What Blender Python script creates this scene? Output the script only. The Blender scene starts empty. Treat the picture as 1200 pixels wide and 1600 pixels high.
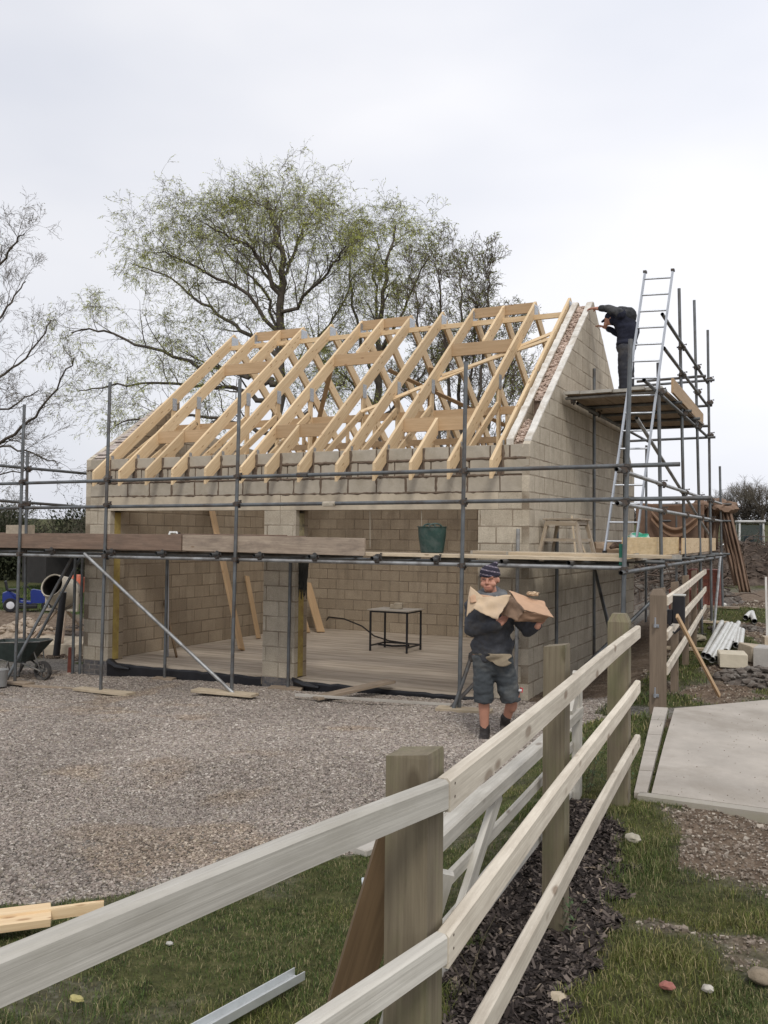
import bpy, bmesh, math, random
import numpy as np
from mathutils import Vector, Matrix, noise as mnoise
random.seed(7); RNG = np.random.default_rng(7)
C = bpy.context.scene.collection
scn = bpy.context.scene
R_ = math.radians

# ---------------------------------------------------------------- camera
CAMP = Vector((3.547, -11.2709, 2.1091)); F_PX = 1408.757
YAW, PITCH, ROLL = -0.4646, 0.0265, 0.0108
fw = Vector((math.sin(YAW)*math.cos(PITCH), math.cos(YAW)*math.cos(PITCH), math.sin(PITCH)))
r0 = Vector((math.cos(YAW), -math.sin(YAW), 0)); u0 = r0.cross(fw)
rt = math.cos(ROLL)*r0 + math.sin(ROLL)*u0; up = -math.sin(ROLL)*r0 + math.cos(ROLL)*u0
cd = bpy.data.cameras.new('camera'); cam = bpy.data.objects.new('camera', cd); C.objects.link(cam)
M = Matrix.Identity(4)
for i in range(3): M[i][0] = rt[i]; M[i][1] = up[i]; M[i][2] = -fw[i]; M[i][3] = CAMP[i]
cam.matrix_world = M
cd.sensor_fit = 'VERTICAL'; cd.sensor_height = 24; cd.lens = 24*F_PX/1600
cd.clip_end = 2000; cd.clip_start = 0.05
scn.camera = cam

# ---------------------------------------------------------------- sky and sun
SUN_EL, SUN_AZ = R_(48), R_(150)      # bright spot of the overcast, behind the camera to the right
w = bpy.data.worlds.new('World'); scn.world = w; w.use_nodes = True
nt = w.node_tree; nt.nodes.clear()
N = nt.nodes.new; Lk = nt.links.new
out = N('ShaderNodeOutputWorld'); bg = N('ShaderNodeBackground')
sky = N('ShaderNodeTexSky'); sky.sky_type = 'NISHITA'; sky.sun_disc = False
sky.sun_elevation = SUN_EL; sky.sun_rotation = SUN_AZ; sky.dust_density = 3; sky.air_density = 1.2
skm = N('ShaderNodeVectorMath'); skm.operation = 'SCALE'; skm.inputs['Scale'].default_value = 0.09
Lk(sky.outputs[0], skm.inputs[0])
tc = N('ShaderNodeTexCoord')
mp = N('ShaderNodeMapping'); mp.inputs['Scale'].default_value = (1.0, 1.0, 2.6); Lk(tc.outputs['Generated'], mp.inputs[0])
nz = N('ShaderNodeTexNoise'); nz.inputs['Scale'].default_value = 1.7; nz.inputs['Detail'].default_value = 4; nz.inputs['Roughness'].default_value = 0.45
Lk(mp.outputs[0], nz.inputs[0])
cr = N('ShaderNodeValToRGB'); Lk(nz.outputs[0], cr.inputs[0])
cr.color_ramp.elements[0].position = 0.36; cr.color_ramp.elements[0].color = (0.735, 0.76, 0.84, 1)
cr.color_ramp.elements[1].position = 0.66; cr.color_ramp.elements[1].color = (0.93, 0.93, 0.965, 1)
# cloud layer is brighter towards the east (right) where it is thinner
dt = N('ShaderNodeVectorMath'); dt.operation = 'DOT_PRODUCT'; dt.inputs[1].default_value = (0.85, 0.45, 0.12)
Lk(tc.outputs['Generated'], dt.inputs[0])
mr = N('ShaderNodeMapRange'); mr.inputs['From Min'].default_value = -0.25; mr.inputs['From Max'].default_value = 0.75
mr.inputs['To Min'].default_value = 0.93; mr.inputs['To Max'].default_value = 1.13; Lk(dt.outputs['Value'], mr.inputs[0])
sc2 = N('ShaderNodeVectorMath'); sc2.operation = 'SCALE'; Lk(cr.outputs[0], sc2.inputs[0]); Lk(mr.outputs[0], sc2.inputs['Scale'])
mx = N('ShaderNodeMix'); mx.data_type = 'RGBA'; mx.inputs[0].default_value = 0.93
Lk(skm.outputs[0], mx.inputs[6]); Lk(sc2.outputs[0], mx.inputs[7])
Lk(mx.outputs[2], bg.inputs[0]); bg.inputs[1].default_value = 1.0; Lk(bg.outputs[0], out.inputs[0])
ld = bpy.data.lights.new('sun', 'SUN'); ld.energy = 1.3; ld.angle = R_(14); ld.color = (1, 0.96, 0.9)
sun = bpy.data.objects.new('sun', ld); C.objects.link(sun)
sd = Vector((math.sin(SUN_AZ)*math.cos(SUN_EL), math.cos(SUN_AZ)*math.cos(SUN_EL), math.sin(SUN_EL)))
sun.rotation_euler = sd.to_track_quat('Z', 'Y').to_euler()
scn.view_settings.view_transform = 'Standard'; scn.view_settings.look = 'None'
scn.view_settings.exposure = 0.13; scn.view_settings.gamma = 1; scn.view_settings.use_curve_mapping = False
scn.cycles.max_bounces = 6; scn.cycles.diffuse_bounces = 3; scn.cycles.transparent_max_bounces = 8

# ---------------------------------------------------------------- helpers: objects
def tag(o, label=None, cat=None, group=None, kind=None):
    if label: o['label'] = label
    if cat: o['category'] = cat
    if group: o['group'] = group
    if kind: o['kind'] = kind
    return o
def empty(name, loc=(0, 0, 0), rz=0, label=None, cat=None, group=None):
    o = bpy.data.objects.new(name, None); C.objects.link(o); o.location = loc; o.rotation_euler = (0, 0, rz)
    o.empty_display_size = 0.2
    return tag(o, label, cat, group)
def copy_tree(o, parent=None):
    c = o.copy(); C.objects.link(c); c.parent = parent
    for ch in list(o.children): copy_tree(ch, c)
    return c
def V(*a): return Vector(a)
class MB:
    """collects primitives; build() links them as one mesh object. gc = grain coordinate of every vertex"""
    def __init__(s, jit=0.0): s.v = []; s.f = []; s.g = []; s.jit = jit; s.sm = []
    def add(s, vs, fs, gs, smooth=False):
        b = len(s.v); s.v += [tuple(x) for x in vs]; s.g += [tuple(x) for x in gs]
        s.f += [tuple(i+b for i in f) for f in fs]; s.sm += [smooth]*len(fs)
    def box(s, c, size, rot=None, taper=None, ch=0.0):
        """box centred at c; long axis gives the grain"""
        c = Vector(c); hx, hy, hz = size[0]/2, size[1]/2, size[2]/2
        rot = rot or Matrix.Identity(3)
        off = (random.uniform(0, 50), random.uniform(0, 50), random.uniform(0, 50))
        ax = max(range(3), key=lambda i: size[i]); order = [ax]+[i for i in range(3) if i != ax]
        if ch <= 0: 
            L = [(-hx,-hy,-hz),(hx,-hy,-hz),(hx,hy,-hz),(-hx,hy,-hz),(-hx,-hy,hz),(hx,-hy,hz),(hx,hy,hz),(-hx,hy,hz)]
            fs = [(0,3,2,1),(4,5,6,7),(0,1,5,4),(1,2,6,5),(2,3,7,6),(3,0,4,7)]
        else:
            bm = bmesh.new(); bmesh.ops.create_cube(bm, size=1)
            for v in bm.verts: v.co = Vector((v.co.x*size[0], v.co.y*size[1], v.co.z*size[2]))
            bmesh.ops.bevel(bm, geom=bm.edges[:], offset=ch, segments=1, affect='EDGES', profile=0.5)
            bm.verts.index_update(); L = [tuple(v.co) for v in bm.verts]; fs = [tuple(v.index for v in f.verts) for f in bm.faces]; bm.free()
        vs = []; gs = []
        for p in L:
            q = Vector(p)
            if taper: q = Vector(taper(q))
            if s.jit: q += Vector([random.uniform(-s.jit, s.jit) for _ in range(3)])
            vs.append(c + rot @ q); gs.append((p[order[0]]+off[0], p[order[1]]+off[1], p[order[2]]+off[2]))
        s.add(vs, fs, gs)
    def beam(s, p0, p1, w, h, upv=(0, 0, 1), ch=0.0):
        """timber from p0 to p1, w across, h in the up direction"""
        p0 = Vector(p0); p1 = Vector(p1); d = p1-p0; L = d.length; x = d.normalized()
        y = Vector(upv).cross(x)
        if y.length < 1e-4: y = Vector((0, 1, 0)).cross(x)
        y.normalize(); z = x.cross(y)
        rot = Matrix((x, y, z)).transposed()
        s.box((p0+p1)/2, (L, w, h), rot, ch=ch)
    def tube(s, p0, p1, r, n=10, r1=None, cap=True): s.poly([p0, p1], [r, r if r1 is None else r1], n, cap)
    def poly(s, pts, rad, n=8, cap=True):
        pts = [Vector(p) for p in pts]; 
        if not isinstance(rad, (list, tuple)): rad = [rad]*len(pts)
        vs = []; gs = []; fs = []; prev = None; acc = 0; off = random.uniform(0, 50)
        for i, p in enumerate(pts):
            if i == 0: t = pts[1]-pts[0]
            elif i == len(pts)-1: t = pts[-1]-pts[-2]
            else: t = (pts[i+1]-pts[i]).normalized()+(pts[i]-pts[i-1]).normalized()
            t = t.normalized() if t.length > 1e-9 else Vector((0, 0, 1))
            if prev is None:
                a = Vector((0, 0, 1)) if abs(t.z) < 0.9 else Vector((1, 0, 0)); x = a.cross(t).normalized()
            else:
                x = prev - t*prev.dot(t)
                x = x.normalized() if x.length > 1e-6 else t.orthogonal().normalized()
            prev = x; y = t.cross(x)
            if i: acc += (pts[i]-pts[i-1]).length
            for k in range(n):
                a = 2*math.pi*k/n; vs.append(p + (x*math.cos(a)+y*math.sin(a))*rad[i]); gs.append((acc+off, math.cos(a)*rad[i], math.sin(a)*rad[i]+off))
        for i in range(len(pts)-1):
            for k in range(n):
                a = i*n+k; b = i*n+(k+1) % n; fs.append((a, b, b+n, a+n))
        if cap: fs.append(tuple(range(n-1, -1, -1))); fs.append(tuple(range((len(pts)-1)*n, len(pts)*n)))
        s.add(vs, fs, gs, True)
    def prism(s, poly, axis, a0, a1, gmap=None):
        """polygon (2-D) extruded from a0 to a1 along axis 'x','y' or 'z'"""
        n = len(poly); vs = []; gs = []; fs = []
        for a in (a0, a1):
            for (u, v) in poly:
                p = {'x': (a, u, v), 'y': (u, a, v), 'z': (u, v, a)}[axis]; vs.append(p)
                gs.append((u, v, a) if axis != 'z' else (u, v, a))
        ar = sum(poly[i][0]*poly[(i+1) % n][1]-poly[(i+1) % n][0]*poly[i][1] for i in range(n))
        fl = (ar > 0) == (axis in 'xz')
        f0 = tuple(range(n)); f1 = tuple(range(n, 2*n))
        fs.append(f0[::-1] if fl else f0); fs.append(f1 if fl else f1[::-1])
        for i in range(n):
            j = (i+1) % n; q = (i, j, n+j, n+i); fs.append(q if fl else q[::-1])
        s.add(vs, fs, gs)
    def lathe(s, prof, c, n=20, axis=None, open_=True, close=False):
        """profile [(r,z)] revolved about axis through c"""
        c = Vector(c); rot = Matrix.Identity(3) if axis is None else Vector(axis).normalized().to_track_quat('Z', 'Y').to_matrix()
        vs = []; gs = []; fs = []; m = len(prof)
        for i, (r, z) in enumerate(prof):
            for k in range(n):
                a = 2*math.pi*k/n; q = Vector((r*math.cos(a), r*math.sin(a), z)); vs.append(c+rot@q); gs.append((z, r*math.cos(a), r*math.sin(a)))
        for i in range(m-1):
            for k in range(n):
                a = i*n+k; b = i*n+(k+1) % n; fs.append((a, b, b+n, a+n))
        if close:
            for k in range(n):
                a = (m-1)*n+k; b = (m-1)*n+(k+1) % n; fs.append((a, b, (k+1) % n, k))
        elif not open_: fs.append(tuple(range(n-1, -1, -1))); fs.append(tuple(range((m-1)*n, m*n)))
        s.add(vs, fs, gs, True)
    def blob(s, c, r, n=2, squash=(1, 1, 1), amp=0.25, freq=2.0, rot=None):
        bm = bmesh.new(); bmesh.ops.create_icosphere(bm, subdivisions=n, radius=1); bm.verts.index_update()
        o = Vector([random.uniform(-99, 99) for _ in range(3)]); c = Vector(c); vs = []; gs = []
        for v in bm.verts:
            d = v.co.normalized(); k = 1+amp*mnoise.noise(d*freq+o)
            q = Vector((d.x*squash[0], d.y*squash[1], d.z*squash[2]))*(r*k)
            if rot: q = rot@q
            vs.append(c+q); gs.append(tuple(q+o))
        fs = [tuple(v.index for v in f.verts) for f in bm.faces]; bm.free(); s.add(vs, fs, gs, n > 1)
    def quad(s, pts, gs=None, smooth=False):
        s.add(pts, [tuple(range(len(pts)))], gs or [tuple(p) for p in pts], smooth)
    def build(s, name, mat, parent=None, solid=None, origin=None):
        me = bpy.data.meshes.new(name)
        o3 = Vector(origin) if origin is not None else Vector((0, 0, 0))
        me.from_pydata([tuple(Vector(v)-o3) for v in s.v], [], s.f)
        a = me.attributes.new('gc', 'FLOAT_VECTOR', 'POINT'); a.data.foreach_set('vector', np.array(s.g, dtype=np.float32).ravel())
        me.polygons.foreach_set('use_smooth', s.sm); me.materials.append(mat); me.update()
        o = bpy.data.objects.new(name, me); C.objects.link(o); o.location = o3
        if parent: o.parent = parent
        if any(s.sm) and not all(s.sm) or any(s.sm): 
            try: me.set_sharp_from_angle(angle=R_(42))
            except Exception: pass
        if solid:
            m = o.modifiers.new('thickness', 'SOLIDIFY'); m.thickness = solid
        return o
def rotz(a): return Matrix.Rotation(a, 3, 'Z')
def eul(x, y, z): 
    from mathutils import Euler
    return Euler((x, y, z)).to_matrix()

# ---------------------------------------------------------------- helpers: materials
MATS = {}
def mat(name, fn):
    if name in MATS: return MATS[name]
    m = bpy.data.materials.new(name); m.use_nodes = True; t = m.node_tree; t.nodes.clear()
    o = t.nodes.new('ShaderNodeOutputMaterial'); b = t.nodes.new('ShaderNodeBsdfPrincipled'); t.links.new(b.outputs[0], o.inputs[0])
    fn(t, b); MATS[name] = m; return m
def nn(t, typ, **kw):
    n = t.nodes.new(typ)
    for k, v in kw.items():
        if k in n.inputs.keys(): n.inputs[k].default_value = v
        else: setattr(n, k, v)
    return n
def gco(t, scale=(1, 1, 1), attr='gc'):
    if attr == 'obj': a = nn(t, 'ShaderNodeTexCoord').outputs['Object']
    elif attr == 'pos': a = nn(t, 'ShaderNodeNewGeometry').outputs['Position']
    else: a = nn(t, 'ShaderNodeAttribute', attribute_name=attr).outputs['Vector']
    m = nn(t, 'ShaderNodeMapping'); m.inputs['Scale'].default_value = scale; t.links.new(a, m.inputs[0]); return m.outputs[0]
def ramp(t, src, stops):
    r = nn(t, 'ShaderNodeValToRGB'); e = r.color_ramp.elements
    while len(e) < len(stops): e.new(0.5)
    for x, (p, c) in zip(e, stops): x.position = p; x.color = (*c, 1) if len(c) == 3 else c
    t.links.new(src, r.inputs[0]); return r.outputs[0]
def noise(t, vec, scale, detail=4, rough=0.55, dist=0):
    n = nn(t, 'ShaderNodeTexNoise'); n.inputs['Scale'].default_value = scale; n.inputs['Detail'].default_value = detail
    n.inputs['Roughness'].default_value = rough; n.inputs['Distortion'].default_value = dist; t.links.new(vec, n.inputs['Vector']); return n.outputs[0]
def mixc(t, f, a, b, mode='MIX'):
    m = nn(t, 'ShaderNodeMix'); m.data_type = 'RGBA'; m.blend_type = mode
    for i, x in ((0, f), (6, a), (7, b)):
        if hasattr(x, 'links'): t.links.new(x, m.inputs[i])
        elif i == 0: m.inputs[0].default_value = x
        else: m.inputs[i].default_value = (*x, 1)
    return m.outputs[2]
def math_(t, op, a, b=None):
    m = nn(t, 'ShaderNodeMath'); m.operation = op
    for i, x in enumerate((a, b)):
        if x is None: continue
        if hasattr(x, 'links'): t.links.new(x, m.inputs[i])
        else: m.inputs[i].default_value = x
    return m.outputs[0]
def bump(t, b, h, strength=0.4, dist=0.01):
    n = nn(t, 'ShaderNodeBump'); n.inputs['Strength'].default_value = strength; n.inputs['Distance'].default_value = dist
    t.links.new(h, n.inputs['Height']); t.links.new(n.outputs[0], b.inputs['Normal'])
def rnd(t): return nn(t, 'ShaderNodeObjectInfo').outputs['Random']
def wood(name, c0, c1, knot=(0.2, 0.12, 0.06), rough=0.75, grain=1.0, knots=True, dirt=None, kn=0.10, kscale=(2.6, 7.5, 7.5)):
    def fn(t, b):
        v = gco(t, (1.2, 14*grain, 14*grain)); n1 = noise(t, v, 2.2, 6, 0.6, 0.6)
        v2 = gco(t, (0.8, 70, 70)); n2 = noise(t, v2, 1.5, 3, 0.6)
        f = math_(t, 'ADD', math_(t, 'MULTIPLY', n1, 0.6), math_(t, 'MULTIPLY', n2, 0.4))
        col = ramp(t, f, [(0.33, c0), (0.62, c1)])
        big = noise(t, gco(t, (0.8, 2, 2)), 1.4, 2)
        col = mixc(t, math_(t, 'MULTIPLY', big, 0.35), col, tuple(x*0.72 for x in c0))
        if knots:
            vo = nn(t, 'ShaderNodeTexVoronoi'); vo.inputs['Scale'].default_value = 1.0; vo.feature = 'F1'
            t.links.new(gco(t, kscale), vo.inputs['Vector'])
            k = ramp(t, vo.outputs['Distance'], [(kn*0.6, (1, 1, 1)), (kn, (0, 0, 0))])
            col = mixc(t, math_(t, 'MULTIPLY', k, 0.75), col, knot)
        if dirt:
            d = noise(t, gco(t, (1, 3, 3)), 3.0, 5, 0.7); dm = ramp(t, d, [(0.45, (0, 0, 0)), (0.66, (1, 1, 1))])
            col = mixc(t, math_(t, 'MULTIPLY', dm, 0.55), col, dirt)
        hs = nn(t, 'ShaderNodeHueSaturation'); t.links.new(col, hs.inputs['Color'])
        t.links.new(math_(t, 'ADD', math_(t, 'MULTIPLY', rnd(t), 0.24), 0.88), hs.inputs['Value'])
        t.links.new(hs.outputs[0], b.inputs['Base Color']); b.inputs['Roughness'].default_value = rough
        bump(t, b, n2, 0.35, 0.004)
    return mat(name, fn)
def plain(name, c, rough=0.6, metal=0.0, var=0.15, nscale=6, dirt=None, bumpy=0.0, spec=None, attr='gc'):
    def fn(t, b):
        n = noise(t, gco(t, attr=attr), nscale, 5, 0.6)
        col = ramp(t, n, [(0.3, tuple(x*(1-var) for x in c)), (0.7, tuple(min(1, x*(1+var)) for x in c))])
        if dirt:
            d = noise(t, gco(t, attr=attr), nscale*0.45, 6, 0.7, 0.4); dm = ramp(t, d, [(0.48, (0, 0, 0)), (0.62, (1, 1, 1))])
            col = mixc(t, math_(t, 'MULTIPLY', dm, 0.7), col, dirt)
        t.links.new(col, b.inputs['Base Color']); b.inputs['Roughness'].default_value = rough; b.inputs['Metallic'].default_value = metal
        if spec is not None: b.inputs['Specular IOR Level'].default_value = spec
        if bumpy: bump(t, b, noise(t, gco(t, attr=attr), nscale*6, 4, 0.7), bumpy, 0.01)
    return mat(name, fn)
def blockwork(name, c0, c1, mort, msize=0.011, rough=0.95, stain=(0.3, 0.25, 0.19), off=(0, 0), streak=0.35):
    """440x215 mm blocks, 10 mm joints, from the grain coordinate (metres along, metres up)"""
    def fn(t, b):
        a = nn(t, 'ShaderNodeAttribute', attribute_name='gc').outputs['Vector']
        # joints wander a little
        wob = noise(t, gco(t), 9, 3); wv = nn(t, 'ShaderNodeVectorMath'); wv.operation = 'SCALE'; wv.inputs['Scale'].default_value = 0.014
        wn = nn(t, 'ShaderNodeTexNoise'); wn.inputs['Scale'].default_value = 7; t.links.new(a, wn.inputs['Vector'])
        t.links.new(wn.outputs['Color'], wv.inputs[0])
        ad = nn(t, 'ShaderNodeVectorMath'); ad.operation = 'ADD'; t.links.new(a, ad.inputs[0]); t.links.new(wv.outputs[0], ad.inputs[1])
        ad2 = nn(t, 'ShaderNodeVectorMath'); ad2.operation = 'ADD'; t.links.new(ad.outputs[0], ad2.inputs[0]); ad2.inputs[1].default_value = (off[0]-0.007+20.25, off[1]-0.007+20.25, 0)
        br = nn(t, 'ShaderNodeTexBrick'); t.links.new(ad2.outputs[0], br.inputs['Vector'])
        br.inputs['Scale'].default_value = 1; br.inputs['Brick Width'].default_value = 0.45; br.inputs['Row Height'].default_value = 0.225
        br.inputs['Mortar Size'].default_value = msize; br.inputs['Mortar Smooth'].default_value = 0.25; br.offset = 0.5
        br.inputs['Bias'].default_value = -0.1
        br.inputs['Color1'].default_value = (*c0, 1); br.inputs['Color2'].default_value = (*c1, 1); br.inputs['Mortar'].default_value = (*mort, 1)
        n1 = noise(t, gco(t), 5, 6, 0.7); n2 = noise(t, gco(t), 60, 3, 0.7)
        # joints are wiped pale in places and left dark and deep in others
        jm = ramp(t, noise(t, gco(t), 2.3, 4, 0.6), [(0.42, (*mort, 1)), (0.60, (*[x*0.86 for x in c0], 1))]); t.links.new(jm, br.inputs['Mortar'])
        b2 = nn(t, 'ShaderNodeTexBrick'); t.links.new(ad2.outputs[0], b2.inputs['Vector']); b2.inputs['Scale'].default_value = 1; b2.inputs['Brick Width'].default_value = 0.45; b2.inputs['Row Height'].default_value = 0.225; b2.inputs['Mortar Size'].default_value = 0.045; b2.inputs['Mortar Smooth'].default_value = 1.0; b2.offset = 0.5
        smr = math_(t, 'MULTIPLY', b2.outputs['Fac'], ramp(t, noise(t, gco(t), 6, 5, 0.75), [(0.5, (0, 0, 0)), (0.62, (0.6,)*3)]))
        col = mixc(t, ramp(t, n1, [(0.35, (0, 0, 0)), (0.75, (0.6, 0.6, 0.6))]), br.outputs['Color'], stain)
        col = mixc(t, math_(t, 'MULTIPLY', smr, math_(t, 'SUBTRACT', 1.0, br.outputs['Fac'])), col, tuple(min(1, x*1.12+.02) for x in c1))
        st = noise(t, gco(t, (5, 0.6, 1)), 1.6, 5, 0.65)
        col = mixc(t, ramp(t, st, [(0.5, (0, 0, 0)), (0.72, (streak,)*3)]), col, tuple(x*0.5 for x in stain))
        col = mixc(t, 0.22, col, ramp(t, n2, [(0.3, (0.1, 0.1, 0.1)), (0.7, (0.9, 0.9, 0.9))]), 'OVERLAY')
        t.links.new(col, b.inputs['Base Color']); b.inputs['Roughness'].default_value = rough
        b.inputs['Specular IOR Level'].default_value = 0.15
        h = math_(t, 'ADD', math_(t, 'MULTIPLY', br.outputs['Fac'], -1.0), math_(t, 'MULTIPLY', n2, 0.5))
        bump(t, b, h, 0.5, 0.006)
    return mat(name, fn)
NEW = wood('new_softwood', (0.61, 0.425, 0.235), (0.79, 0.62, 0.395), knot=(0.30, 0.16, 0.07), kn=.20, kscale=(5, 14, 14))
NEWD = wood('sawn_softwood', (0.42, 0.28, 0.15), (0.56, 0.39, 0.23), knot=(0.25, 0.13, 0.06))
OLDB = wood('scaffold_board', (0.23, 0.175, 0.125), (0.42, 0.33, 0.24), knot=(0.12, 0.08, 0.05), dirt=(0.15, 0.12, 0.09))
BRNB = wood('old_brown_board', (0.155, 0.10, 0.07), (0.26, 0.18, 0.13), knot=(0.08, 0.05, 0.03), dirt=(0.11, 0.08, 0.06))
PALEB = wood('pale_board', (0.45, 0.36, 0.24), (0.66, 0.55, 0.40), dirt=(0.3, 0.24, 0.17))
PLYB = wood('ply_toe_board', (0.58, 0.41, 0.20), (0.72, 0.56, 0.33), knots=False, dirt=(0.36, 0.25, 0.12))
RAIL = wood('fence_rail_wood', (0.52, 0.455, 0.36), (0.80, 0.725, 0.60), knot=(0.20, 0.13, 0.08), rough=0.85, kn=0.21, kscale=(4, 9, 9), dirt=(0.44, 0.38, 0.30))
GREYR = wood('weathered_rail_wood', (0.43, 0.405, 0.355), (0.64, 0.61, 0.54), knot=(0.16, 0.12, 0.09), rough=0.85, kn=0.21, kscale=(4, 9, 9), dirt=(0.36, 0.335, 0.28))
POST = wood('fence_post_wood', (0.125, 0.10, 0.065), (0.235, 0.195, 0.13), knot=(0.08, 0.06, 0.035), kn=.2, kscale=(4, 9, 9), dirt=(0.17, 0.17, 0.08), rough=0.85)
POST2 = wood('brown_post_wood', (0.15, 0.113, 0.08), (0.25, 0.19, 0.135), knot=(0.1, 0.065, 0.04), rough=0.85)
STAIN = wood('stained_board', (0.13, 0.082, 0.042), (0.23, 0.15, 0.078), knot=(0.1, 0.06, 0.03))
GALV = plain('galvanised_tube', (0.155, 0.165, 0.17), 0.5, 0.6, 0.3, 4, dirt=(0.10, 0.08, 0.065))
GALVL = plain('bright_tube', (0.36, 0.365, 0.36), 0.45, 0.6, 0.28, 6, dirt=(0.17, 0.155, 0.14))
COUP = plain('coupler_steel', (0.10, 0.095, 0.09), 0.6, 0.6, 0.3, 20, dirt=(0.13, 0.08, 0.05))
ALU = plain('aluminium', (0.40, 0.42, 0.45), 0.4, 0.7, 0.12, 4)
PLATE = plain('nail_plate_steel', (0.50, 0.52, 0.54), 0.4, 0.8, 0.3, 60)
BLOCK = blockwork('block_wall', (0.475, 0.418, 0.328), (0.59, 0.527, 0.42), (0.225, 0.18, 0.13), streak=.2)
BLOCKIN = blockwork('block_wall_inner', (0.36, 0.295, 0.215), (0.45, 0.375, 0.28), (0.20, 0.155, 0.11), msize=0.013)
BLOCKS = plain('loose_block', (0.50, 0.43, 0.33), 0.95, 0, 0.14, 7, dirt=(0.36, 0.30, 0.23), bumpy=0.5, spec=0.15)
MORT = plain('fresh_mortar', (0.15, 0.11, 0.08), 0.95, 0, 0.2, 15, bumpy=0.8)
CONC = plain('concrete', (0.46, 0.43, 0.38), 0.95, 0, 0.12, 2.2, dirt=(0.34, 0.30, 0.25), bumpy=0.3)
LINT = plain('lintel_concrete', (0.52, 0.45, 0.345), 0.95, 0, 0.12, 3, dirt=(0.38, 0.32, 0.24), bumpy=0.3)
BLACK = plain('black_plastic', (0.012, 0.012, 0.015), 0.45, 0, 0.3, 6)
YEL = plain('insulation_yellow', (0.42, 0.32, 0.10), 0.9, 0, 0.15, 12, dirt=(0.3, 0.2, 0.08))
# ================================================================ GARAGE UNDER CONSTRUCTION
L_ = 7.695; D_ = 6.8; EZ = 3.325; PX0 = -4.105; PX1 = -3.55; RX = -0.70; LX = -7.15
garage = empty('unfinished_garage', (-L_/2, D_/2, 0), 0, 'half-built block garage with two wide openings and bare timber roof trusses', 'garage')
gp = lambda o: (setattr(o, 'parent', garage), setattr(o, 'matrix_parent_inverse', Matrix.Translation((L_/2, -D_/2, 0))), o)[2]
# right gable: outer leaf, inner leaf, cavity filled with mortar rubble
AZ = 6.0; AY = D_/2
def gable(x0, x1, mat_, name, drop=0.0, y0=0.0, y1=D_, z0=0.0):
    m = MB(); sl = (AZ-EZ)/AY
    m.prism([(y0, z0), (y1, z0), (y1, EZ-drop+(D_-y1)*sl), (AY, AZ-drop), (y0, EZ-drop+y0*sl)], 'x', x0, x1); return gp(m.build(name, mat_))
def stepped_top(x0, x1, seed, name, drop=0.0):
    """the cut blocks along the sloping top of a gable leaf, each a little off its neighbour"""
    rr = random.Random(seed); m = MB(0.004); sl = (AZ-EZ)/AY; s = 0.02
    while s < 0.985:
        ln = rr.choice([0.055, 0.062, 0.07, 0.05])
        e = min(s+ln, 0.99)
        for sgn in (1, -1):
            ya = AY-sgn*AY*(1-s); yb = AY-sgn*AY*(1-e)
            za = EZ+(AZ-EZ)*s-drop+rr.uniform(-0.006, 0.014); zb = EZ+(AZ-EZ)*e-drop+rr.uniform(-0.006, 0.014)
            g = 0.006
            ya2 = ya+sgn*g; yb2 = yb-sgn*g
            pl = [(ya2, za-0.10), (yb2, zb-0.10), (yb2, zb+0.012), (ya2, za+0.012)]
            if sgn < 0: pl = pl[::-1]
            m.prism(pl, 'x', x0+rr.uniform(0.001, 0.004), x1-rr.uniform(0.001, 0.004))
        s = e
    return gp(m.build(name, BLOCKT))
BLOCKT = plain('cut_block_top', (0.70, 0.67, 0.61), 0.95, 0, 0.16, 9, dirt=(0.48, 0.42, 0.34), bumpy=0.5, spec=0.1)
MORTT = plain('cavity_mortar', (0.56, 0.44, 0.36), 0.95, 0, 0.3, 14, dirt=(0.42, 0.31, 0.24), bumpy=1.0, spec=0.1)
gable(-0.10, 0.0, BLOCK, 'gable_wall', 0.012)
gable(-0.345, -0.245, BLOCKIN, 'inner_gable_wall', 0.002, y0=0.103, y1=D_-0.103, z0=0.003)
stepped_top(-0.099, 0.001, 3, 'cut_verge_blocks'); stepped_top(-0.344, -0.244, 5, 'cut_verge_blocks', -0.01)
m = MB(); sl = (AZ-EZ)/AY          # cavity fill: lumpy, higher above the first metre and a half
pl = []
ys = np.linspace(0.12, AY-0.03, 60)
for y in ys:
    d = 0.05+0.03*mnoise.noise(Vector((y*6, 1.3, 0)))+ (0.30 if 0.52 < y < 0.95 else 0)
    pl.append((y, EZ+y*sl-d))
for y in ys[::-1]: 
    yy = D_-y; pl.append((yy, EZ+y*sl-0.05+0.02*mnoise.noise(Vector((yy*6, 4, 0)))))
m.prism([(0.12, 0.1)]+pl+[(D_-0.12, 0.1)], 'x', -0.243, -0.102); gp(m.build('cavity_fill', MORTT))
m = MB()                            # loose lumps of mortar lying in the cavity top
for i in range(420):
    if i == 70: gp(m.build('mortar_lumps', MORTT)); m = MB()
    y = random.uniform(0.1, 0.54) if i < 70 else random.uniform(0.93, AY-0.05)
    m.blob((random.uniform(-0.235, -0.11), y, EZ+y*sl-0.035+random.uniform(-0.015, 0.01)), random.uniform(0.012, 0.034), 1, (1, 1.3, 0.7), 0.5, 2)
gp(m.build('mortar_lumps', MORTT))
m = MB(); m.box((-0.172, 0.98, EZ+0.98*sl-0.17), (0.13, 0.035, 0.30)); m.box((-0.172, 0.74, EZ+0.74*sl-0.33), (0.13, 0.45, 0.02), eul(R_(38), 0, 0)); gp(m.build('cavity_board', BRNB))
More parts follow.
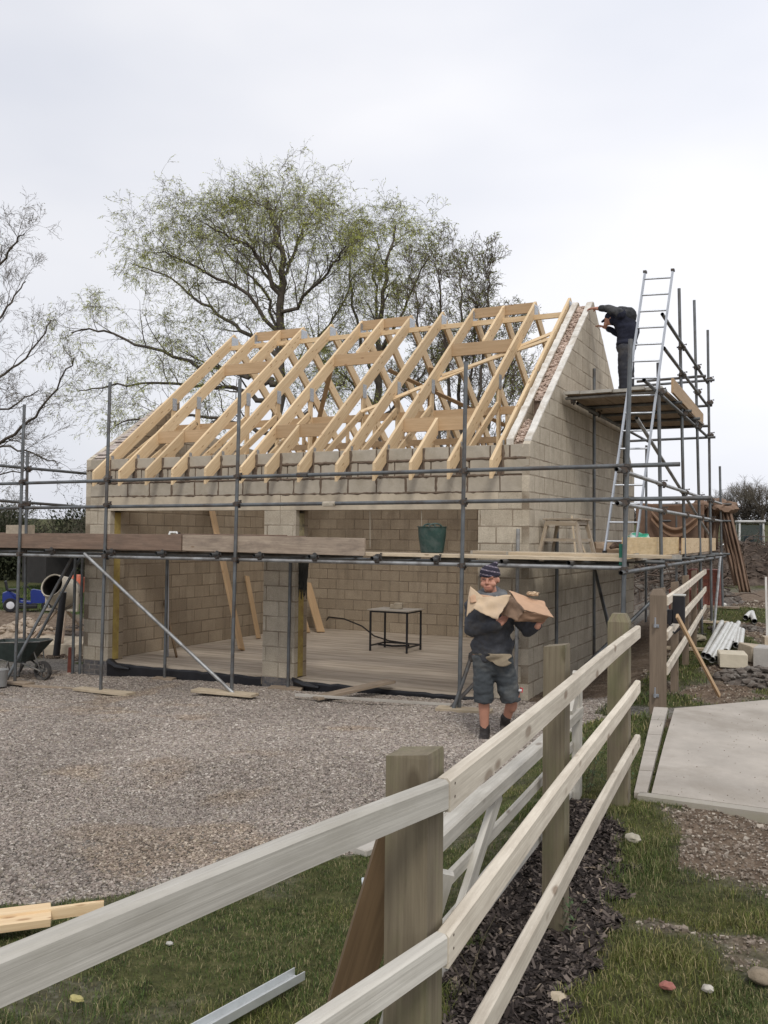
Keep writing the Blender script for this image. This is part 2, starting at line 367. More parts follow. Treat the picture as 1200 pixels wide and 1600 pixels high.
# left gable, only half built
m = MB()
m.prism([(0, 0), (D_, 0), (D_, EZ), (AY+1.5, 3.9), (2.1, 4.15), (2.05, 4.66), (0, EZ)], 'x', -L_, -L_+0.1); gp(m.build('left_gable_wall', BLOCK))
m = MB(); m.prism([(0.1, 0), (D_-0.1, 0), (D_-.1, EZ), (1.95, 3.6), (1.95, EZ+1.95*.66-.05), (0.1, EZ)], 'x', -L_+0.245, -L_+0.345); gp(m.build('inner_left_wall', BLOCKIN))
BRKR = plain('reddish_mortar', (0.44, 0.37, 0.33), 0.95, 0, 0.3, 14, dirt=(0.56, 0.53, 0.48), bumpy=1.0)
m = MB(0.006)
for i in range(24):
    y = i*0.078+0.04; z = EZ+y*.66-0.03+random.uniform(-0.012, 0.012); m.box((-L_+0.17, y, z), (random.uniform(0.3, 0.345), random.uniform(.05, .08), 0.04), eul(R_(33), 0, 0))
gp(m.build('left_verge_bedding', BRKR))
# rear wall, inner face seen through the openings
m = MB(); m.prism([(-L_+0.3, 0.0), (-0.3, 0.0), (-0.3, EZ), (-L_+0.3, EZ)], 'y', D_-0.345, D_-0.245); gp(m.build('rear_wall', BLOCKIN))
m = MB(); m.prism([(-L_+0.1, -0.2), (-0.1, -0.2), (-0.1, EZ-.003), (-L_+0.1, EZ-.003)], 'y', D_-0.1, D_-.002); gp(m.build('outer_rear_wall', BLOCK))
# front wall in butted pieces: left return, pier, right return, band over the lintel
def fwall(x0, x1, z0, z1, y0, y1, name, mt): 
    m = MB(); m.prism([(x0, z0), (x1, z0), (x1, z1), (x0, z1)], 'y', y0, y1); return gp(m.build(name, mt))
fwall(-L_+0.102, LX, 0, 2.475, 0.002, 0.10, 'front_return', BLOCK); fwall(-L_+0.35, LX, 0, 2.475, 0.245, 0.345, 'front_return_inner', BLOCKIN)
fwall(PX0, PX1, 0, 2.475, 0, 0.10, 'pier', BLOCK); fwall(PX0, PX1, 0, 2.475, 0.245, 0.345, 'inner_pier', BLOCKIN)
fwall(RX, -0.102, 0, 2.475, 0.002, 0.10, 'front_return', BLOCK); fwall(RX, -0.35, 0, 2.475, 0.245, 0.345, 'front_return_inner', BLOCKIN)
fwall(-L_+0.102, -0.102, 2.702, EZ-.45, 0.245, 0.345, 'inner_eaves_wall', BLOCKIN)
# lintels over the openings, in two long lengths, with steel angle below
m = MB()
for a, b in ((-L_+0.30, -3.83), (-3.82, -0.42)): m.prism([(a, 2.476), (b, 2.476), (b, 2.70), (a, 2.70)], 'y', -0.003, 0.10)
gp(m.build('lintel', LINT))
m = MB()
for a, b in ((-L_+0.30, -3.83), (-3.82, -0.42)): m.prism([(a, 2.478), (b, 2.478), (b, 2.70), (a, 2.70)], 'y', 0.20, 0.346)
m.box((-3.95, 0.15, 2.482), (7.0, 0.10, 0.006)); gp(m.build('inner_lintel', LINT))
fwall(-L_+0.102, -L_+0.298, 2.476, 2.70, 0.0, 0.10, 'front_return', BLOCK); fwall(-0.418, -0.102, 2.476, 2.70, 0.0, 0.10, 'front_return', BLOCK)
# cavity closers of yellow insulation board
def clos(x, y0, y1, name='cavity_insulation', z0=0.05, z1=2.45): 
    m = MB(); m.box((x, (y0+y1)/2, (z0+z1)/2), (0.03, y1-y0, z1-z0)); return gp(m.build(name, YEL))
clos(LX-0.012, 0.102, 0.243, z0=0.02); clos(PX1-0.012, 0.102, 0.243, z0=0.02, z1=1.3); clos(RX+0.012, 0.102, 0.243); clos(PX0+0.012, 0.102, 0.243)
m = MB(0.003); m.box((PX1-0.012, 0.172, 1.88), (0.028, 0.135, 1.1)); gp(m.build('cavity_insulation', plain('dirty_insulation', (0.36, 0.31, 0.18), .9, 0, .3, 9, dirt=(.1, .09, .08))))
# three courses of blocks over the lintel, laid in dark wet mortar, trusses built in
TX = [-7.2, -6.65, -6.1, -5.58, -4.95, -4.3, -3.86, -3.3, -2.68, -2.09, -1.54, -0.99, -0.40]
BLOCKG = plain('damp_block', (0.43, 0.385, 0.315), 0.95, 0, 0.10, 5, dirt=(0.34, 0.30, 0.235), bumpy=0.4, spec=0.15)
m = MB(0.0025)
def blk(a, b, z0, z1): m.box(((a+b)/2, 0.05, (z0+z1)/2), (b-a, 0.1, z1-z0), ch=0.004)
x = -L_+0.102; ends = []
rr = random.Random(11)
x = -L_+0.004
while x < -0.02:
    b = min(x+0.44, -0.004)
    if b-x > 0.08: blk(x, b, 2.712, 2.915)
    x = b+0.016
def course(z0, z1, gap, start):
    segs = []; e = -L_+0.004
    for t in TX: segs.append((e, t-0.024-gap)); e = t+0.024+gap
    segs.append((e, -0.004))
    for a, b in segs:
        if b-a < 0.06: continue
        if b-a > 0.40: c = a+(b-a)*start; blk(a, c-0.011, z0, z1); blk(c+0.011, b, z0, z1)
        elif rr.random() < 0.5 and b-a > 0.3: c = a+0.09; blk(a, c-0.012, z0, z1); blk(c+0.012, b, z0, z1)
        else: blk(a, b, z0, z1)
course(2.94, 3.135, 0.018, 0.22); course(3.162, EZ, 0.016, 0.8)
gp(m.build('eaves_blockwork', BLOCKG))
m = MB(0.0); n = 150
for (z0, z1, y) in ((2.702, 3.318, 0.012),):      # mortar bed behind, flush-smeared in places
    m.prism([(-L_+0.006, z0), (-0.006, z0), (-0.006, z1), (-L_+0.006, z1)], 'y', y, 0.095)
def smear(p0, p1, w):
    k = max(3, int((Vector(p1)-Vector(p0)).length/0.05)); pts = []; rads = []
    for i in range(k+1):
        q = Vector(p0).lerp(Vector(p1), i/k); pts.append((q.x+rr.uniform(-.006, .006), 0.008, q.z+rr.uniform(-.006, .006))); rads.append(w*rr.uniform(0.75, 1.75))
    m.poly(pts, rads, 6)
smear((-L_+.55, 0, 2.706), (-.62, 0, 2.706), 0.013); smear((-L_+.3, 0, 2.928), (-.5, 0, 2.928), 0.015); smear((-L_+.02, 0, 3.148), (-.04, 0, 3.148), 0.017)
x = -L_+0.452
while x < -0.5: smear((x, 0, 2.71), (x, 0, 2.92), 0.014); x += 0.456
for t in TX: smear((t+0.036, 0, 2.93), (t+0.036, 0, EZ-.01), 0.017)
gp(m.build('wet_mortar', MORT))
# brick plinth, slab and damp course
BRK = blockwork('plinth_brick', (0.06, 0.065, 0.08), (0.10, 0.10, 0.115), (0.30, 0.29, 0.27), msize=0.012)
def brickprism(x0, x1, y0, y1, z0, z1, name):
    m = MB(); m.prism([(x0, z0), (x1, z0), (x1, z1), (x0, z1)], 'y', y0, y1)
    m.g = [(g[0]*2, g[1]*3, g[2]*2) for g in m.g]; return gp(m.build(name, BRK))
brickprism(-L_+.001, LX+.001, -0.004, 0.346, -0.5, -0.001, 'brick_plinth'); brickprism(PX0-.001, PX1+.001, -0.004, 0.346, -0.5, -0.001, 'brick_plinth'); brickprism(RX-.001, 0.002, -0.004, 0.346, -0.5, -0.001, 'brick_plinth')
brickprism(-0.345, 0.004, 0.348, D_, -0.5, -0.002, 'brick_plinth'); brickprism(-L_-0.001, -L_+.345, 0.348, D_, -0.5, -0.002, 'brick_plinth')
SLAB = mat('tamped_slab', lambda t, b: (
    t.links.new(mixc(t, ramp(t, noise(t, gco(t, (0.5, 5.2, 1)), 1.6, 4, 0.6, 0.3), [(0.40, (0, 0, 0)), (0.60, (1, 1, 1))]),
        mixc(t, noise(t, gco(t), 3, 5), (0.30, 0.245, 0.185), (0.40, 0.335, 0.26)), (0.52, 0.445, 0.355)), b.inputs['Base Color']),
    b.inputs['Roughness'].__setattr__('default_value', 0.9), bump(t, b, noise(t, gco(t, (0.7, 7, 1)), 2.2, 4, 0.6), 0.6, 0.02)))
m = MB(); m.prism([(-L_+0.345, 0.05), (LX+.001, 0.05), (LX+.003, -0.0), (PX0-.003, 0.0), (PX0-.001, 0.347), (PX1+.001, 0.347), (PX1+.003, 0.0), (RX-.003, 0.0), (RX-.001, 0.347), (-0.346, 0.347), (-0.346, D_-0.345), (-L_+0.345, D_-0.345)], 'z', -0.12, 0.001)
gp(m.build('floor_slab', SLAB))
m = MB(0.0)
for a, b in ((LX+.004, PX0-.004), (PX1+.004, RX-.004)):
    k = int((b-a)/0.12); px = a
    pts = [(a+(b-a)*i/k, -0.022, -0.075+rr.uniform(-.006, .006)) for i in range(k+1)]
    vs = []; fs = []
    for i, p in enumerate(pts):
        zt = -0.012+rr.uniform(-.012, .008); vs += [(p[0], -0.004, zt), (p[0], -0.018+rr.uniform(-.01, .004), zt-0.03), (p[0], -0.014, -0.33)]
    for i in range(k): 
        q = i*3; fs += [(q, q+3, q+4, q+1), (q+1, q+4, q+5, q+2)]
    m.add(vs, [f[::-1] for f in fs], vs)
gp(m.build('damp_membrane', BLACK))
m = MB(); m.poly([(LX-.02, 0.05, 0.0), (LX+.1, -0.03, 0.0), (LX+.25, -.05, -0.06), (LX+.5, -.04, -.08)], [.05, .06, .05, .02], 6); gp(m.build('membrane_fold', BLACK)); m = MB()
m.poly([(PX1-.02, 0.0, 0.01), (PX1+.08, -0.05, -0.02), (PX1+.22, -.05, -0.06), (PX1+.45, -.04, -.08)], [.02, .04, .04, .02], 6); gp(m.build('membrane_fold', BLACK))

# ---------------------------------------------------------------- trusses
K = (6.10-3.10)/3.75; RY0 = -0.35; RD = 0.24; TW = 0.038
def rz(y): return 3.10+(y-RY0)*K                     # top of the front rafter
def rzb(y): return 6.10-(y-3.40)*K
def rafter(m, x, y0, y1, cut_plumb=True, w=0.044):
    pl = [(y0, rz(y0)-RD), (y1, rz(y1)-RD), (y1, rz(y1)), (y0, rz(y0))]
    if y0 <= RY0+.001: pl = [(y0+0.0, rz(y0)-RD), (y1, rz(y1)-RD), (y1, rz(y1)), (y0, rz(y0))]
    m.prism(pl, 'x', x-w/2, x+w/2); k = len(m.v)-8
    for i in range(k, len(m.v)):
        X, Y, Z = m.v[i]; m.g[i] = (math.hypot(Y, Z)+x*7, (Z-rz(Y))*1.0+x*3, X)
def brafter(m, x, y0, y1, w=0.044):
    m.prism([(y0, rzb(y0)-RD), (y1, rzb(y1)-RD), (y1, rzb(y1)), (y0, rzb(y0))], 'x', x-w/2, x+w/2); k = len(m.v)-8
    for i in range(k, len(m.v)):
        X, Y, Z = m.v[i]; m.g[i] = (math.hypot(Y-9, Z)+x*5, (Z-rzb(Y)), X)
jack = {2, 6, 10}
def plate(m, x, y, z, wy, wz):
    m.box((x+TW/2+0.006, y, z), (0.003, wy, wz))
    for i in range(int(wy/0.018)):
        for j in range(int(wz/0.03)): m.box((x+TW/2+0.0085, y-wy/2+0.012+i*0.018, z-wz/2+0.015+j*0.03), (0.003, 0.004, 0.016))
for i, x in enumerate(TX):
    if i in jack:
        m = MB(); rafter(m, x, RY0, 0.53); gp(m.build('jack_rafter', NEW))
        m = MB(); rafter(m, x, 2.40, 3.38); gp(m.build('jack_rafter', NEW))
        m = MB(); brafter(m, x, 3.42, 7.15); gp(m.build('rear_rafter', NEW)); continue
    m = MB(); rafter(m, x, RY0, 3.398); brafter(m, x, 3.402, 7.15)
    m.beam((x, 1.60, 3.05), (x, 1.60, rz(1.6)-RD+.02), TW, 0.095, (0, 1, 0))
    m.beam((x, 5.2, 3.05), (x, 5.2, rzb(5.2)-RD+.02), TW, 0.095, (0, 1, 0))
    m.beam((x, 0.28, 3.24), (x, 1.56, 4.10), TW, 0.10); m.beam((x, 6.5, 3.24), (x, 5.24, 4.10), TW, 0.10)
    m.beam((x, 0.05, 3.19), (x, D_-.05, 3.19), TW, 0.10)
    o = gp(m.build('roof_truss', NEW))
    m = MB(); plate(m, x, 3.40, 5.93, 0.22, 0.20); q = m.build('nail_plate', PLATE, o)
    m = MB(); plate(m, x, 1.60, rz(1.6)-RD+0.03, 0.12, 0.22); q = m.build('nail_plate', PLATE, o)
    m = MB(); m.box((x+.03, 0.05, EZ+0.03), (0.006, 0.06, 0.07)); m.build('truss_clip', PLATE, o)
for a, b in ((1, 3), (5, 7), (9, 11)):
    xa = TX[a]+0.024; xb = TX[b]-0.024; xm = TX[(a+b)//2]
    for y, dz in ((0.56, 0), (2.36, 0)):
        m = MB(); m.box(((xa+xb)/2, y, rz(y)-0.11), (xb-xa, 0.044, 0.20)); gp(m.build('trimmer', NEWD))
    m = MB(); m.box(((xa+xb)/2, 3.40, 6.0), (xb-xa, 0.036, 0.17)); gp(m.build('ridge_board', NEWD))
m = MB(); m.box((-3.75, 3.30, 5.80), (6.9, 0.045, 0.085)); gp(m.build('ridge_binder', NEW))
m = MB(); m.box((-3.8, 1.66, 4.02), (7.0, 0.035, 0.12)); gp(m.build('binder', NEWD))
m = MB(); m.box((-3.8, 5.14, 3.98), (7.0, 0.035, 0.12)); gp(m.build('binder', NEWD))
m = MB(); m.box((-3.8, 0.17, 3.24), (7.1, 0.09, 0.05)); gp(m.build('wall_plate', NEWD))
m = MB(); m.box((-3.8, 6.62, 3.24), (7.1, 0.09, 0.05)); gp(m.build('wall_plate', NEWD))
def ub(y): return rz(y)-RD-0.015
m = MB(); m.beam((-3.10, 1.15, ub(1.15)), (-0.38, 2.95, ub(2.95)), 0.09, 0.022, (0, -K, 1)); gp(m.build('diagonal_brace', NEW))
m = MB(); m.beam((-2.05, 1.9, ub(1.9)+.02), (-0.40, 2.75, ub(2.75)), 0.09, 0.022, (0, -K, 1)); gp(m.build('diagonal_brace', NEW))
m = MB(); m.beam((-4.1, 4.1, rzb(4.1)-RD-.015), (-0.9, 6.2, rzb(6.2)-RD-.015), 0.09, 0.022, (0, K, 1)); gp(m.build('diagonal_brace', NEWD))
m = MB(); m.beam((-4.2, 6.2, rzb(6.2)-RD-.03), (-3.2, 4.1, rzb(4.1)-RD-.03), 0.09, 0.022, (0, K, 1)); gp(m.build('diagonal_brace', NEWD))
m = MB(); m.beam((-7.1, 6.1, rzb(6.1)-RD-.015), (-5.3, 4.0, rzb(4.0)-RD-.015), 0.09, 0.022, (0, K, 1)); gp(m.build('diagonal_brace', NEWD))

# ================================================================ SCAFFOLD
scaf = empty('scaffold', (-1, -1.3, 0), 0, 'grey tubular steel scaffold with clamps round front and gable of the block garage', 'scaffold')
sp = lambda o: (setattr(o, 'parent', scaf), setattr(o, 'matrix_parent_inverse', Matrix.Translation((1, 1.3, 0))), o)[2]
TR = 0.0245
def tube(name, a, b, mt=None, r=TR):
    m = MB(); m.tube(a, b, r, 14, cap=False)
    d = (Vector(b)-Vector(a)).normalized()
    m.tube(Vector(a)+d*0.0, Vector(b), r*0.86, 10, cap=False); k = len(m.f)-10
    m.f[k:] = [f[::-1] for f in m.f[k:]]
    return sp(m.build(name, mt or GALV))
coup_proto = None
def coupler(p, ax1=(0, 0, 1), ax2=(1, 0, 0), off=(0, 1, 0)):
    """double coupler: two collars at right angles, hinge bolts sticking out"""
    global coup_proto
    a1 = Vector(ax1).normalized(); a2 = Vector(ax2).normalized(); o = Vector(off)
    o = (o-a1*o.dot(a1)); o = (o-a2*o.dot(a2)) if (o-a2*o.dot(a2)).length > .1 else a1.cross(a2); o.normalize()
    if coup_proto is None:
        m = MB(); X, Y, Z = V(1, 0, 0), V(0, 1, 0), V(0, 0, 1)
        m.tube(-Z*0.03, Z*0.03, 0.035, 12); m.tube(Y*0.05-X*0.03, Y*0.05+X*0.03, 0.035, 12)
        m.box((0, 0.025, 0), (0.05, 0.03, 0.05))
        m.tube((0.04, -0.035, 0), (0.04, 0.03, 0), 0.007, 6); m.box((0.04, -0.04, 0), (0.022, 0.016, 0.022)); m.box((-0.045, 0.0, 0), (0.02, 0.03, 0.04))
        m.tube((0, 0.02, 0.045), (0, 0.085, 0.045), 0.007, 6); m.box((0, 0.09, 0.045), (0.022, 0.016, 0.022)); m.box((0.0, 0.05, -0.045), (0.04, 0.03, 0.02))
        coup_proto = m.build('coupler', COUP, scaf); c = coup_proto
    else: c = coup_proto.copy(); C.objects.link(c)
    Rm = Matrix((a2, o, a1)).transposed()
    if Rm.determinant() < 0: Rm = Matrix((-a2, o, a1)).transposed()
    c.parent = scaf; c.matrix_parent_inverse = Matrix.Translation((1, 1.3, 0)); c.matrix_basis = Matrix.Translation(Vector(p)) @ Rm.to_4x4(); return c
FR = [((-7.80, -1.3, -0.24), (-7.72, -1.3, 4.09)), ((-6.04, -1.3, -0.22), (-5.97, -1.3, 4.32)), ((-3.71, -1.3, -0.04), (-3.65, -1.3, 4.21)), ((-0.43, -1.3, 0.07), (-0.38, -1.3, 4.19)), ((1.45, -1.3, 0.30), (1.545, -1.3, 4.29))]
def at_z(post, z): a, b = Vector(post[0]), Vector(post[1]); return a.lerp(b, (z-a.z)/(b.z-a.z))
for a, b in FR: tube('standard', a, b)
tube('guard_rail', (-9.9, -1.25, 2.86), (2.06, -1.25, 2.91)); tube('guard_rail', (-9.9, -1.25, 2.47), (2.38, -1.25, 2.545)); tube('ledger', (-9.9, -1.25, 1.745), (1.49, -1.25, 1.785), GALVL)
for pst in FR:
    for z in (2.89, 2.52, 1.77):
        q = at_z(pst, z); coupler(q, (0, 0, 1), (1, 0, 0), (0, 1, 0))
# inner row
for x, z0, z1 in ((-7.66, -0.25, 1.95), (-7.82, -.25, 1.92), (-5.87, -0.2, 1.83), (-3.585, -0.14, 1.83), (-0.13, -0.02, 2.22)): tube('standard', (x, -0.1, z0), (x+.015, -0.1, z1), GALVL if x > -1 else GALV)
tube('ledger', (-9.5, -0.16, 1.76), (1.3, -0.16, 1.79))
# side rows
SR = [((1.47, 1.28, 0.33), (1.396, 1.28, 4.50)), ((1.45, 3.57, 0.36), (1.324, 3.57, 6.10)), ((1.45, 5.39, 0.45), (1.31, 5.39, 6.35)), ((1.45, 6.76, 0.52), (1.373, 6.76, 6.10)), ((1.43, 8.82, 0.66), (1.37, 8.82, 3.65))]
for a, b in SR: tube('standard', a, b)
tube('guard_rail', (1.45, -1.55, 2.85), (1.42, 8.6, 2.85), GALVL); tube('guard_rail', (1.46, -1.55, 2.485), (1.42, 8.7, 2.49), GALVL)
tube('ledger', (1.49, -1.5, 1.74), (1.47, 8.9, 1.76))
for pst in SR[:4]:
    for z in (2.85, 2.49, 1.76): coupler(at_z(pst, z), (0, 0, 1), (0, 1, 0), (1, 0, 0))
coupler((1.45, -1.36, 2.85), (0, 0, 1), (0, 1, 0), (1, 0, 0)); coupler((1.45, -1.36, 2.49), (0, 0, 1), (0, 1, 0), (1, 0, 0))
IS = [((0.13, 0.85, 0.02), (0.13, 0.85, 2.22)), ((0.12, 3.05, 0.1), (0.10, 3.05, 4.82)), ((0.12, 5.35, 0.2), (0.10, 5.35, 4.6)), ((0.12, 7.4, 0.3), (0.12, 7.4, 4.0)), ((.5, 8.8, .3), (.5, 8.8, 2.9))]
for a, b in IS: tube('standard', a, b)
tube('ledger', (0.17, -0.3, 1.76), (0.17, 8.6, 1.76)); tube('guard_rail', (0.0, 8.85, 2.85), (1.6, 8.85, 2.85)); tube('guard_rail', (0.0, 8.85, 2.5), (1.6, 8.85, 2.5))
# transoms of the low lift
for x in (-8.4, -7.1, -5.9, -4.95, -4.0, -3.3, -2.45, -1.55, -0.75, 0.12, 0.9): 
    tube('transom', (x, -1.42, 1.832), (x, 0 if x > -7.6 else .3, 1.822)) if not (-.1 < x < 1) else tube('transom', (x, -1.42, 1.832), (x, -.02, 1.822))
for y in (0.5, 1.9, 3.2, 4.5, 5.8, 7.1, 8.3): tube('transom', (0.06, y, 1.815), (1.62, y, 1.815))
tube('brace', (-6.35, -1.36, 1.80), (-3.62, -1.36, -0.02), GALVL)      # long bright raker at the left opening
tube('brace', (-7.38, -0.6, 1.70), (-7.99, -1.30, -0.20)); tube('brace', (-7.75, 0.0, 1.74), (-8.5, -.6, -.2)); tube('standard', (-8.300, -0.688, 0.347), (-8.300, -0.704, 3.424)); tube('guard_rail', (-8.300, -1.944, 3.159), (-8.3, 3.5, 3.15)); tube('guard_rail', (-8.300, -1.930, 2.616), (-8.3, 3.5, 2.50)); coupler((-8.300, -0.709, 3.140), (0, 0, 1), (0, 1, 0), (1, 0, 0)); coupler((-8.300, -0.707, 2.563), (0, 0, 1), (0, 1, 0), (1, 0, 0))
tube('brace', (-0.55, -1.36, 0.05), (-0.12, 0.1, 0.85)); tube('brace', (-0.5, -1.38, -0.0), (-0.30, -1.2, 0.75))
tube('brace', (1.30, -0.05, 0.0), (0.3, 2.2, 1.75))
tube('brace', (1.32, 0.2, 3.62), (1.34, 8.15, 2.02), GALVL); tube('brace', (1.50, 7.75, 1.83), (1.62, 5.55, 0.42), GALVL)
tube('brace', (0.35, 0.0, 0.1), (1.35, 1.25, 1.3))
# upper platform frame
tube('transom', (0.03, 1.62, 4.14), (1.46, 1.60, 4.16), GALVL); 
for y in (2.7, 3.7, 4.7, 5.8): tube('transom', (0.02 if y > 3 else .06, y, 4.15), (1.5, y, 4.15))
tube('ledger', (1.40, 0.25, 4.10), (1.36, 6.95, 4.07)); tube('ledger', (0.17, 1.75, 4.08), (0.15, 7.6, 4.08))
tube('guard_rail', (1.42, 1.45, 5.20), (1.36, 6.85, 5.10)); tube('guard_rail', (1.42, 1.60, 4.76), (1.36, 6.9, 4.66))
tube('guard_rail', (-0.3, 6.72, 5.10), (1.5, 6.72, 5.13)); tube('guard_rail', (.1, 6.78, 4.62), (1.45, 6.8, 4.66)); tube('transom', (-0.1, 6.65, 4.02), (1.52, 6.7, 4.04))
tube('guard_rail', (0.3, 5.47, 4.98), (1.5, 5.47, 5.0))
for i, pst in enumerate(SR[1:4]):
    for z in (5.15, 4.71, 4.09): coupler(at_z(pst, z), (0, 0, 1), (0, 1, 0), (1, 0, 0))
coupler(at_z(SR[0], 4.1), (0, 0, 1), (0, 1, 0), (1, 0, 0)); coupler((0.13, 1.66, 4.1), (1, 0, 0), (0, 1, 0), (0, 0, 1)); coupler((0.13, 2.72, 4.1), (1, 0, 0), (0, 1, 0), (0, 0, 1)); coupler((0.13, 3.06, 4.09), (0, 0, 1), (0, 1, 0), (1, 0, 0)); coupler((.13, 5.36, 4.09), (0, 0, 1), (0, 1, 0), (1, 0, 0)); coupler((1.38, 5.0, 4.1), (1, 0, 0), (0, 1, 0), (0, 0, 1))
for x in (-8.4, -7.1, -5.9, -4.95, -4.0, -3.3, -2.45, -1.55, -0.75): coupler((x, -1.26, 1.80), (1, 0, 0), (0, 1, 0), (0, 0, 1))
# extra fittings: sleeve couplers on rails
m = MB(); m.tube((-2.35, -1.25, 2.512), (-2.17, -1.25, 2.513), 0.033, 12); m.box((-2.26, -1.285, 2.50), (0.16, 0.02, 0.03)); sp(m.build('sleeve_coupler', plain('rusty_sleeve', (0.42, 0.37, 0.29), .6, .4, .3, 20)))
m = MB(); m.tube((-2.75, -1.25, 2.893), (-2.58, -1.25, 2.894), 0.033, 12); m.box((-2.66, -1.285, 2.885), (0.15, 0.02, 0.03)); sp(m.build('sleeve_coupler', COUP))

# ---------------------------------------------------------------- boards
def board(name, p0, p1, w, h, mt, label, cat='board', group=None, upv=(0, 0, 1), band=True):
    c = (Vector(p0)+Vector(p1))/2
    m = MB(0.002); m.beam(p0, p1, w, h, upv, ch=0.003); o = m.build(name, mt, origin=c); tag(o, label, cat, group)
    return o
DG = 'walkway boards of the low scaffold lift'
# front deck: four boards wide, in lengths
HOOP = plain('hoop_iron', (0.45, 0.42, 0.36), .5, .7, .2, 10)
def deckboard(p0, p1, label, mt=OLDB, w=0.222, group=DG):
    o = board('scaffold_board', p0, p1, w, 0.038, mt, label, 'scaffold board', group)
    d = (Vector(p1)-Vector(p0)).normalized(); loc = o.location
    for e in (p0, p1):
        m = MB(); s = 1 if e is p0 else -1; q = Vector(e)+d*s*0.012-loc
        m.beam(q-d*0.014, q+d*0.014, w+0.006, 0.044); m.build('end_band', HOOP, o)
    return o
for r, y in enumerate((-1.12, -0.885, -0.65, -0.415)):
    xs = [(-9.9, -6.1), (-6.1, -2.2), (-2.2, 1.0)] if r % 2 else [(-9.9, -7.2), (-7.2, -3.3), (-3.3, 0.6)]
    if r == 0: xs = [(-9.9, -5.9), (-5.9, -2.0), (-2.0, 1.45)]
    for k, (a, b) in enumerate(xs):
        lab = ['outermost', 'second', 'third', 'innermost'][r]+' board of the front walkway, '+['left length past the corner', 'middle length over the pier', 'right length near the tub'][k]
        deckboard((a+0.004, y, 1.875), (b-0.004, y+random.uniform(-.006, .006), 1.875), lab, PALEB if (r == 0 and k == 2) or (r == 1 and k == 2) else OLDB)
# right-hand return of the deck
for r, x in enumerate((0.32, 0.56, 0.80, 1.04, 1.28)):
    for k, (a, b) in enumerate(((-0.28, 3.4), (3.4, 7.2))) :
        deckboard((x, a, 1.858), (x, b-.006, 1.858), ['innermost', 'second', 'middle', 'fourth', 'outermost'][r]+' walkway board beside the gable wall, '+['front length', 'rear length'][k])
deckboard((0.0, -0.72, 1.914), (2.02, -1.10, 1.914), 'pale board lying across the corner of the low lift, end sticking past the post', PALEB)
deckboard((-0.6, -0.42, 1.914), (1.45, -0.40, 1.914), 'board doubled on top of the innermost front walkway by the hop-up', PALEB)
deckboard((-0.15, -0.13, 1.875), (1.5, -0.17, 1.875), 'short board closing the gap at the foot of the wooden hop-up', OLDB)
# toe boards
TG = 'toe boards on edge along the scaffold lifts'
board('toe_board', (-9.9, -1.262, 1.965), (-4.62, -1.262, 1.985), 0.036, 0.222, BRNB, 'long dark brown board on edge along the left of the front lift', 'toe board', TG)
board('toe_board', (-4.60, -1.262, 1.985), (-1.73, -1.262, 1.965), 0.036, 0.222, wood('dirty_pale_board', (0.26, 0.20, 0.15), (0.46, 0.37, 0.28), dirt=(0.13, 0.10, 0.08)), 'stained paler board on edge ending in front of the right-hand opening', 'toe board', TG)
board('toe_board', (-4.9, -1.08, 2.0), (-3.0, -1.10, 2.0), 0.036, 0.215, BRNB, 'brown board on edge just behind the stained paler toe board', 'toe board', TG)
board('toe_board', (-9.9, -0.27, 2.0), (-3.2, -0.27, 2.0), 0.036, 0.19, BRNB, 'brown board on edge at the wall side of the front lift', 'toe board', TG)
board('toe_board', (1.395, -0.95, 1.995), (1.355, 3.35, 2.01), 0.02, 0.25, PLYB, 'yellow plywood strip on edge, nearest stretch along the gable side', 'toe board', TG)
board('toe_board', (1.415, 3.3, 2.0), (1.375, 8.0, 2.01), 0.02, 0.25, NEW, 'pinkish new plywood strip on edge, far stretch along the gable side', 'toe board', TG)
board('toe_board', (1.455, 2.1, 4.315), (1.375, 6.0, 4.29), 0.036, 0.215, NEWD, 'board on edge along the outside of the high platform', 'toe board', TG)
PG = 'boards of the high gable platform'
for i in range(6):
    x = 0.16+i*0.228
    deckboard((x, 1.47+random.uniform(-.06, .06), 4.194), (x, 5.95, 4.194), ['innermost board of the high platform against the gable', 'second board of the high platform from the wall', 'third board of the high platform from the wall', 'fourth board of the high platform from the wall', 'fifth board of the high platform from the wall', 'outermost board of the high platform inside the toe board'][i], OLDB, 0.222, PG)
# sole boards under the feet
SG = 'sole boards under the scaffold feet'
def sole(x, y, z, ln, a, label, mt=PALEB):
    d = Vector((math.cos(a), math.sin(a), 0))*ln/2; z += .022; board('sole_board', Vector((x, y, z))-d, Vector((x, y, z))+d, 0.2, 0.038, mt, label, 'board', SG)
sole(-5.98, -1.3, -0.215, 1.0, 0.03, 'weathered sole board under the post left of the pier brace')
sole(-3.78, -1.36, -0.035, 0.95, 0.06, 'sole board under the foot of the long diagonal brace')
sole(-0.36, -1.32, 0.055, 0.65, 0.15, 'small sole board beside the shorts-wearing man')
sole(-7.75, -1.3, -0.235, 0.55, 0.0, 'sole board by the wheelbarrow', OLDB)
sole(1.42, 3.6, 0.365, 0.62, 0.15, 'sole board in the grass behind the far gate fence')
sole(1.45, 6.8, 0.53, 0.6, 0.0, 'sole board with chalky blocks of wood behind the white pipes')
sole(1.35, 8.85, 0.67, 0.8, 0.05, 'sole board under the last rear post', OLDB)
sole(-5.86, -0.12, -0.185, 0.35, 0.25, 'short dark sole piece at the left opening', OLDB); sole(-3.6, -.12, -.14, .5, .3, 'sole board half buried at the foot of the pier', OLDB)
m = MB(); 
for i, p in enumerate(FR+SR):
    a = Vector(p[0]); m.box((a.x, a.y, a.z+0.004), (0.15, 0.15, 0.006)); m.tube((a.x, a.y, a.z), (a.x, a.y, a.z+0.08), 0.018, 8)
    sp(m.build('base_plate', COUP)); m = MB()
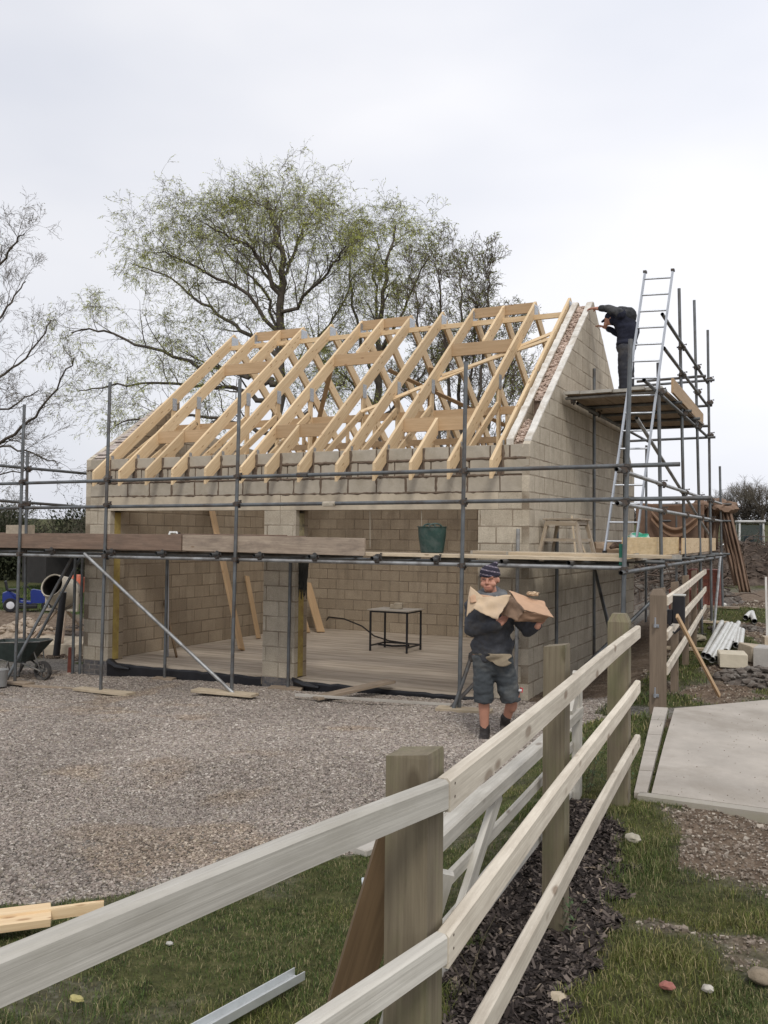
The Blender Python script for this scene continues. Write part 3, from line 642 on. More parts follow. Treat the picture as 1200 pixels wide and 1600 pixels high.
# ================================================================ GROUND
CP = np.array([(-6,-1.3,-.25),(-8,-1,-.28),(-3.7,-1.3,-.07),(-3.7,-.15,-.13),(-6,-.1,-.16),(-5,-.15,-.13),(-2.2,-.15,-.08),(-7.5,0,-.25),(-.4,-1.3,.05),(-1.5,-.1,-.06),(0,-.2,.0),(.4,-2.5,.02),(-3,-4,.03),(-6,-5,-.1),(-1,-6,.12),(.2,-7.5,.25),(1.1,-6.7,.3),(1.35,-5.5,.28),(1.3,-3.7,.25),
 (2.35,-5.5,.47),(2.6,-7.9,.48),(2.4,-9.3,.45),(1.2,-9,.42),(0,-9.5,.4),(3.6,-11,.5),(5,-8,.5),(3.5,-6,.44),(3.5,-4,.44),(3.2,-2.2,.5),(2.15,-3.3,.50),(1.45,-1.4,.32),(.6,1,.12),(.3,4,.2),(1.45,1.28,.34),(1.45,3.6,.36),(1.45,5.4,.45),(1.45,6.8,.52),(1.45,8.8,.66),
 (2.2,1,.5),(2.6,1.5,.5),(4,3,.5),(2,7,.52),(3,15,.6),(1,25,.55),(10,20,1),(8,3,.6),(7,-6,.5),(-3,3,-.2),(-3,6,-.2),(-1.5,.8,-.3),(-5.5,.8,-.35),(-.8,1.6,-.3),(-3.5,.9,-.35),(-7,1.5,-.35),(-2.3,1.2,-.3),(-1,4,-.3),(-6.5,5,-.3),(-3,9,0),
 (-10,1.5,-.35),(-9,4,-.35),(-8,8,-.3),(-14,4,-.3),(-20,10,-.25),(-28,16,-.1),(-22,24,.2),(-12,-6,-.2),(-20,-8,-.2),(-15,-2,-.25),(-30,0,-.1),(-5,20,.3),(0,15,.45),(2.36,-4.2,.53),(2.24,-3.3,.56),(2.46,-5.1,.49)])
def gz(x, y):
    x = np.asarray(x, float); y = np.asarray(y, float); sh = x.shape; X = x.ravel(); Y = y.ravel()
    o = np.zeros(X.size)
    for i in range(0, X.size, 20000):
        d = (X[i:i+20000, None]-CP[None, :, 0])**2+(Y[i:i+20000, None]-CP[None, :, 1])**2
        wt = 1/(d+0.25)**1.6; o[i:i+20000] = (wt*CP[None, :, 2]).sum(1)/wt.sum(1)
    t = np.clip((Y-26)/104, 0, 1); o = o + 4.9*t**1.15
    return o.reshape(sh)
def g1(x, y): return float(gz(np.array([x]), np.array([y]))[0])
def hn(x, y, s, seed=0):      # cheap vectorised value noise
    x = np.asarray(x)*s+seed*17.3; y = np.asarray(y)*s+seed*9.1; xi = np.floor(x).astype(int); yi = np.floor(y).astype(int); fx = x-xi; fy = y-yi
    fx = fx*fx*(3-2*fx); fy = fy*fy*(3-2*fy)
    h = lambda a, b: (np.sin(a*127.1+b*311.7+seed*74.7)*43758.5453) % 1
    return (h(xi, yi)*(1-fx)+h(xi+1, yi)*fx)*(1-fy)+(h(xi, yi+1)*(1-fx)+h(xi+1, yi+1)*fx)*fy
def sstep(a, b, x): t = np.clip((x-a)/(b-a), 0, 1); return t*t*(3-2*t)
def fbm(x, y, s, seed=0): return 0.5*hn(x, y, s, seed)+0.3*hn(x, y, s*2.3, seed+1)+0.2*hn(x, y, s*5.1, seed+2)
# where the lawn ends and the gravel begins (line from the kerb), and other zones
def fence_x(y): return np.interp(y, [-12, -9.3, -7.9, -5.5, -3.0, 3.3], [2.2, 2.58, 2.66, 2.36, 2.18, 1.7])
def zones(x, y):
    """returns weights (grass, mud, mulch) ; the rest is gravel"""
    n = fbm(x, y, 1.3, 3); n2 = fbm(x, y, 5, 5)
    # kerb line from (-0.9,-8.9) .. (1.12,-6.7) .. (1.38,-5.5) .. (1.3,-3.7)
    kx = np.interp(y, [-14, -8.3, -6.75, -5.6, -3.7, -2.0, 0], [-6, -0.25, 1.08, 1.36, 1.36, 1.45, 1.3])
    near = sstep(-0.02, 0.05, x-kx-(n2-.5)*.06)*(y < -1.2)
    fx = fence_x(y)
    grass = near*1.0
    # right side: bare stony earth by the slab, grass nearer the camera
    stony = sstep(0.0, 0.5, (y+6.75)+(n-.5)*1.5-(x-2.9)*-.2)*(x > fx+0.35)*(y < -4)
    bare = sstep(0.54, 0.68, fbm(x, y, 1.9, 8)+sstep(-9.0, -6.5, y)*.08*(x > fx))*0.8*((x > fx+0.1)*1.0 + (x < fx-.5)*.35)
    mud = np.maximum(stony, bare*(y < -4))
    mulch = sstep(0.21, 0.11, np.abs(x-(fx-0.10)+(n2-.5)*.3))*(y > -9.2)*(y < -5.9)
    mulch = np.maximum(mulch, sstep(0.25, .12, np.abs(x-(fx-.35)+(n-.5)*.5))*(y > -8.2)*(y < -5.5)*0.9)
    strip = sstep(0.10, 0.0, np.abs(x-(fx-.6)))*0
    # beyond the slab
    yard = (y > -1.9)*(x > 1.3)
    g2 = sstep(0.50, 0.60, fbm(x, y, 0.9, 12)*.85+0.36*sstep(.9, 0.0, np.abs(x-1.55))*(y < 7)+0.38*sstep(6.5, 8.5, y)*sstep(12.5, 11, y))
    grass = np.where(yard, g2, grass); mud = np.where(yard, 1-g2, mud)
    mid = (y < -1.2)*(y > -3.4)*(x > 1.4); grass = np.where(mid, sstep(.35, .55, n)*(x < 2.3), grass); mud = np.where(mid & (x > 2.2), 1, mud)
    far = sstep(19, 22, y+(n-.5)*3); heap = (x > -2)*sstep(12, 14, y)*(1-far); mud = np.maximum(mud, heap); grass = grass*(1-heap)
    grass = np.maximum(grass, far); mud = mud*(1-far)
    # left: lawn beyond, churned earth between
    left = x < -7.75
    gl = sstep(6.2, 7.2, y-(x+10)*-.1+(n-.5)*2.0); ml = sstep(1.3, 2.2, y+(n-.5)*1.2)*(1-gl)
    gl = np.maximum(gl, sstep(0.55, 0.66, n)*sstep(0.1, 0.5, y)*sstep(2.6, 2, y))
    gl = np.maximum(gl, sstep(-10, -11, x)*sstep(-3, -1, y)*.8); gl = np.maximum(gl, sstep(20, 24, y))
    grass = np.where(left, gl, grass); mud = np.where(left, ml, mud)
    inside = (x < 1.3)*(x > -7.7)*(y > -0.3)*(y < 9); grass = np.where(inside, 0, grass); mud = np.where(inside & (x > 0.0), 0.9, mud)
    # dirty patches on the gravel
    gm = sstep(0.60, 0.80, fbm(x, y, .55, 21))*0.35+0.5*sstep(-7.2, -8.6, x)*sstep(.1, -1.5, y)*n
    mud = np.where(grass < .2, np.maximum(mud, gm*(1-grass)), mud)
    mulch = mulch*(1-far)
    return np.clip(grass*(1-mud)*(1-mulch), 0, 1), np.clip(mud*(1-mulch), 0, 1), np.clip(mulch, 0, 1)
def sheet(xs, ys, name, mt, dz=0.0, rough=0.012):
    X, Y = np.meshgrid(xs, ys); Z = gz(X, Y)
    g, md, mu = zones(X, Y)
    step = max(xs[1]-xs[0], ys[1]-ys[0])
    Z = Z+(fbm(X, Y, 3.0, 30)-.5)*(0.02+0.05*md+0.03*g)+(fbm(X, Y, 11, 31)-.5)*0.02*(1+md)+dz
    # heaps of earth beyond the slab are separate things; spoil here is only low
    nv = X.size; co = np.stack([X, Y, Z], -1).reshape(-1, 3).astype(np.float32)
    nx, ny = len(xs), len(ys); i = np.arange((ny-1)*(nx-1)); r = i//(nx-1); c = i % (nx-1); a = r*nx+c
    F = np.stack([a, a+1, a+nx+1, a+nx], -1).astype(np.int32)
    me = bpy.data.meshes.new(name); me.vertices.add(nv); me.vertices.foreach_set('co', co.ravel())
    me.loops.add(F.size); me.loops.foreach_set('vertex_index', F.ravel()); me.polygons.add(len(F)); me.polygons.foreach_set('loop_start', np.arange(0, F.size, 4, dtype=np.int32))
    me.polygons.foreach_set('use_smooth', np.ones(len(F), bool)); me.update(calc_edges=True)
    at = me.color_attributes.new('zone', 'FLOAT_COLOR', 'POINT')
    at.data.foreach_set('color', np.stack([g, md, mu, np.ones_like(g)], -1).astype(np.float32).ravel())
    me.materials.append(mt); o = bpy.data.objects.new(name, me); C.objects.link(o); o['kind'] = 'structure'; return o
def ground_mat(t, b):
    p = gco(t, attr='pos'); z = nn(t, 'ShaderNodeVertexColor', layer_name='zone'); sep = nn(t, 'ShaderNodeSeparateColor'); t.links.new(z.outputs[0], sep.inputs[0])
    # gravel: crushed stone of mixed greys, pinks and creams
    vo = nn(t, 'ShaderNodeTexVoronoi'); vo.inputs['Scale'].default_value = 42; t.links.new(p, vo.inputs['Vector'])
    hue = nn(t, 'ShaderNodeSeparateColor'); t.links.new(vo.outputs['Color'], hue.inputs[0])
    gcol = ramp(t, hue.outputs[0], [(0.0, (0.11, 0.095, 0.085)), (0.35, (0.20, 0.178, 0.16)), (0.7, (0.30, 0.272, 0.245)), (1.0, (0.44, 0.41, 0.375))])
    gcol = mixc(t, ramp(t, vo.outputs['Distance'], [(0.35, (0, 0, 0)), (0.75, (0.75,)*3)]), gcol, (0.06, 0.05, 0.045))
    gcol = mixc(t, ramp(t, noise(t, p, 0.6, 5), [(0.35, (0, 0, 0)), (0.7, (0.45,)*3)]), gcol, (0.25, 0.235, 0.19))
    mcol = ramp(t, noise(t, p, 7, 7, 0.7), [(0.25, (0.07, 0.05, 0.035)), (0.5, (0.17, 0.125, 0.09)), (0.75, (0.30, 0.24, 0.18))])
    grs = ramp(t, noise(t, p, 9, 6, 0.7), [(0.3, (0.035, 0.036, 0.018)), (0.55, (0.085, 0.088, 0.035)), (0.75, (0.17, 0.15, 0.075))])
    mul = ramp(t, noise(t, p, 30, 5, 0.8), [(0.3, (0.012, 0.010, 0.009)), (0.7, (0.07, 0.055, 0.045))])
    c = mixc(t, sep.outputs[1], gcol, mcol); c = mixc(t, sep.outputs[0], c, grs); c = mixc(t, sep.outputs[2], c, mul)
    t.links.new(c, b.inputs['Base Color']); b.inputs['Roughness'].default_value = 0.95; b.inputs['Specular IOR Level'].default_value = 0.1
    h = math_(t, 'ADD', math_(t, 'MULTIPLY', vo.outputs['Distance'], -0.7), math_(t, 'MULTIPLY', noise(t, p, 50, 5, 0.8), 0.6))
    bump(t, b, h, 0.9, 0.02)
GM = mat('ground_mix', ground_mat)
# one graded sheet: dense near, coarse far, out to the horizon
def graded(lo, hi, a, b, fine, mid):
    l = list(np.arange(lo, a, mid)) + list(np.arange(a, b, fine)) + list(np.arange(b, hi, mid)) + [hi]
    return np.array(l)
xs = np.concatenate([-np.geomspace(500, 31, 14), np.arange(-30, -9, 0.5), np.arange(-9, 5.5, 0.07), np.arange(5.5, 16, .6), np.geomspace(16.5, 500, 14)])
ys = np.concatenate([-np.geomspace(120, 15, 6), np.arange(-14, 9.5, 0.07), np.arange(9.5, 34, .5), np.geomspace(35, 900, 26)])
sheet(xs, ys, 'ground', GM)

def kline(y): return np.interp(y, [-14, -8.3, -6.75, -5.6, -3.7, -2.0, 0], [-6, -0.25, 1.08, 1.36, 1.36, 1.45, 1.3])
# ================================================================ FENCE AND GATES
FD = Vector((-0.096, 0.995, 0)).normalized()
P1 = Vector((2.764, -9.360, 1.560)); P3 = Vector((2.439, -5.413, 1.560))
FD = (P3-P1).normalized(); FN = Vector((FD.y, -FD.x, 0))        # FN points to the camera side
ang = math.atan2(FD.y, FD.x)-math.pi/2
fence = empty('post_and_rail_fence', (2.55, -7.5, 0.45), 0, 'pale three-rail timber fence running from the foreground corner post towards the concrete slab', 'fence')
fq = lambda o: (setattr(o, 'parent', fence), setattr(o, 'matrix_parent_inverse', Matrix.Translation((-2.55, 7.5, -0.45))), o)[2]
def post(c, w, zt, mt, name='post', cham=0.0, zb=None, par=fq, a=ang, d=None):
    m = MB(); d = d or w; zb = (g1(c[0], c[1])-0.2) if zb is None else zb; R = rotz(a); off = random.uniform(0, 40)
    if cham: 
        lv = [(zb, 1), (zt-cham, 1), (zt, 0.62)]
    else: lv = [(zb, 1), (zt-0.006, 1), (zt, 0.97)]
    vs = []; gs = []; fs = []
    for z, k in lv:
        for sx, sy in ((-1, -1), (1, -1), (1, 1), (-1, 1)):
            ky = k; kx = k if cham == 0 else k
            q = R@Vector((sx*w/2*kx, sy*d/2*ky, 0)); vs.append((c[0]+q.x, c[1]+q.y, z+(0.006*sx if not cham and z == zt else 0))); gs.append((z+off, sx*w/2+off, sy*d/2))
    for i in range(2):
        for k in range(4): fs.append((i*4+k, i*4+(k+1) % 4, i*4+4+(k+1) % 4, i*4+4+k))
    fs.append((8, 9, 10, 11)); m.add(vs, fs, gs); m.g[-4:] = [(g[0], g[1], g[2]) for g in m.g[-4:]]
    return par(m.build(name, mt))
c1 = P1 + FD*0.06 - FN*0.092
post((c1.x-.005, c1.y-0.02), 0.105, 1.605, POST, a=0.05)
s2 = (Vector((0, 0, 0)) + P1.lerp(P3, 0.40)); PP2 = Vector((2.585, -7.500, 1.560))
q2 = PP2 + FN*(-0.045-0.052) ; post((q2.x, q2.y), 0.092, 1.655, POST, a=ang-.06)
q3 = P3 - FD*0.12 - FN*0.115; post((q3.x, q3.y), 0.128, 1.64, POST, cham=0.05, a=ang)
RAILG = None
NAIL = plain('nail_head', (0.12, 0.09, 0.07), .6, .6)
def rail(p0, p1, zt, mt, h=0.066, w=0.034, name='rail', par=fq, kink=0.0, nails=()):
    p0 = Vector(p0); p1 = Vector(p1); p0.z = p1.z = 0; d = (p1-p0); L = d.length; d.normalize(); n = Vector((d.y, -d.x, 0))
    k = max(2, int(L/0.25)); m = MB(); off = random.uniform(0, 40); vs = []; gs = []; fs = []; ch = 0.007
    prof = [(-w/2, -h), (w/2, -h), (w/2, -ch), (w/2-ch, 0), (-w/2+ch, 0), (-w/2, -ch)]
    for i in range(k+1):
        t = i/k; q = p0.lerp(p1, t); sag = 0.004*math.sin(t*7+off)
        for (a, b) in prof: vs.append((q.x+n.x*a, q.y+n.y*a, zt+b+sag)); gs.append((t*L+off, b+off, a))
    for i in range(k):
        for j in range(6): fs.append((i*6+j, i*6+(j+1) % 6, i*6+6+(j+1) % 6, i*6+6+j))
    fs.append(tuple(range(5, -1, -1))); fs.append(tuple(range(k*6, k*6+6)))
    fs = [f[::-1] for f in fs]
    m.add(vs, fs, gs); o = par(m.build(name, mt))
    for t in nails:
        q = p0.lerp(p1, t); s = n*(w/2+0.001)
        mm = MB(); mm.tube((q.x+s.x, q.y+s.y, zt-0.05), (q.x+s.x*1.08, q.y+s.y*1.08, zt-0.05), 0.005, 8); mm.build('nail', NAIL, o).matrix_parent_inverse = o.matrix_world.inverted() if False else Matrix.Identity(4)
        mm = None
    return o
off = -FN*0.017
for zt, zz in ((1.56, 0), (1.215, 0), (0.875, 0)):
    rail(P1+off, P3+off+FD*(-.0), zt, RAIL, 0.076, 0.036)
E1 = Vector((2.577, -10.433, 1.560)); LD = (E1-P1); LD.z = 0; LD.normalize(); LN = Vector((-LD.y, LD.x, 0))
st = P1 - FD*0.004 - LN*0.0
for zt in (1.558, 1.212, 0.87):
    a = st + LD*0.004; rail(a-LN*0.017*(1 if LN.dot(FN) > 0 else -1), a+LD*2.3-LN*0.017*(1 if LN.dot(FN) > 0 else -1), zt, GREYR, h=.064, w=0.036)
pL = st+LD*2.25; post((pL.x-.1, pL.y), 0.1, 1.6, POST)
# nail heads at the joints
m = MB()
for zt in (1.56, 1.215, 0.875):
    for q, dd in ((P1+FD*0.035, FN), (P1+LD*0.03, (LN if LN.dot(FN) > 0 else -LN)), (PP2+FD*0.0, FN), (PP2+FD*.03, FN), (P3-FD*.10, FN)):
        for dz in (-.018, -.048): 
            c = Vector((q.x, q.y, zt+dz))+dd*0.0; m.tube(c-dd*.004, c+dd*0.002, 0.0032, 8)
fq(m.build('nail_heads', NAIL))
# the old field gate standing behind the fence
GA = Vector((2.268, -8.239, 1.020)); GB = Vector((2.087, -5.448, 1.020)); GD = (GB-GA).normalized(); GN = Vector((GD.y, -GD.x, 0))
gate = empty('field_gate', (GA.x, GA.y, 0.4), 0, 'weathered low field gate with a diagonal brace leaning just behind the pale fence', 'gate')
gq = lambda o: (setattr(o, 'parent', gate), setattr(o, 'matrix_parent_inverse', Matrix.Translation((-GA.x, -GA.y, -0.4))), o)[2]
G0 = GA-GD*0.12; 
rail(G0-GN*.035, GB-GN*.035, 1.02, GREYR, 0.062, 0.07, 'top_rail', gq)
for z in (0.80, 0.64, 0.50): rail(G0-GN*.06, GB-GN*.06, z, GREYR, 0.055, 0.022, 'bar', gq)
gb = lambda u, z, o=0.0: Vector((0, 0, z))+Vector(((G0+GD*u)-GN*(0.035+o)).xy.to_3d())
LG = (GB-G0).length
m = MB(); m.beam(gb(LG*.64, 0.96, -.03), gb(LG*.64+.06, 0.36, -.03), 0.03, 0.075, GD); gq(m.build('stile', POST))
m = MB(); m.beam(gb(1.02, 0.95, .0), gb(0.10, 0.40, .0), 0.028, 0.075, (0, 0, 1)); gq(m.build('brace', GREYR))
m = MB(); m.beam(gb(LG-.30, 1.01, .0), gb(LG-.02, 1.22, .0), 0.05, 0.09, (0, 0, 1)); m.beam(gb(LG-.03, 1.24, 0), gb(LG-.03, 0.42, 0), 0.05, 0.09, GD); gq(m.build('hanging_stile', GREYR))
m = MB(); m.beam(gb(0.05, 1.0, 0), gb(0.05, 0.42, 0), 0.05, 0.08, GD); gq(m.build('stile', GREYR))
# brown board and grey board propped behind the corner post
pb = c1
m = MB(); m.beam((pb.x-.10, pb.y+.14, 1.42), (2.235, -9.16, 0.36), 0.03, 0.10, (.85, .45, .25)); o = m.build('leaning_board', STAIN, origin=(2.3, -9.2, .7)); tag(o, 'orange-brown stained board leaning against the back of the foreground corner post', 'board')
m = MB(); m.beam((pb.x-.03, pb.y+.20, 1.25), (2.36, -9.08, 0.38), 0.025, 0.07, (.85, .45, .25)); o = m.build('leaning_board', GREYR, origin=(2.4, -9.2, .7)); tag(o, 'narrow grey board half hidden between the corner post and the brown board', 'board')

# second fence beyond the gateway
HP = Vector((2.018, -2.381, 0.500)); HPa = Vector((HP.x, HP.y, 0))
fence2 = empty('far_post_and_rail_fence', (HP.x, HP.y, 0.5), 0, 'three-rail fence behind the brown gate post, passing under the gable scaffold', 'fence')
f2 = lambda o: (setattr(o, 'parent', fence2), setattr(o, 'matrix_parent_inverse', Matrix.Translation((-HP.x, -HP.y, -0.5))), o)[2]
hg = empty('gate_post', (HP.x, HP.y, 0.45), 0, 'thick brown gate post with pointed top and two hinge pins, beside the concrete slab', 'post')
hq = lambda o: (setattr(o, 'parent', hg), setattr(o, 'matrix_parent_inverse', Matrix.Translation((-HP.x, -HP.y, -0.45))), o)[2]
post((HP.x, HP.y+.06), 0.155, 1.625, POST2, cham=0.055, par=hq, zb=.3, a=ang+.12)
for z in (1.28, 0.62):
    m = MB(); m.tube((HP.x+.0, HP.y-.02, z), (HP.x+.0, HP.y-.09, z), .012, 8); m.tube((HP.x, HP.y-.085, z-.01), (HP.x, HP.y-.085, z+.085), .008, 8); m.box((HP.x, HP.y-.022, z), (.05, .006, .03)); hq(m.build('hinge_pin', ALU))
F0 = HPa + FD*0.12 + FN*0.075
for zt in (1.55, 1.22, 0.88): rail(F0, F0+FD*9.0, zt, RAIL, 0.085, 0.038, 'rail', f2)
for k, u in enumerate((0.42, 2.3, 4.4, 6.6, 8.8)): 
    q = HPa+FD*u-FN*0.0; post((q.x, q.y), 0.085, 1.60+.02*(k == 0), POST2, par=f2, zb=.3)
# black boxes on that fence
bx = HPa+FD*0.75+FN*0.15
m = MB(); m.box((bx.x, bx.y, 1.385), (0.12, .10, .28), rotz(ang), ch=.008); o = m.build('wall_box', BLACK, origin=(bx.x, bx.y, 1.3)); tag(o, 'black plastic box with a light grey lid fixed to the far fence rails', 'box')
m = MB(); m.box((0, 0, .235), (0.135, .11, .018), rotz(ang), ch=.004); m.build('lid', plain('grey_lid', (.5, .5, .47), .5), o)
m = MB(); m.box((bx.x-.085, bx.y-.02, 1.31), (0.05, .07, .15), rotz(ang), ch=.006); m.poly([(bx.x-.085, bx.y-.03, 1.24), (bx.x-.07, bx.y-.06, 1.17), (bx.x-.03, bx.y-.06, 1.15), (bx.x+.02, bx.y-.05, 1.20)], .012, 8); o = m.build('socket_box', BLACK, origin=(bx.x-.085, bx.y, 1.3)); tag(o, 'small black socket box with a curled cable next to the larger black box', 'box')
m = MB(); m.beam(Vector((2.200, -2.357, 1.383)), Vector((2.484, -1.488, 0.520)), 0.045, 0.022, (1, 0, 0)); o = m.build('wooden_stake', NEWD, origin=(2.471, -1.365, 0.500)); tag(o, 'thin wooden lath propped from the ground against the far fence', 'stake')

# ================================================================ SLAB
slz = lambda x, y: 0.5+0.035*(y+5.4)
def slabpoly(pts, th, name, mt):
    m = MB(); vs = [(x, y, slz(x, y)) for x, y in pts]+[(x, y, slz(x, y)-th) for x, y in pts]; n = len(pts)
    fs = [tuple(range(n))]+[(i, i+n, (i+1) % n+n, (i+1) % n) for i in range(n)]; 
    a = sum(pts[i][0]*pts[(i+1) % n][1]-pts[(i+1) % n][0]*pts[i][1] for i in range(n))
    if a < 0: fs = [f[::-1] for f in fs]
    m.add(vs, fs, vs); o = m.build(name, mt); o['kind'] = 'structure'; return o
cs = plain('path_concrete', (0.40, 0.36, 0.31), 0.95, 0, 0.16, 2.3, dirt=(0.29, 0.255, 0.21), bumpy=0.5)
slabpoly([(2.50, -5.36), (6.5, -5.36), (6.5, -0.6), (3.35, -1.75), (2.95, -2.10), (2.25, -2.82), (2.37, -4.1)], 0.12, 'concrete_path', cs)
slabpoly([(2.43, -5.45), (6.5, -5.44), (6.5, -5.37), (2.43, -5.37)], 0.13, 'path_edging', plain('edging', (0.36, 0.33, 0.28), .9, 0, .1, 5, dirt=(.3, .28, .2)))
for i in range(5):
    t0 = i/5; t1 = (i+.97)/5; lf = lambda t: (2.40-.33*t, -5.40+2.58*t); rg = lambda t: (2.475-.285*t, -5.38+2.58*t)
    slabpoly([lf(t0), rg(t0), rg(t1), lf(t1)], 0.05, 'edge_paver', cs)
# kerb between lawn and gravel: short concrete edging lengths
KG = 'concrete edging kerbs between lawn and gravel'
kl = [(1.13, -6.70), (1.36, -5.75), (1.42, -4.8), (1.40, -3.9)]
m = MB(0.003)
kp = [(-1.2, -9.2), (-0.55, -8.5), (0.2, -7.68), (1.10, -6.72), (1.37, -5.75), (1.43, -4.8), (1.40, -3.9), (1.36, -2.9)]
kn = ['hidden furthest left behind the rails', 'left behind the grey rail', 'in the left middle behind the grey rail', 'just left of the foreground corner post', 'first right of the corner post between the gate bars', 'second right of the corner post', 'near the carrying man', 'beside the second fence post']
for i in range(3, len(kp)-1):
    a = Vector((*kp[i], 0)); b = Vector((*kp[i+1], 0)); a.z = g1(a.x, a.y)+.0; b.z = g1(b.x, b.y)+.0; d = (b-a).normalized()
    m = MB(0.003); m.beam(a+d*.01, b-d*.01, 0.16 if i in (3, 4) else .10, 0.07, ch=.006); o = m.build('kerb', CONC, origin=a); tag(o, 'concrete edging kerb '+kn[i], 'kerb', KG)
o = board('edging_strip', (-2.9, -0.98, -0.02), (-.5, -1.02, 0.065), 0.05, 0.03, CONC, 'thin concrete strip flush in the gravel in front of the right-hand opening', 'edging')
o = board('edging_strip', (0.25, -1.0, 0.07), (1.2, -0.9, 0.22), 0.05, 0.03, CONC, 'thin concrete strip in the gravel behind the second fence post', 'edging')
# ================================================================ LOOSE TIMBER ON THE GROUND
board('loose_plank', (-2.568, -1.036, -0.030), (-1.961, 0.013, 0.100), 0.2, 0.035, OLDB, 'weathered plank lying askew from the gravel onto the slab edge of the right-hand opening', 'plank')
board('loose_plank', (-7.523, -1.363, -0.230), (-6.226, -1.201, -0.220), 0.09, 0.03, OLDB, 'narrow grey plank flat on the gravel below the left pillar', 'plank')
board('new_joist', (0.455, -8.33, 0.43), (-0.85, -9.72, 0.43), 0.19, 0.035, NEW, 'wide fresh-cut board end lying flat on the grass at the lower left', 'timber')
board('new_joist', (0.60, -8.16, 0.43), (-0.75, -9.68, 0.43), 0.03, 0.05, NEW, 'second fresh-cut length, a thin edge showing above the grey rail', 'timber')
m = MB(); a = Vector((1.766, -8.375, 0.470)); b = Vector((1.683, -8.896, 0.480)); 
m.beam(a, b, 0.05, 0.004); d = (b-a).normalized(); n = Vector((-d.y, d.x, 0))
m.beam(a+n*.025+V(0, 0, .014), b+n*.025+V(0, 0, .014), 0.004, 0.03); m.beam(a-n*.025+V(0, 0, .014), b-n*.025+V(0, 0, .014), 0.004, 0.03)
for i in range(14): q = a+d*(.03+i*.045); m.tube(q+V(0, 0, .001), q+V(0, 0, .0035), 0.006, 8)
o = m.build('steel_channel', plain('galvanised_sheet', (.66, .68, .68), .4, .55, .1, 8), origin=a); tag(o, 'short galvanised steel channel with punched holes on the grass in front', 'channel')
m = MB(); a = Vector((1.456, -7.296, 0.400)); m.tube(a, a+V(.12, .06, .02), .022, 12, cap=False); m.tube(a, a+V(.01, .005, .0), .024, 12); o = m.build('pipe_end', plain('pipe_grey', (.45, .48, .5), .5)); tag(o, 'grey pipe end just left of the corner post in the grass', 'pipe')

# ================================================================ INSIDE THE GARAGE
board('leaning_plank', (-6.05, 2.2, 0.03), (-7.33, 2.86, 2.80), 0.22, 0.045, NEWD, 'wide new plank leaning on the left inner wall behind the front lift', 'plank', upv=(1, .35, .45))
m = MB(); m.beam((-6.472, 0.913, 0.020), (-9.093, 3.000, 2.544), 0.03, 0.05); o = m.build('leaning_lath', STAIN); tag(o, 'thin dark lath leaning inside the left opening', 'lath')
m = MB(); m.beam((-7.416, 2.222, 0.020), (-7.738, 2.000, 2.332), 0.05, 0.02, (0, 1, 0)); o = m.build('leaning_rod', plain('orange_paint', (0.42, 0.085, 0.03), .6, 0, .25, 12, dirt=(.2, .08, .05))); tag(o, 'orange painted straight edge leaning inside the left opening', 'straight edge')
m = MB(); m.beam((-6.600, 0.836, 0.020), (-7.547, 1.900, 2.331), 0.04, 0.02, (0, 1, 0)); o = m.build('leaning_batten', ALU); tag(o, 'grey metal batten upright beside the orange straight edge', 'batten')
for i, (x, dx, lb) in enumerate(((-6.62, -.55, 'first short board leaning behind the pier'), (-6.40, -.55, 'second short board leaning behind the pier, nearest the rear corner'))):
    board('leaning_board', (x, 5.35+.25*i, 0.02), (x+dx, 5.65+.25*i, 1.05), 0.20, 0.03, NEWD, lb, 'board', 'short boards leaning behind the pier', upv=(1, -.4, .4))
m = MB(); m.beam((-6.85, 3.9, .02), (-7.3, 4.1, 1.25), 0.12, .03, (1, 0, .3)); o = m.build('leaning_board', NEWD); tag(o, 'board edge peeping out left of the pier in the left opening', 'board')
T0 = Vector((-4.120, 3.432, 0.000)); TL = Vector((1, 0, 0))
tab = empty('steel_frame_table', (T0.x+.35, T0.y+.35, 0), 0.0, 'small black steel-framed table on the garage floor', 'table')
def tp(o): o.parent = tab; return o
fw_, fd_ = 0.37, 0.30
for sx, sy in ((-1, -1), (1, -1), (1, 1), (-1, 1)):
    m = MB(); m.box((sx*fw_, sy*fd_, .365), (.03, .03, .73)); tp(m.build('leg', BLACK))
m = MB()
for sy in (-1, 1): m.box((0, sy*fd_, .725), (.71, .03, .03))
for sx in (-1, 1): m.box((sx*fw_, 0, .725), (.03, .57, .03)); m.box((sx*fw_, 0, .10), (.025, .57, .025))
m.box((0, fd_, .10), (.71, .025, .025)); tp(m.build('frame', BLACK))
m = MB(0.002); m.box((0.0, 0, .752), (.84, .68, .022), ch=.003); tp(m.build('table_top', plain('dusty_board', (.42, .38, .32), .9, 0, .2, 8)))
tab.rotation_euler = (0, 0, R_(0)); tab.location = (T0.x+.40, T0.y+.33, 0)
m = MB(0.004); m.box((T0.x+.30, T0.y+.42, .80), (.12, .10, .07), rotz(.4), ch=.01); o = m.build('block_offcut', BLOCKS); tag(o, 'small rough block offcut on the left of the steel table', 'block')
m = MB(0.004); m.box((T0.x+.44, T0.y+.36, .82), (.16, .10, .11), rotz(.1), ch=.01); o = m.build('block_offcut', BLOCKS); tag(o, 'larger pale block offcut in the middle of the steel table', 'block')
m = MB(); pts = [(-6.7, 6.35, 0.2), (-6.5, 6.1, .30), (-6.0, 5.9, .30), (-5.4, 5.6, .20), (-4.9, 5.2, .06), (-4.4, 4.9, .02), (-3.9, 4.7, .02), (-3.75, 4.4, .02), (-4.0, 4.2, .02), (-4.35, 4.3, .02)]
m.poly(pts, .016, 8); o = m.build('black_hose', BLACK); tag(o, 'black hose looping across the garage floor behind the table', 'hose')
m = MB(); 
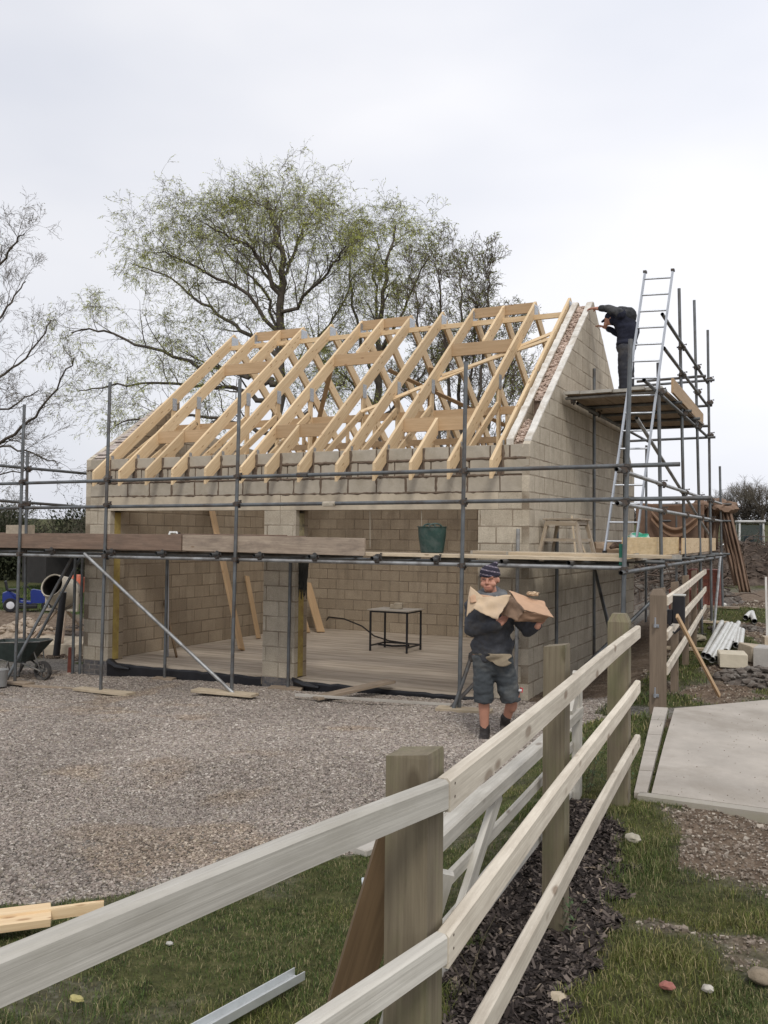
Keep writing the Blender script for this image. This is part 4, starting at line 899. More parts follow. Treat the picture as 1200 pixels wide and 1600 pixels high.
for i in range(22): x = -3.5+random.uniform(-.05, .10); m.poly([(x, .12+random.uniform(-.06, .06), 1.95+random.uniform(-.2, .1)), (x+random.uniform(-.03, .03), .10, 1.5), (x+random.uniform(-.05, .05), .10, random.uniform(1.15, 1.4))], [.008, .012, .005], 5)
o = m.build('netting_bundle', plain('dark_netting', (.03, .03, .025), .9)); tag(o, 'dark scrap of netting hanging from the reveal of the pier', 'netting')
m = MB()
for x in (-2.35, -1.55, -3.9): m.tube((x, .05 if x > -3 else .2, 2.48), (x+.01, 0.05 if x > -3 else .2, 1.95), .004, 6)
for sx in (-2.62, -1.0): pass
o = m.build('hanging_lines', plain('string', (.4, .37, .3), .9)); tag(o, 'thin builder lines hanging below the lintel of the right-hand opening', 'string', None, 'stuff')

# ================================================================ ON THE SCAFFOLD
tub = empty('flexible_tub', (-1.19, -0.40, 1.895), 0, 'dark green plastic tub with two handles on the front walkway', 'tub')
GRN = plain('tub_green', (0.022, 0.062, 0.052), 0.5, 0, .3, 6, dirt=(.11, .13, .12))
m = MB(); m.lathe([(0.0, 0.004), (.142, 0.0), (.150, .006), (.178, .20), (.186, .33), (.196, .338), (.196, .345), (.183, .343), (.172, .2), (.14, .02), (0, .018)], (0, 0, 0), 28); o = m.build('body', GRN, tub)
for s in (-1, 1):
    m = MB(); pts = []
    for i in range(9): a = math.pi*i/8; pts.append((math.cos(a)*.085, s*(.185+.012*math.sin(a)), .335+.045*math.sin(a)))
    m.poly(pts, .011, 8); m.build('handle', GRN, tub)
m = MB(); m.blob((0, 0, .20), .15, 2, (1, 1, .5), .2); m.build('mortar_load', MORT, tub)
tub.rotation_euler = (0, 0, R_(35))
# hop-up
HU = empty('hop_up_trestle', (0.33, 0.62, 1.88), R_(-8), 'small mortar-splashed wooden hop-up standing on the deck at the gable corner', 'hop-up')
HW = wood('splashed_timber', (0.30, 0.235, 0.165), (0.44, 0.36, 0.26), dirt=(0.5, 0.46, 0.40))
for sx, sy in ((-1, -1), (1, -1), (1, 1), (-1, 1)):
    m = MB(); m.beam((sx*.30, sy*.22, 0), (sx*.20, sy*.17, .46), .045, .045, (0, 1, 0)); m.build('leg', HW, HU)
for y in (-.16, -.055, .055, .16): m = MB(.003); m.box((0, y, .475), (.52, .095, .022), ch=.003); m.build('tread', HW, HU)
for sy in (-1, 1): m = MB(); m.beam((-.27, sy*.205, .20), (.27, sy*.205, .20), .022, .04); m.beam((-.21, sy*.195, .42), (.21, sy*.195, .42), .022, .06); m.build('cross_rail', HW, HU)
for sx in (-1, 1): m = MB(); m.beam((sx*.25, -.2, .20), (sx*.25, .2, .20), .022, .04); m.beam((sx*.21, -.19, .43), (sx*.21, .19, .43), .022, .05); m.build('cross_rail', HW, HU)
# canister behind toe board
jc = empty('plastic_canister', (-5.22, -0.72, 1.895), R_(20), 'white plastic canister just showing over the toe board at the left opening', 'canister')
WP = plain('white_plastic', (.78, .78, .75), .4)
m = MB(); m.box((0, 0, .10), (.22, .14, .20), ch=.02); m.build('body', WP, jc)
m = MB(); m.poly([(-.07, 0, .19), (-.06, 0, .235), (.04, 0, .235), (.08, 0, .19)], .016, 8); m.build('handle', WP, jc); m = MB(); m.tube((.08, 0, .2), (.08, 0, .232), .022, 10); m.build('cap', BLACK, jc)
m = MB(.003); m.box((-8.6, -0.55, 1.97), (.44, .215, .14), ch=.005); m.box((-8.6, -0.55, 2.135), (.44, .215, .18), ch=.005); o = m.build('block_pair', BLOCKS); tag(o, 'two pale blocks stacked on the far left of the front walkway', 'blocks')
# ladder
LA0 = Vector((0.908, 0.300, 1.938)); LA1 = Vector((1.169, 1.550, 5.841)); LB1 = Vector((1.521, 1.620, 5.862))
lad = empty('aluminium_ladder', LA0, 0, 'long aluminium ladder rising from the low deck past the high platform', 'ladder')
lv = (LB1-LA1); lvx = Vector((lv.x, lv.y, 0)).normalized()*0.37
lq = lambda o: (setattr(o, 'parent', lad), setattr(o, 'matrix_parent_inverse', Matrix.Translation(-LA0)), o)[2]
LAb = LA0+lvx; LB = LA1+lvx
for a, b in ((LA0, LA1), (LAb, LB)):
    m = MB(); m.beam(a, b, 0.022, 0.055, (0, -1, .3)); lq(m.build('stile', ALU)); m = MB(); m.box(b, (.045, .08, .03)); lq(m.build('end_cap', COUP)); m = MB(); m.box(a, (.045, .08, .03)); lq(m.build('foot', BLACK))
n = 16
for i in range(n):
    t = (i+.55)/n; m = MB(); m.tube(LA0.lerp(LA1, t), LAb.lerp(LB, t), .013, 8); lq(m.build('rung', ALU))
# things on the right hand deck
m = MB(); m.beam((0.26, 1.35, 1.885), (0.06, 1.9, 2.42), .05, .022, (1, 0, 0)); o = m.build('batten_offcut', PALEB); tag(o, 'taller pale batten leaning against the gable wall above the deck', 'batten', 'battens leaning against the gable')
m = MB(); m.beam((0.36, 1.5, 1.885), (0.10, 1.95, 2.22), .05, .022, (1, 0, 0)); o = m.build('batten_offcut', PALEB); tag(o, 'shorter pale batten leaning against the gable wall above the deck', 'batten', 'battens leaning against the gable')
m = MB(.006); vs = []
pts = [(0.52, 1.35, 1.97), (0.74, 1.5, 1.95), (0.95, 1.6, 1.93), (1.1, 1.7, 1.92)]
m.poly(pts, [.09, .11, .085, .05], 8); o = m.build('curled_sack', plain('cement_sack', (.30, .22, .15), .9, 0, .3, 5, bumpy=.6)); tag(o, 'crumpled brown paper sack lying by the foot of the gable wall on the deck', 'sack')
m = MB(); m.blob((0.90, 2.5, 2.03), .19, 4, (1.15, 1.1, .85), .35, 2.4); m.blob((1.05, 2.8, 1.98), .13, 4, (1.2, 1, .7), .35, 2.4)
def bagfn(t, b):
    n = noise(t, gco(t), 3.2, 3, .5); t.links.new(ramp(t, n, [(.40, (.03, .34, .20)), (.47, (.12, .50, .34)), (.52, (.70, .80, .76))]), b.inputs['Base Color']); b.inputs['Roughness'].default_value = .3; bump(t, b, noise(t, gco(t), 9, 4, .6), .8, .03)
o = m.build('plastic_bag', mat('green_bag', bagfn)); tag(o, 'shiny green and white plastic bag on the deck behind the corner post', 'bag')
m = MB(); m.poly([(1.02, 0.35, 2.02), (1.12, .6, 2.03), (1.2, 0.9, 2.02)], [.035, .05, .03], 7); m.poly([(0.98, .3, 1.99), (1.02, .38, 2.02)], [.02, .04], 7); o = m.build('work_gloves', plain('glove_brown', (.10, .065, .045), .9, 0, .4, 20)); tag(o, 'pair of dark brown work gloves on the toe board by the corner post', 'gloves')
m = MB(); m.box((1.43, -1.21, 1.93), (.03, .03, .22)); m.box((1.43, -1.20, 1.93), (.045, .01, .24)); o = m.build('netting_strip', plain('green_net', (.03, .17, .11), .8)); tag(o, 'strip of green netting tied to the front corner post at deck height', 'netting')
# brown tarpaulin hung across the side scaffold and sacking over the rear corner
def cloth(name, pts, nu, nv, f, mt, label, cat, th=0.006, origin=None):
    m = MB(); vs = []; fs = []
    for j in range(nv+1):
        for i in range(nu+1): vs.append(f(i/nu, j/nv))
    for j in range(nv):
        for i in range(nu): a = j*(nu+1)+i; fs.append((a, a+1, a+nu+2, a+nu+1))
    m.add(vs, fs, vs, True); o = m.build(name, mt, solid=th, origin=origin); tag(o, label, cat); return o
TARP = plain('brown_tarp', (0.19, 0.115, 0.075), .75, 0, .22, 3, dirt=(.25, .17, .12), bumpy=.2)
def tf(u, v):
    x = -0.35+1.42*u; z = 2.90-1.02*v; y = 8.75+.05*math.sin(u*16+v*2)*(.3+v)+.08*math.sin(math.pi*u)*math.sin(3*v)
    z -= .05*math.sin(math.pi*u)*(1-v); return (x, y, z)
cloth('tarpaulin', None, 40, 24, tf, TARP, 'brown tarpaulin hung across the far end of the gable scaffold', 'tarpaulin')
def tf2(u, v):
    x = 0.0+.95*u; s = math.sin(math.pi*u); z = 2.62-.32*s-.22*v+.1*(1-u); y = 8.66-.07*s*(1-v)-.04*math.sin(v*9); return (x, y, z)
cloth('tarpaulin_fold', None, 36, 10, tf2, plain('tarp_fold', (.26, .16, .10), .75, 0, .2, 3, bumpy=.2), 'loose swag of brown sheeting tied across the tarpaulin', 'sheet')
HES = wood('hessian', (0.17, 0.105, 0.07), (0.30, 0.205, 0.145), knots=False, rough=.95)
def sackf(seed, x0, x1, y0, y1, zt, zb, wob=.06):
    r = random.Random(seed); ph = [r.uniform(0, 6) for _ in range(4)]
    def f(u, v):
        x = x0[0]*(1-v)+x0[1]*v + ((x1[0]-x0[0])*(1-v)+(x1[1]-x0[1])*v)*u
        y = y0+(y1-y0)*u + wob*math.sin(u*19+ph[0]+v*2)+.05*math.sin(v*8+ph[1]); z = zt+(zb-zt)*v + .04*math.sin(u*9+ph[2])*(1-v)
        return (x, y, z)
    return f
m = MB(); 
for i in range(16): m.blob((1.05+random.uniform(-.12, .55), 9.0+random.uniform(-.2, .2), 2.78+random.uniform(-.06, .13)), random.uniform(.09, .16), 2, (1.3, 1, .8), .5, 2.6)
vs0 = len(m.v)
def addsheet(m, f, nu=26, nv=26):
    vs = []; fs = []
    for j in range(nv+1):
        for i in range(nu+1): vs.append(f(i/nu, j/nv))
    for j in range(nv):
        for i in range(nu): a = j*(nu+1)+i; fs.append((a, a+1, a+nu+2, a+nu+1))
    m.add(vs, fs, [(v[2], v[0], v[1]) for v in vs], True)
addsheet(m, sackf(1, (.85, .95), (1.35, 1.30), 8.95, 9.05, 2.80, 1.9)); addsheet(m, sackf(2, (1.25, 1.62), (1.52, 1.92), 9.0, 9.1, 2.82, 1.15, .05)); addsheet(m, sackf(3, (1.38, 1.75), (1.6, 1.98), 8.95, 8.9, 2.7, 1.02, .04))
o = m.build('hessian_sacking', HES, solid=.008); tag(o, 'bundle of brown hessian draped over the rear scaffold post, its tail hanging low', 'sacking')

# ================================================================ YARD ON THE RIGHT
def yz(x, y, d=0): return g1(x, y)+d
def pipes(name, ends, r, label, group):
    for i, (a, b) in enumerate(ends):
        a = Vector(a); b = Vector(b); m = MB(); d = (b-a).normalized(); m.tube(a, b, r, 14, cap=False); m.tube(b, a, r*.9, 14, cap=False)
        o = m.build(name, plain('white_pipe', (.60, .60, .56), .35, 0, .06, 4, dirt=(.42, .41, .36)), origin=a); tag(o, label[i], 'pipe', group)
WPg = 'white plastic pipes lying in the yard'
pz = 0.60
pipes('white_pipe', [((1.970, 1.459, 0.560), (1.707, 6.054, 0.620)), ((2.091, 0.859, 0.620), (1.884, 5.263, 0.660)), ((2.116, 1.040, 0.560), (1.898, 5.758, 0.620)), ((2.159, 1.136, 0.560), (1.972, 5.536, 0.620)), ((2.182, 2.055, 0.560), (1.963, 6.325, 0.600))], .042,
      ['leftmost long white pipe nearest the fence', 'second long white pipe, lying on top of its neighbours', 'middle long white pipe of five', 'fourth long white pipe from the fence', 'rightmost long white pipe, reaching behind the square block'], WPg)
pipes('short_white_pipe', [((2.174, 3.188, 0.550), (2.008, 5.483, 0.560)), ((2.224, 3.034, 0.550), (2.047, 5.508, 0.560)), ((2.297, 2.810, 0.550), (2.116, 5.303, 0.560))], .046, ['left short white pipe of three beside the long pipes', 'middle short white pipe of three', 'right short white pipe of three'], WPg)
pipes('pipe_piece', [((1.979, 7.558, 0.600), (1.986, 8.494, 0.620)), ((2.007, 8.691, 0.620), (2.200, 6.770, 0.600))], .05, ['stubby pale pipe piece pointing left beyond the short pipes', 'stubby pale pipe piece pointing towards us beyond the short pipes'], WPg)
def lblock(p, size, a, label, mt=BLOCKS, tilt=(0, 0), group='loose concrete blocks in the yard'):
    m = MB(.004); m.box((0, 0, size[2]/2), size, eul(tilt[0], tilt[1], a), ch=.006); o = m.build('concrete_block', mt); o.location = p; tag(o, label, 'block', group)
lblock((2.36, 1.08, .50), (.33, .44, .17), .18, 'square pale block lying flat in front of the white pipes', plain('cream_block', (.58, .52, .40), .9, 0, .08, 6, bumpy=.3))
lblock((2.72, 1.35, .50), (.20, .40, .24), -.1, 'grey block standing on end at the right edge of the yard', plain('grey_block', (.42, .40, .37), .9, 0, .12, 8, bumpy=.4))
lblock((2.62, 1.75, .50), (.42, .3, .20), .7, 'pale block lying askew just behind the upright grey block', tilt=(.1, .1))
lblock((2.85, 2.1, .50), (.4, .2, .30), .3, 'half-seen block at the very right edge behind the others')
def heap(name, c, rx, ry, h, n, mt, label, cat, seed, smin=.02, smax=.06, chips=None):
    r = random.Random(seed); m = MB()
    vs = []; fs = []; N1 = 28
    for j in range(N1+1):
        for i in range(N1+1):
            u = (i/N1*2-1); v = (j/N1*2-1); rr = min(1, math.hypot(u, v)); x = c[0]+u*rx; y = c[1]+v*ry
            z = g1(x, y)-.03+h*max(0, 1-rr**1.6)*(1+.5*mnoise.noise(Vector((x*2.4, y*2.4, seed))))+.05*h*mnoise.noise(Vector((x*9, y*9, seed)))*4*(1-rr)
            vs.append((x, y, z))
    for j in range(N1):
        for i in range(N1): a = j*(N1+1)+i; fs.append((a, a+1, a+N1+2, a+N1+1))
    m.add(vs, fs, vs, True)
    for k in range(n):
        a = r.uniform(0, 6.28); q = math.sqrt(r.random())*.95; x = c[0]+math.cos(a)*q*rx; y = c[1]+math.sin(a)*q*ry
        z = g1(x, y)+h*max(0, 1-q**1.6)*(1+.5*mnoise.noise(Vector((x*2.4, y*2.4, seed))))
        random.seed(seed*1000+k); m.blob((x, y, z), r.uniform(smin, smax), 1, (1.3, .9, .7), .5, 2)
    o = m.build(name, mt); tag(o, label, cat, None, 'stuff'); return o
RUB = plain('rubble', (.11, .09, .075), .95, 0, .5, 11, dirt=(.26, .24, .21), bumpy=.8)
SOIL = plain('soil_heap', (.075, .055, .042), .98, 0, .45, 6, dirt=(.15, .115, .09), bumpy=.9)
heap('rubble_heap', (2.85, .45), .75, .42, .12, 170, RUB, 'low heap of broken stone and mortar beyond the concrete slab', 'rubble', 21)
heap('rubble_heap', (1.95, 6.2), .5, .4, .08, 80, RUB, 'scatter of broken lumps behind the long white pipes', 'rubble', 22)
heap('soil_heap', (0.6, 25), 5.5, 2.6, 1.35, 500, SOIL, 'dark mound of dug earth and brushwood in front of the digger', 'earth heap', 23, .04, .14)
heap('soil_heap', (5.5, 25), 4, 3, 1.0, 260, SOIL, 'dark earth mound at the right edge beyond the yard', 'earth heap', 24, .04, .14)
heap('soil_heap', (-0.9, 13.6), 2.4, 1.6, .95, 420, RUB, 'heap of rubble and roots behind the garage seen under the side scaffold', 'rubble heap', 26, .03, .10)
heap('soil_heap', (-10.5, 4.6), 2.6, 1.6, .42, 170, SOIL, 'churned brown earth behind the cement mixer', 'earth heap', 27, .03, .12)
heap('stone_heap', (-12.4, 2.9), 1.1, .7, .42, 150, plain('pale_rubble', (.36, .29, .22), .95, 0, .35, 8, bumpy=.7), 'heap of pale stones at the left edge beyond the wheelbarrow', 'stones', 28, .04, .11)
# brushwood on the mound
def brush(name, c, n, sx, sy, sz, label, seed, rad=(.008, .03), mt=None):
    r = random.Random(seed); m = MB()
    for i in range(n):
        a = r.uniform(0, 6.28); p = Vector((c[0]+r.uniform(-sx, sx), c[1]+r.uniform(-sy, sy), c[2]+r.uniform(0, sz*.7)))
        d = Vector((math.cos(a), math.sin(a), r.uniform(-.3, .7))); L = r.uniform(.4, 1.6); pts = [p]
        for k in range(4): d = (d+Vector((r.uniform(-.4, .4), r.uniform(-.4, .4), r.uniform(-.4, .3)))).normalized(); pts.append(pts[-1]+d*L/4)
        w0 = r.uniform(*rad); m.poly(pts, [w0, w0*.8, w0*.6, w0*.45, w0*.25], 4, False)
    o = m.build(name, mt or plain('twig_bark', (.11, .08, .06), .9, 0, .4, 4)); tag(o, label, 'brushwood', None, 'stuff'); return o
brush('brushwood', (0.7, 24.6, 1.2), 900, 4.5, 1.8, 1.1, 'tangle of cut branches on the dark earth mound', 31)
brush('brushwood', (-0.8, 13.2, .7), 420, 1.9, 1.0, .9, 'tangle of cut branches behind the garage under the side scaffold', 32)
BRST = blockwork('brick_stack', (.22, .08, .06), (.30, .12, .09), (.10, .07, .06), msize=.012)
def bstack(c, s, label):
    m = MB(.002); nx = int(s[0]/.215); ny = int(s[1]/.105); nzz = int(s[2]/.068)
    for k in range(nzz):
        for i in range(nx):
            for j in range(ny): m.box((c[0]-s[0]/2+(i+.5)*.219, c[1]-s[1]/2+(j+.5)*.108, c[2]+(k+.5)*.069), (.213, .103, .065))
    o = m.build('brick_pack', plain('red_brick', (.24, .085, .06), .9, 0, .3, 4, dirt=(.16, .07, .06))); tag(o, label, 'bricks')
bstack((0.95, 9.9, .55), (.66, .66, .95), 'tall pack of dark red bricks behind the gate post under the side deck'); bstack((0.7, 8.9, .5), (.66, .55, .55), 'lower pack of dark red bricks in front of the tall pack')
m = MB(); a = Vector((2.571, 4.326, 0.520)); m.beam(a, a+V(-.02, 0, 1.0), .05, .03, (1, 0, 0)); o = m.build('marker_stake', plain('white_paint', (.72, .70, .66), .7)); tag(o, 'white marker stake at the right edge of the yard', 'stake')
for i, (px, py, s, lb, col) in enumerate(()): pass
def stone(p, r, label, col, name='stone', sq=(1.2, 1, .7)):
    m = MB(); m.blob(p, r, 3, sq, .35, 1.6); o = m.build(name, plain('stone_'+name+str(round(col[0], 2)), col, .9, 0, .25, 14, bumpy=.5)); tag(o, label, 'stone')
stone((3.001, -7.861, 0.500), .022, 'pinkish red lump of brick in the grass at lower right', (.38, .15, .12), 'brick_lump')
stone((3.131, -7.795, 0.490), .018, 'pale grey pebble right of the red brick lump', (.45, .42, .36)); stone((2.667, -8.104, 0.480), .035, 'large cream stone in the dark mulch beneath the fence', (.50, .42, .30))
stone((2.556, -6.224, 0.480), .035, 'round pale stone at the edge of the mulch below the slab corner', (.46, .42, .33)); stone((3.293, -7.603, 0.490), .04, 'grey-brown stone at the right edge of the grass', (.26, .21, .15))
stone((1.417, 4.760, 0.450), .16, 'flat pale boulder in the grass behind the far fence', (.34, .30, .22), sq=(1.3, 1, .35)); stone((1.215, 10.940, 0.600), .07, 'white lump on the rear sole board', (.62, .6, .55))
stone((1.125, -8.841, 0.450), .020, 'yellowish scrap lying in the lawn at lower left', (.42, .37, .15), 'scrap', (1.5, .8, .5)); stone((1.058, -8.258, 0.400), .014, 'white chip lying in the lawn under the grey rail', (.5, .48, .43), 'scrap', (1.2, .9, .5))
m = MB(); m.blob((-6.517, -2.433, -0.220), .17, 3, (1.5, .8, .25), .5, 2); o = m.build('dirty_rag', plain('rag', (.25, .22, .19), .95, 0, .35, 8)); tag(o, 'crumpled dirty rag on the gravel at the left edge', 'rag')
m = MB(); m.lathe([(0, .0), (.13, .0), (.15, .24), (.155, .25), (.14, .25), (.12, .02), (0, .02)], (-7.773, -1.646, -0.220), 20); o = m.build('bucket', plain('grey_bucket', (.30, .30, .29), .6, 0, .2, 5)); tag(o, 'dusty grey bucket cut off by the left edge', 'bucket')
# ================================================================ TREES
def seg_mesh(name, P0, P1, R0, R1, mt, parent=None, n=4):
    P0 = np.asarray(P0); P1 = np.asarray(P1); R0 = np.asarray(R0)[:, None]; R1 = np.asarray(R1)[:, None]
    D = P1-P0; D /= np.maximum(np.linalg.norm(D, axis=1, keepdims=True), 1e-6); P1 = P1+D*R1*0.6
    A = np.where(np.abs(D[:, 2:3]) > .9, np.array([[1., 0, 0]]), np.array([[0, 0, 1.]])); X = np.cross(A, D); X /= np.linalg.norm(X, axis=1, keepdims=True); Y = np.cross(D, X)
    vs = np.zeros((len(P0), 2*n, 3))
    for k in range(n):
        a = 2*math.pi*k/n; o = X*math.cos(a)+Y*math.sin(a); vs[:, k] = P0+o*R0; vs[:, n+k] = P1+o*R1
    i = np.arange(len(P0))[:, None]*2*n; fs = np.stack([np.stack([i[:, 0]+k, i[:, 0]+(k+1) % n, i[:, 0]+n+(k+1) % n, i[:, 0]+n+k], -1) for k in range(n)], 1).reshape(-1, 4)
    return np_mesh(name, vs.reshape(-1, 3), fs, mt, parent)
def np_mesh(name, co, F, mt, parent=None, col=None, smooth=True, colname='tint'):
    me = bpy.data.meshes.new(name); co = np.asarray(co, np.float32); F = np.asarray(F, np.int32); k = F.shape[1]
    me.vertices.add(len(co)); me.vertices.foreach_set('co', co.ravel()); me.loops.add(F.size); me.loops.foreach_set('vertex_index', F.ravel())
    me.polygons.add(len(F)); me.polygons.foreach_set('loop_start', np.arange(0, F.size, k, dtype=np.int32)); me.polygons.foreach_set('use_smooth', np.full(len(F), smooth)); me.update(calc_edges=True)
    if col is not None:
        at = me.color_attributes.new(colname, 'FLOAT_COLOR', 'POINT'); c4 = np.ones((len(co), 4), np.float32); c4[:, :3] = col; at.data.foreach_set('color', c4.ravel())
    me.materials.append(mt); o = bpy.data.objects.new(name, me); C.objects.link(o)
    if parent: o.parent = parent; o.matrix_parent_inverse = Matrix.Translation(-parent.location)
    return o
BARK = plain('bark', (0.085, 0.07, 0.055), 0.95, 0, .35, 3, attr='pos', bumpy=.5)
TWIG = plain('twig', (0.135, 0.115, 0.085), 0.95, 0, .3, 2, attr='pos')
TWIGR = plain('reddish_twig', (0.13, 0.10, 0.078), 0.95, 0, .3, 2, attr='pos')
def tintm(name, base, rough=.7, trans=0.0):
    def fn(t, b):
        v = nn(t, 'ShaderNodeVertexColor', layer_name='tint'); t.links.new(v.outputs[0], b.inputs['Base Color']); b.inputs['Roughness'].default_value = rough; b.inputs['Specular IOR Level'].default_value = .2
    return mat(name, fn)
LEAF = tintm('leaf', None)
def leaves(name, pos, dirs, ln, wd, c0, c1, parent, seed=0):
    r = np.random.default_rng(seed); n = len(pos); pos = np.asarray(pos); d = np.asarray(dirs)+r.normal(0, .45, (n, 3)); d[:, 2] -= .25; d /= np.linalg.norm(d, axis=1, keepdims=True)
    s = np.cross(d, r.normal(0, 1, (n, 3))); s /= np.linalg.norm(s, axis=1, keepdims=True); L = ln*r.uniform(.6, 1.3, (n, 1)); W = wd*r.uniform(.7, 1.3, (n, 1))
    vs = np.stack([pos, pos+d*L*.5+s*W*.5, pos+d*L, pos+d*L*.5-s*W*.5], 1).reshape(-1, 3)
    F = np.arange(n*4).reshape(-1, 4); t = r.random((n, 1)); col = np.repeat(np.array(c0)*(1-t)+np.array(c1)*t, 4, 0)
    return np_mesh(name, vs, F, LEAF, parent, col, False)
class Tree:
    def __init__(s, seed): s.r = random.Random(seed); s.big = []; s.sm = []; s.lf = []; s.ld = []
    def limb(s, pts, r0, r1, wob=.12):
        """smooth a hand-laid limb through pts and roughen it"""
        P = [Vector(p) for p in pts]; out = []
        n = 5
        for i in range(len(P)-1):
            a = P[max(i-1, 0)]; b = P[i]; c = P[i+1]; d = P[min(i+2, len(P)-1)]
            for k in range(n):
                t = k/n; q = 0.5*((2*b)+(c-a)*t+(2*a-5*b+4*c-d)*t*t+(-a+3*b-3*c+d)*t**3)
                out.append(q+Vector([s.r.uniform(-wob, wob) for _ in range(3)])*(0 if i == 0 and k == 0 else 1))
        out.append(P[-1]); m = len(out)
        rad = [r0+(r1-r0)*(i/(m-1))**.8 for i in range(m)]
        for i in range(m-1): s.big.append((out[i], out[i+1], rad[i], rad[i+1]))
        return out, rad
    def grow(s, p, d, L, r, lev, maxlev, P):
        """one branch: curved chain, children along it"""
        nseg = max(3, int(L/P['seg'])); step = L/nseg; pts = [p]; rr = [r]
        for i in range(nseg):
            k = i/nseg
            up_ = P['up']*(1-lev/maxlev) - P['droop']*(lev/maxlev)**2*(.3+k)
            d = (d+Vector((s.r.gauss(0, P['wig']), s.r.gauss(0, P['wig']), s.r.gauss(0, P['wig'])+up_))).normalized()
            p = p+d*step; pts.append(p); rr.append(r*(1-.75*(i+1)/nseg))
        tgt = s.big if lev <= 1 else s.sm
        for i in range(nseg): tgt.append((pts[i], pts[i+1], rr[i], rr[i+1]))
        if lev >= maxlev:
            for i in range(1, nseg+1):
                if s.r.random() < P['leaf']: s.lf.append(pts[i]); s.ld.append(d)
            return
        n = P['kids'][lev] if lev < len(P['kids']) else P['kids'][-1]
        for j in range(n):
            t = s.r.uniform(.25, 1.0) if j else 1.0; i = min(int(t*nseg), nseg-1); q = pts[i].lerp(pts[i+1], t*nseg-i if t < 1 else 1)
            dd = (pts[i+1]-pts[i]).normalized(); a = s.r.uniform(0, 6.28); o = dd.orthogonal().normalized(); o = Matrix.Rotation(a, 3, dd)@o; sp_ = s.r.uniform(P['sp'][0], P['sp'][1])
            s.grow(q, (dd*math.cos(sp_)+o*math.sin(sp_)).normalized(), L*s.r.uniform(.45, .72), max(rr[i]*.6, P['rmin']), lev+1, maxlev, P)
    def along(s, out, rad, n, L, P, maxlev, t0=.15, outdir=None):
        m = len(out)
        for j in range(n):
            t = t0+(1-t0)*(j+s.r.random())/n; i = min(int(t*(m-1)), m-2); dd = (out[i+1]-out[i]).normalized(); o = dd.orthogonal().normalized(); o = Matrix.Rotation(s.r.uniform(0, 6.28), 3, dd)@o
            sp_ = s.r.uniform(P['sp'][0], P['sp'][1]); d = (dd*math.cos(sp_)+o*math.sin(sp_)+Vector((0, 0, P.get('lift', .25)))).normalized()
            s.grow(out[i], d, L*s.r.uniform(.6, 1.15)*(1-.45*t), max(rad[i]*.45, P['rmin']*2), 1, maxlev, P)
    def build(s, name, base, label, cat='tree', group=None, bark=None, twig=None, leafc=None, lsz=(.11, .02), seed=0):
        e = empty(name, base, 0, label, cat, group)
        b = np.array([[*a, *c, r0, r1] for a, c, r0, r1 in s.big]); seg_mesh('trunk', b[:, :3], b[:, 3:6], b[:, 6], b[:, 7], bark or BARK, e, 7)
        pass
        if s.sm: b = np.array([[*a, *c, r0, r1] for a, c, r0, r1 in s.sm]); seg_mesh('twigs', b[:, :3], b[:, 3:6], b[:, 6], b[:, 7], twig or TWIG, e, 3)
        if s.lf and leafc: leaves('leaves', [tuple(v) for v in s.lf], [tuple(v) for v in s.ld], lsz[0], lsz[1], leafc[0], leafc[1], e, seed)
        return e
def jy(pts, yy, r):     # give a hand-laid limb its own depth: slide each point along y as it leaves the trunk
    out = []; n = len(pts)
    for i, p in enumerate(pts):
        p = Vector(p); k = (p.y-CAMP.y+yy*i/(n-1))/(p.y-CAMP.y); q = CAMP+(p-CAMP)*k; out.append(q)
    return out
WP_ = dict(seg=.30, up=.06, droop=.20, wig=.17, kids=[0, 4, 4, 3, 3], sp=(.4, .95), rmin=.0055, leaf=.9, lift=.30)
LG_ = ((0.26, 0.29, 0.06), (0.50, 0.52, 0.16))
t = Tree(5)
trunk, tr = t.limb([(-16.143, 18.000, 0.507), (-15.994, 18.000, 3.980), (-15.816, 18.000, 7.457), (-15.607, 18.000, 10.934), (-15.699, 18.000, 12.947), (-16.077, 18.000, 14.258), (-16.483, 18.000, 15.207)], .30, .04)
t.along(trunk, tr, 11, 2.1, WP_, 5, .45)
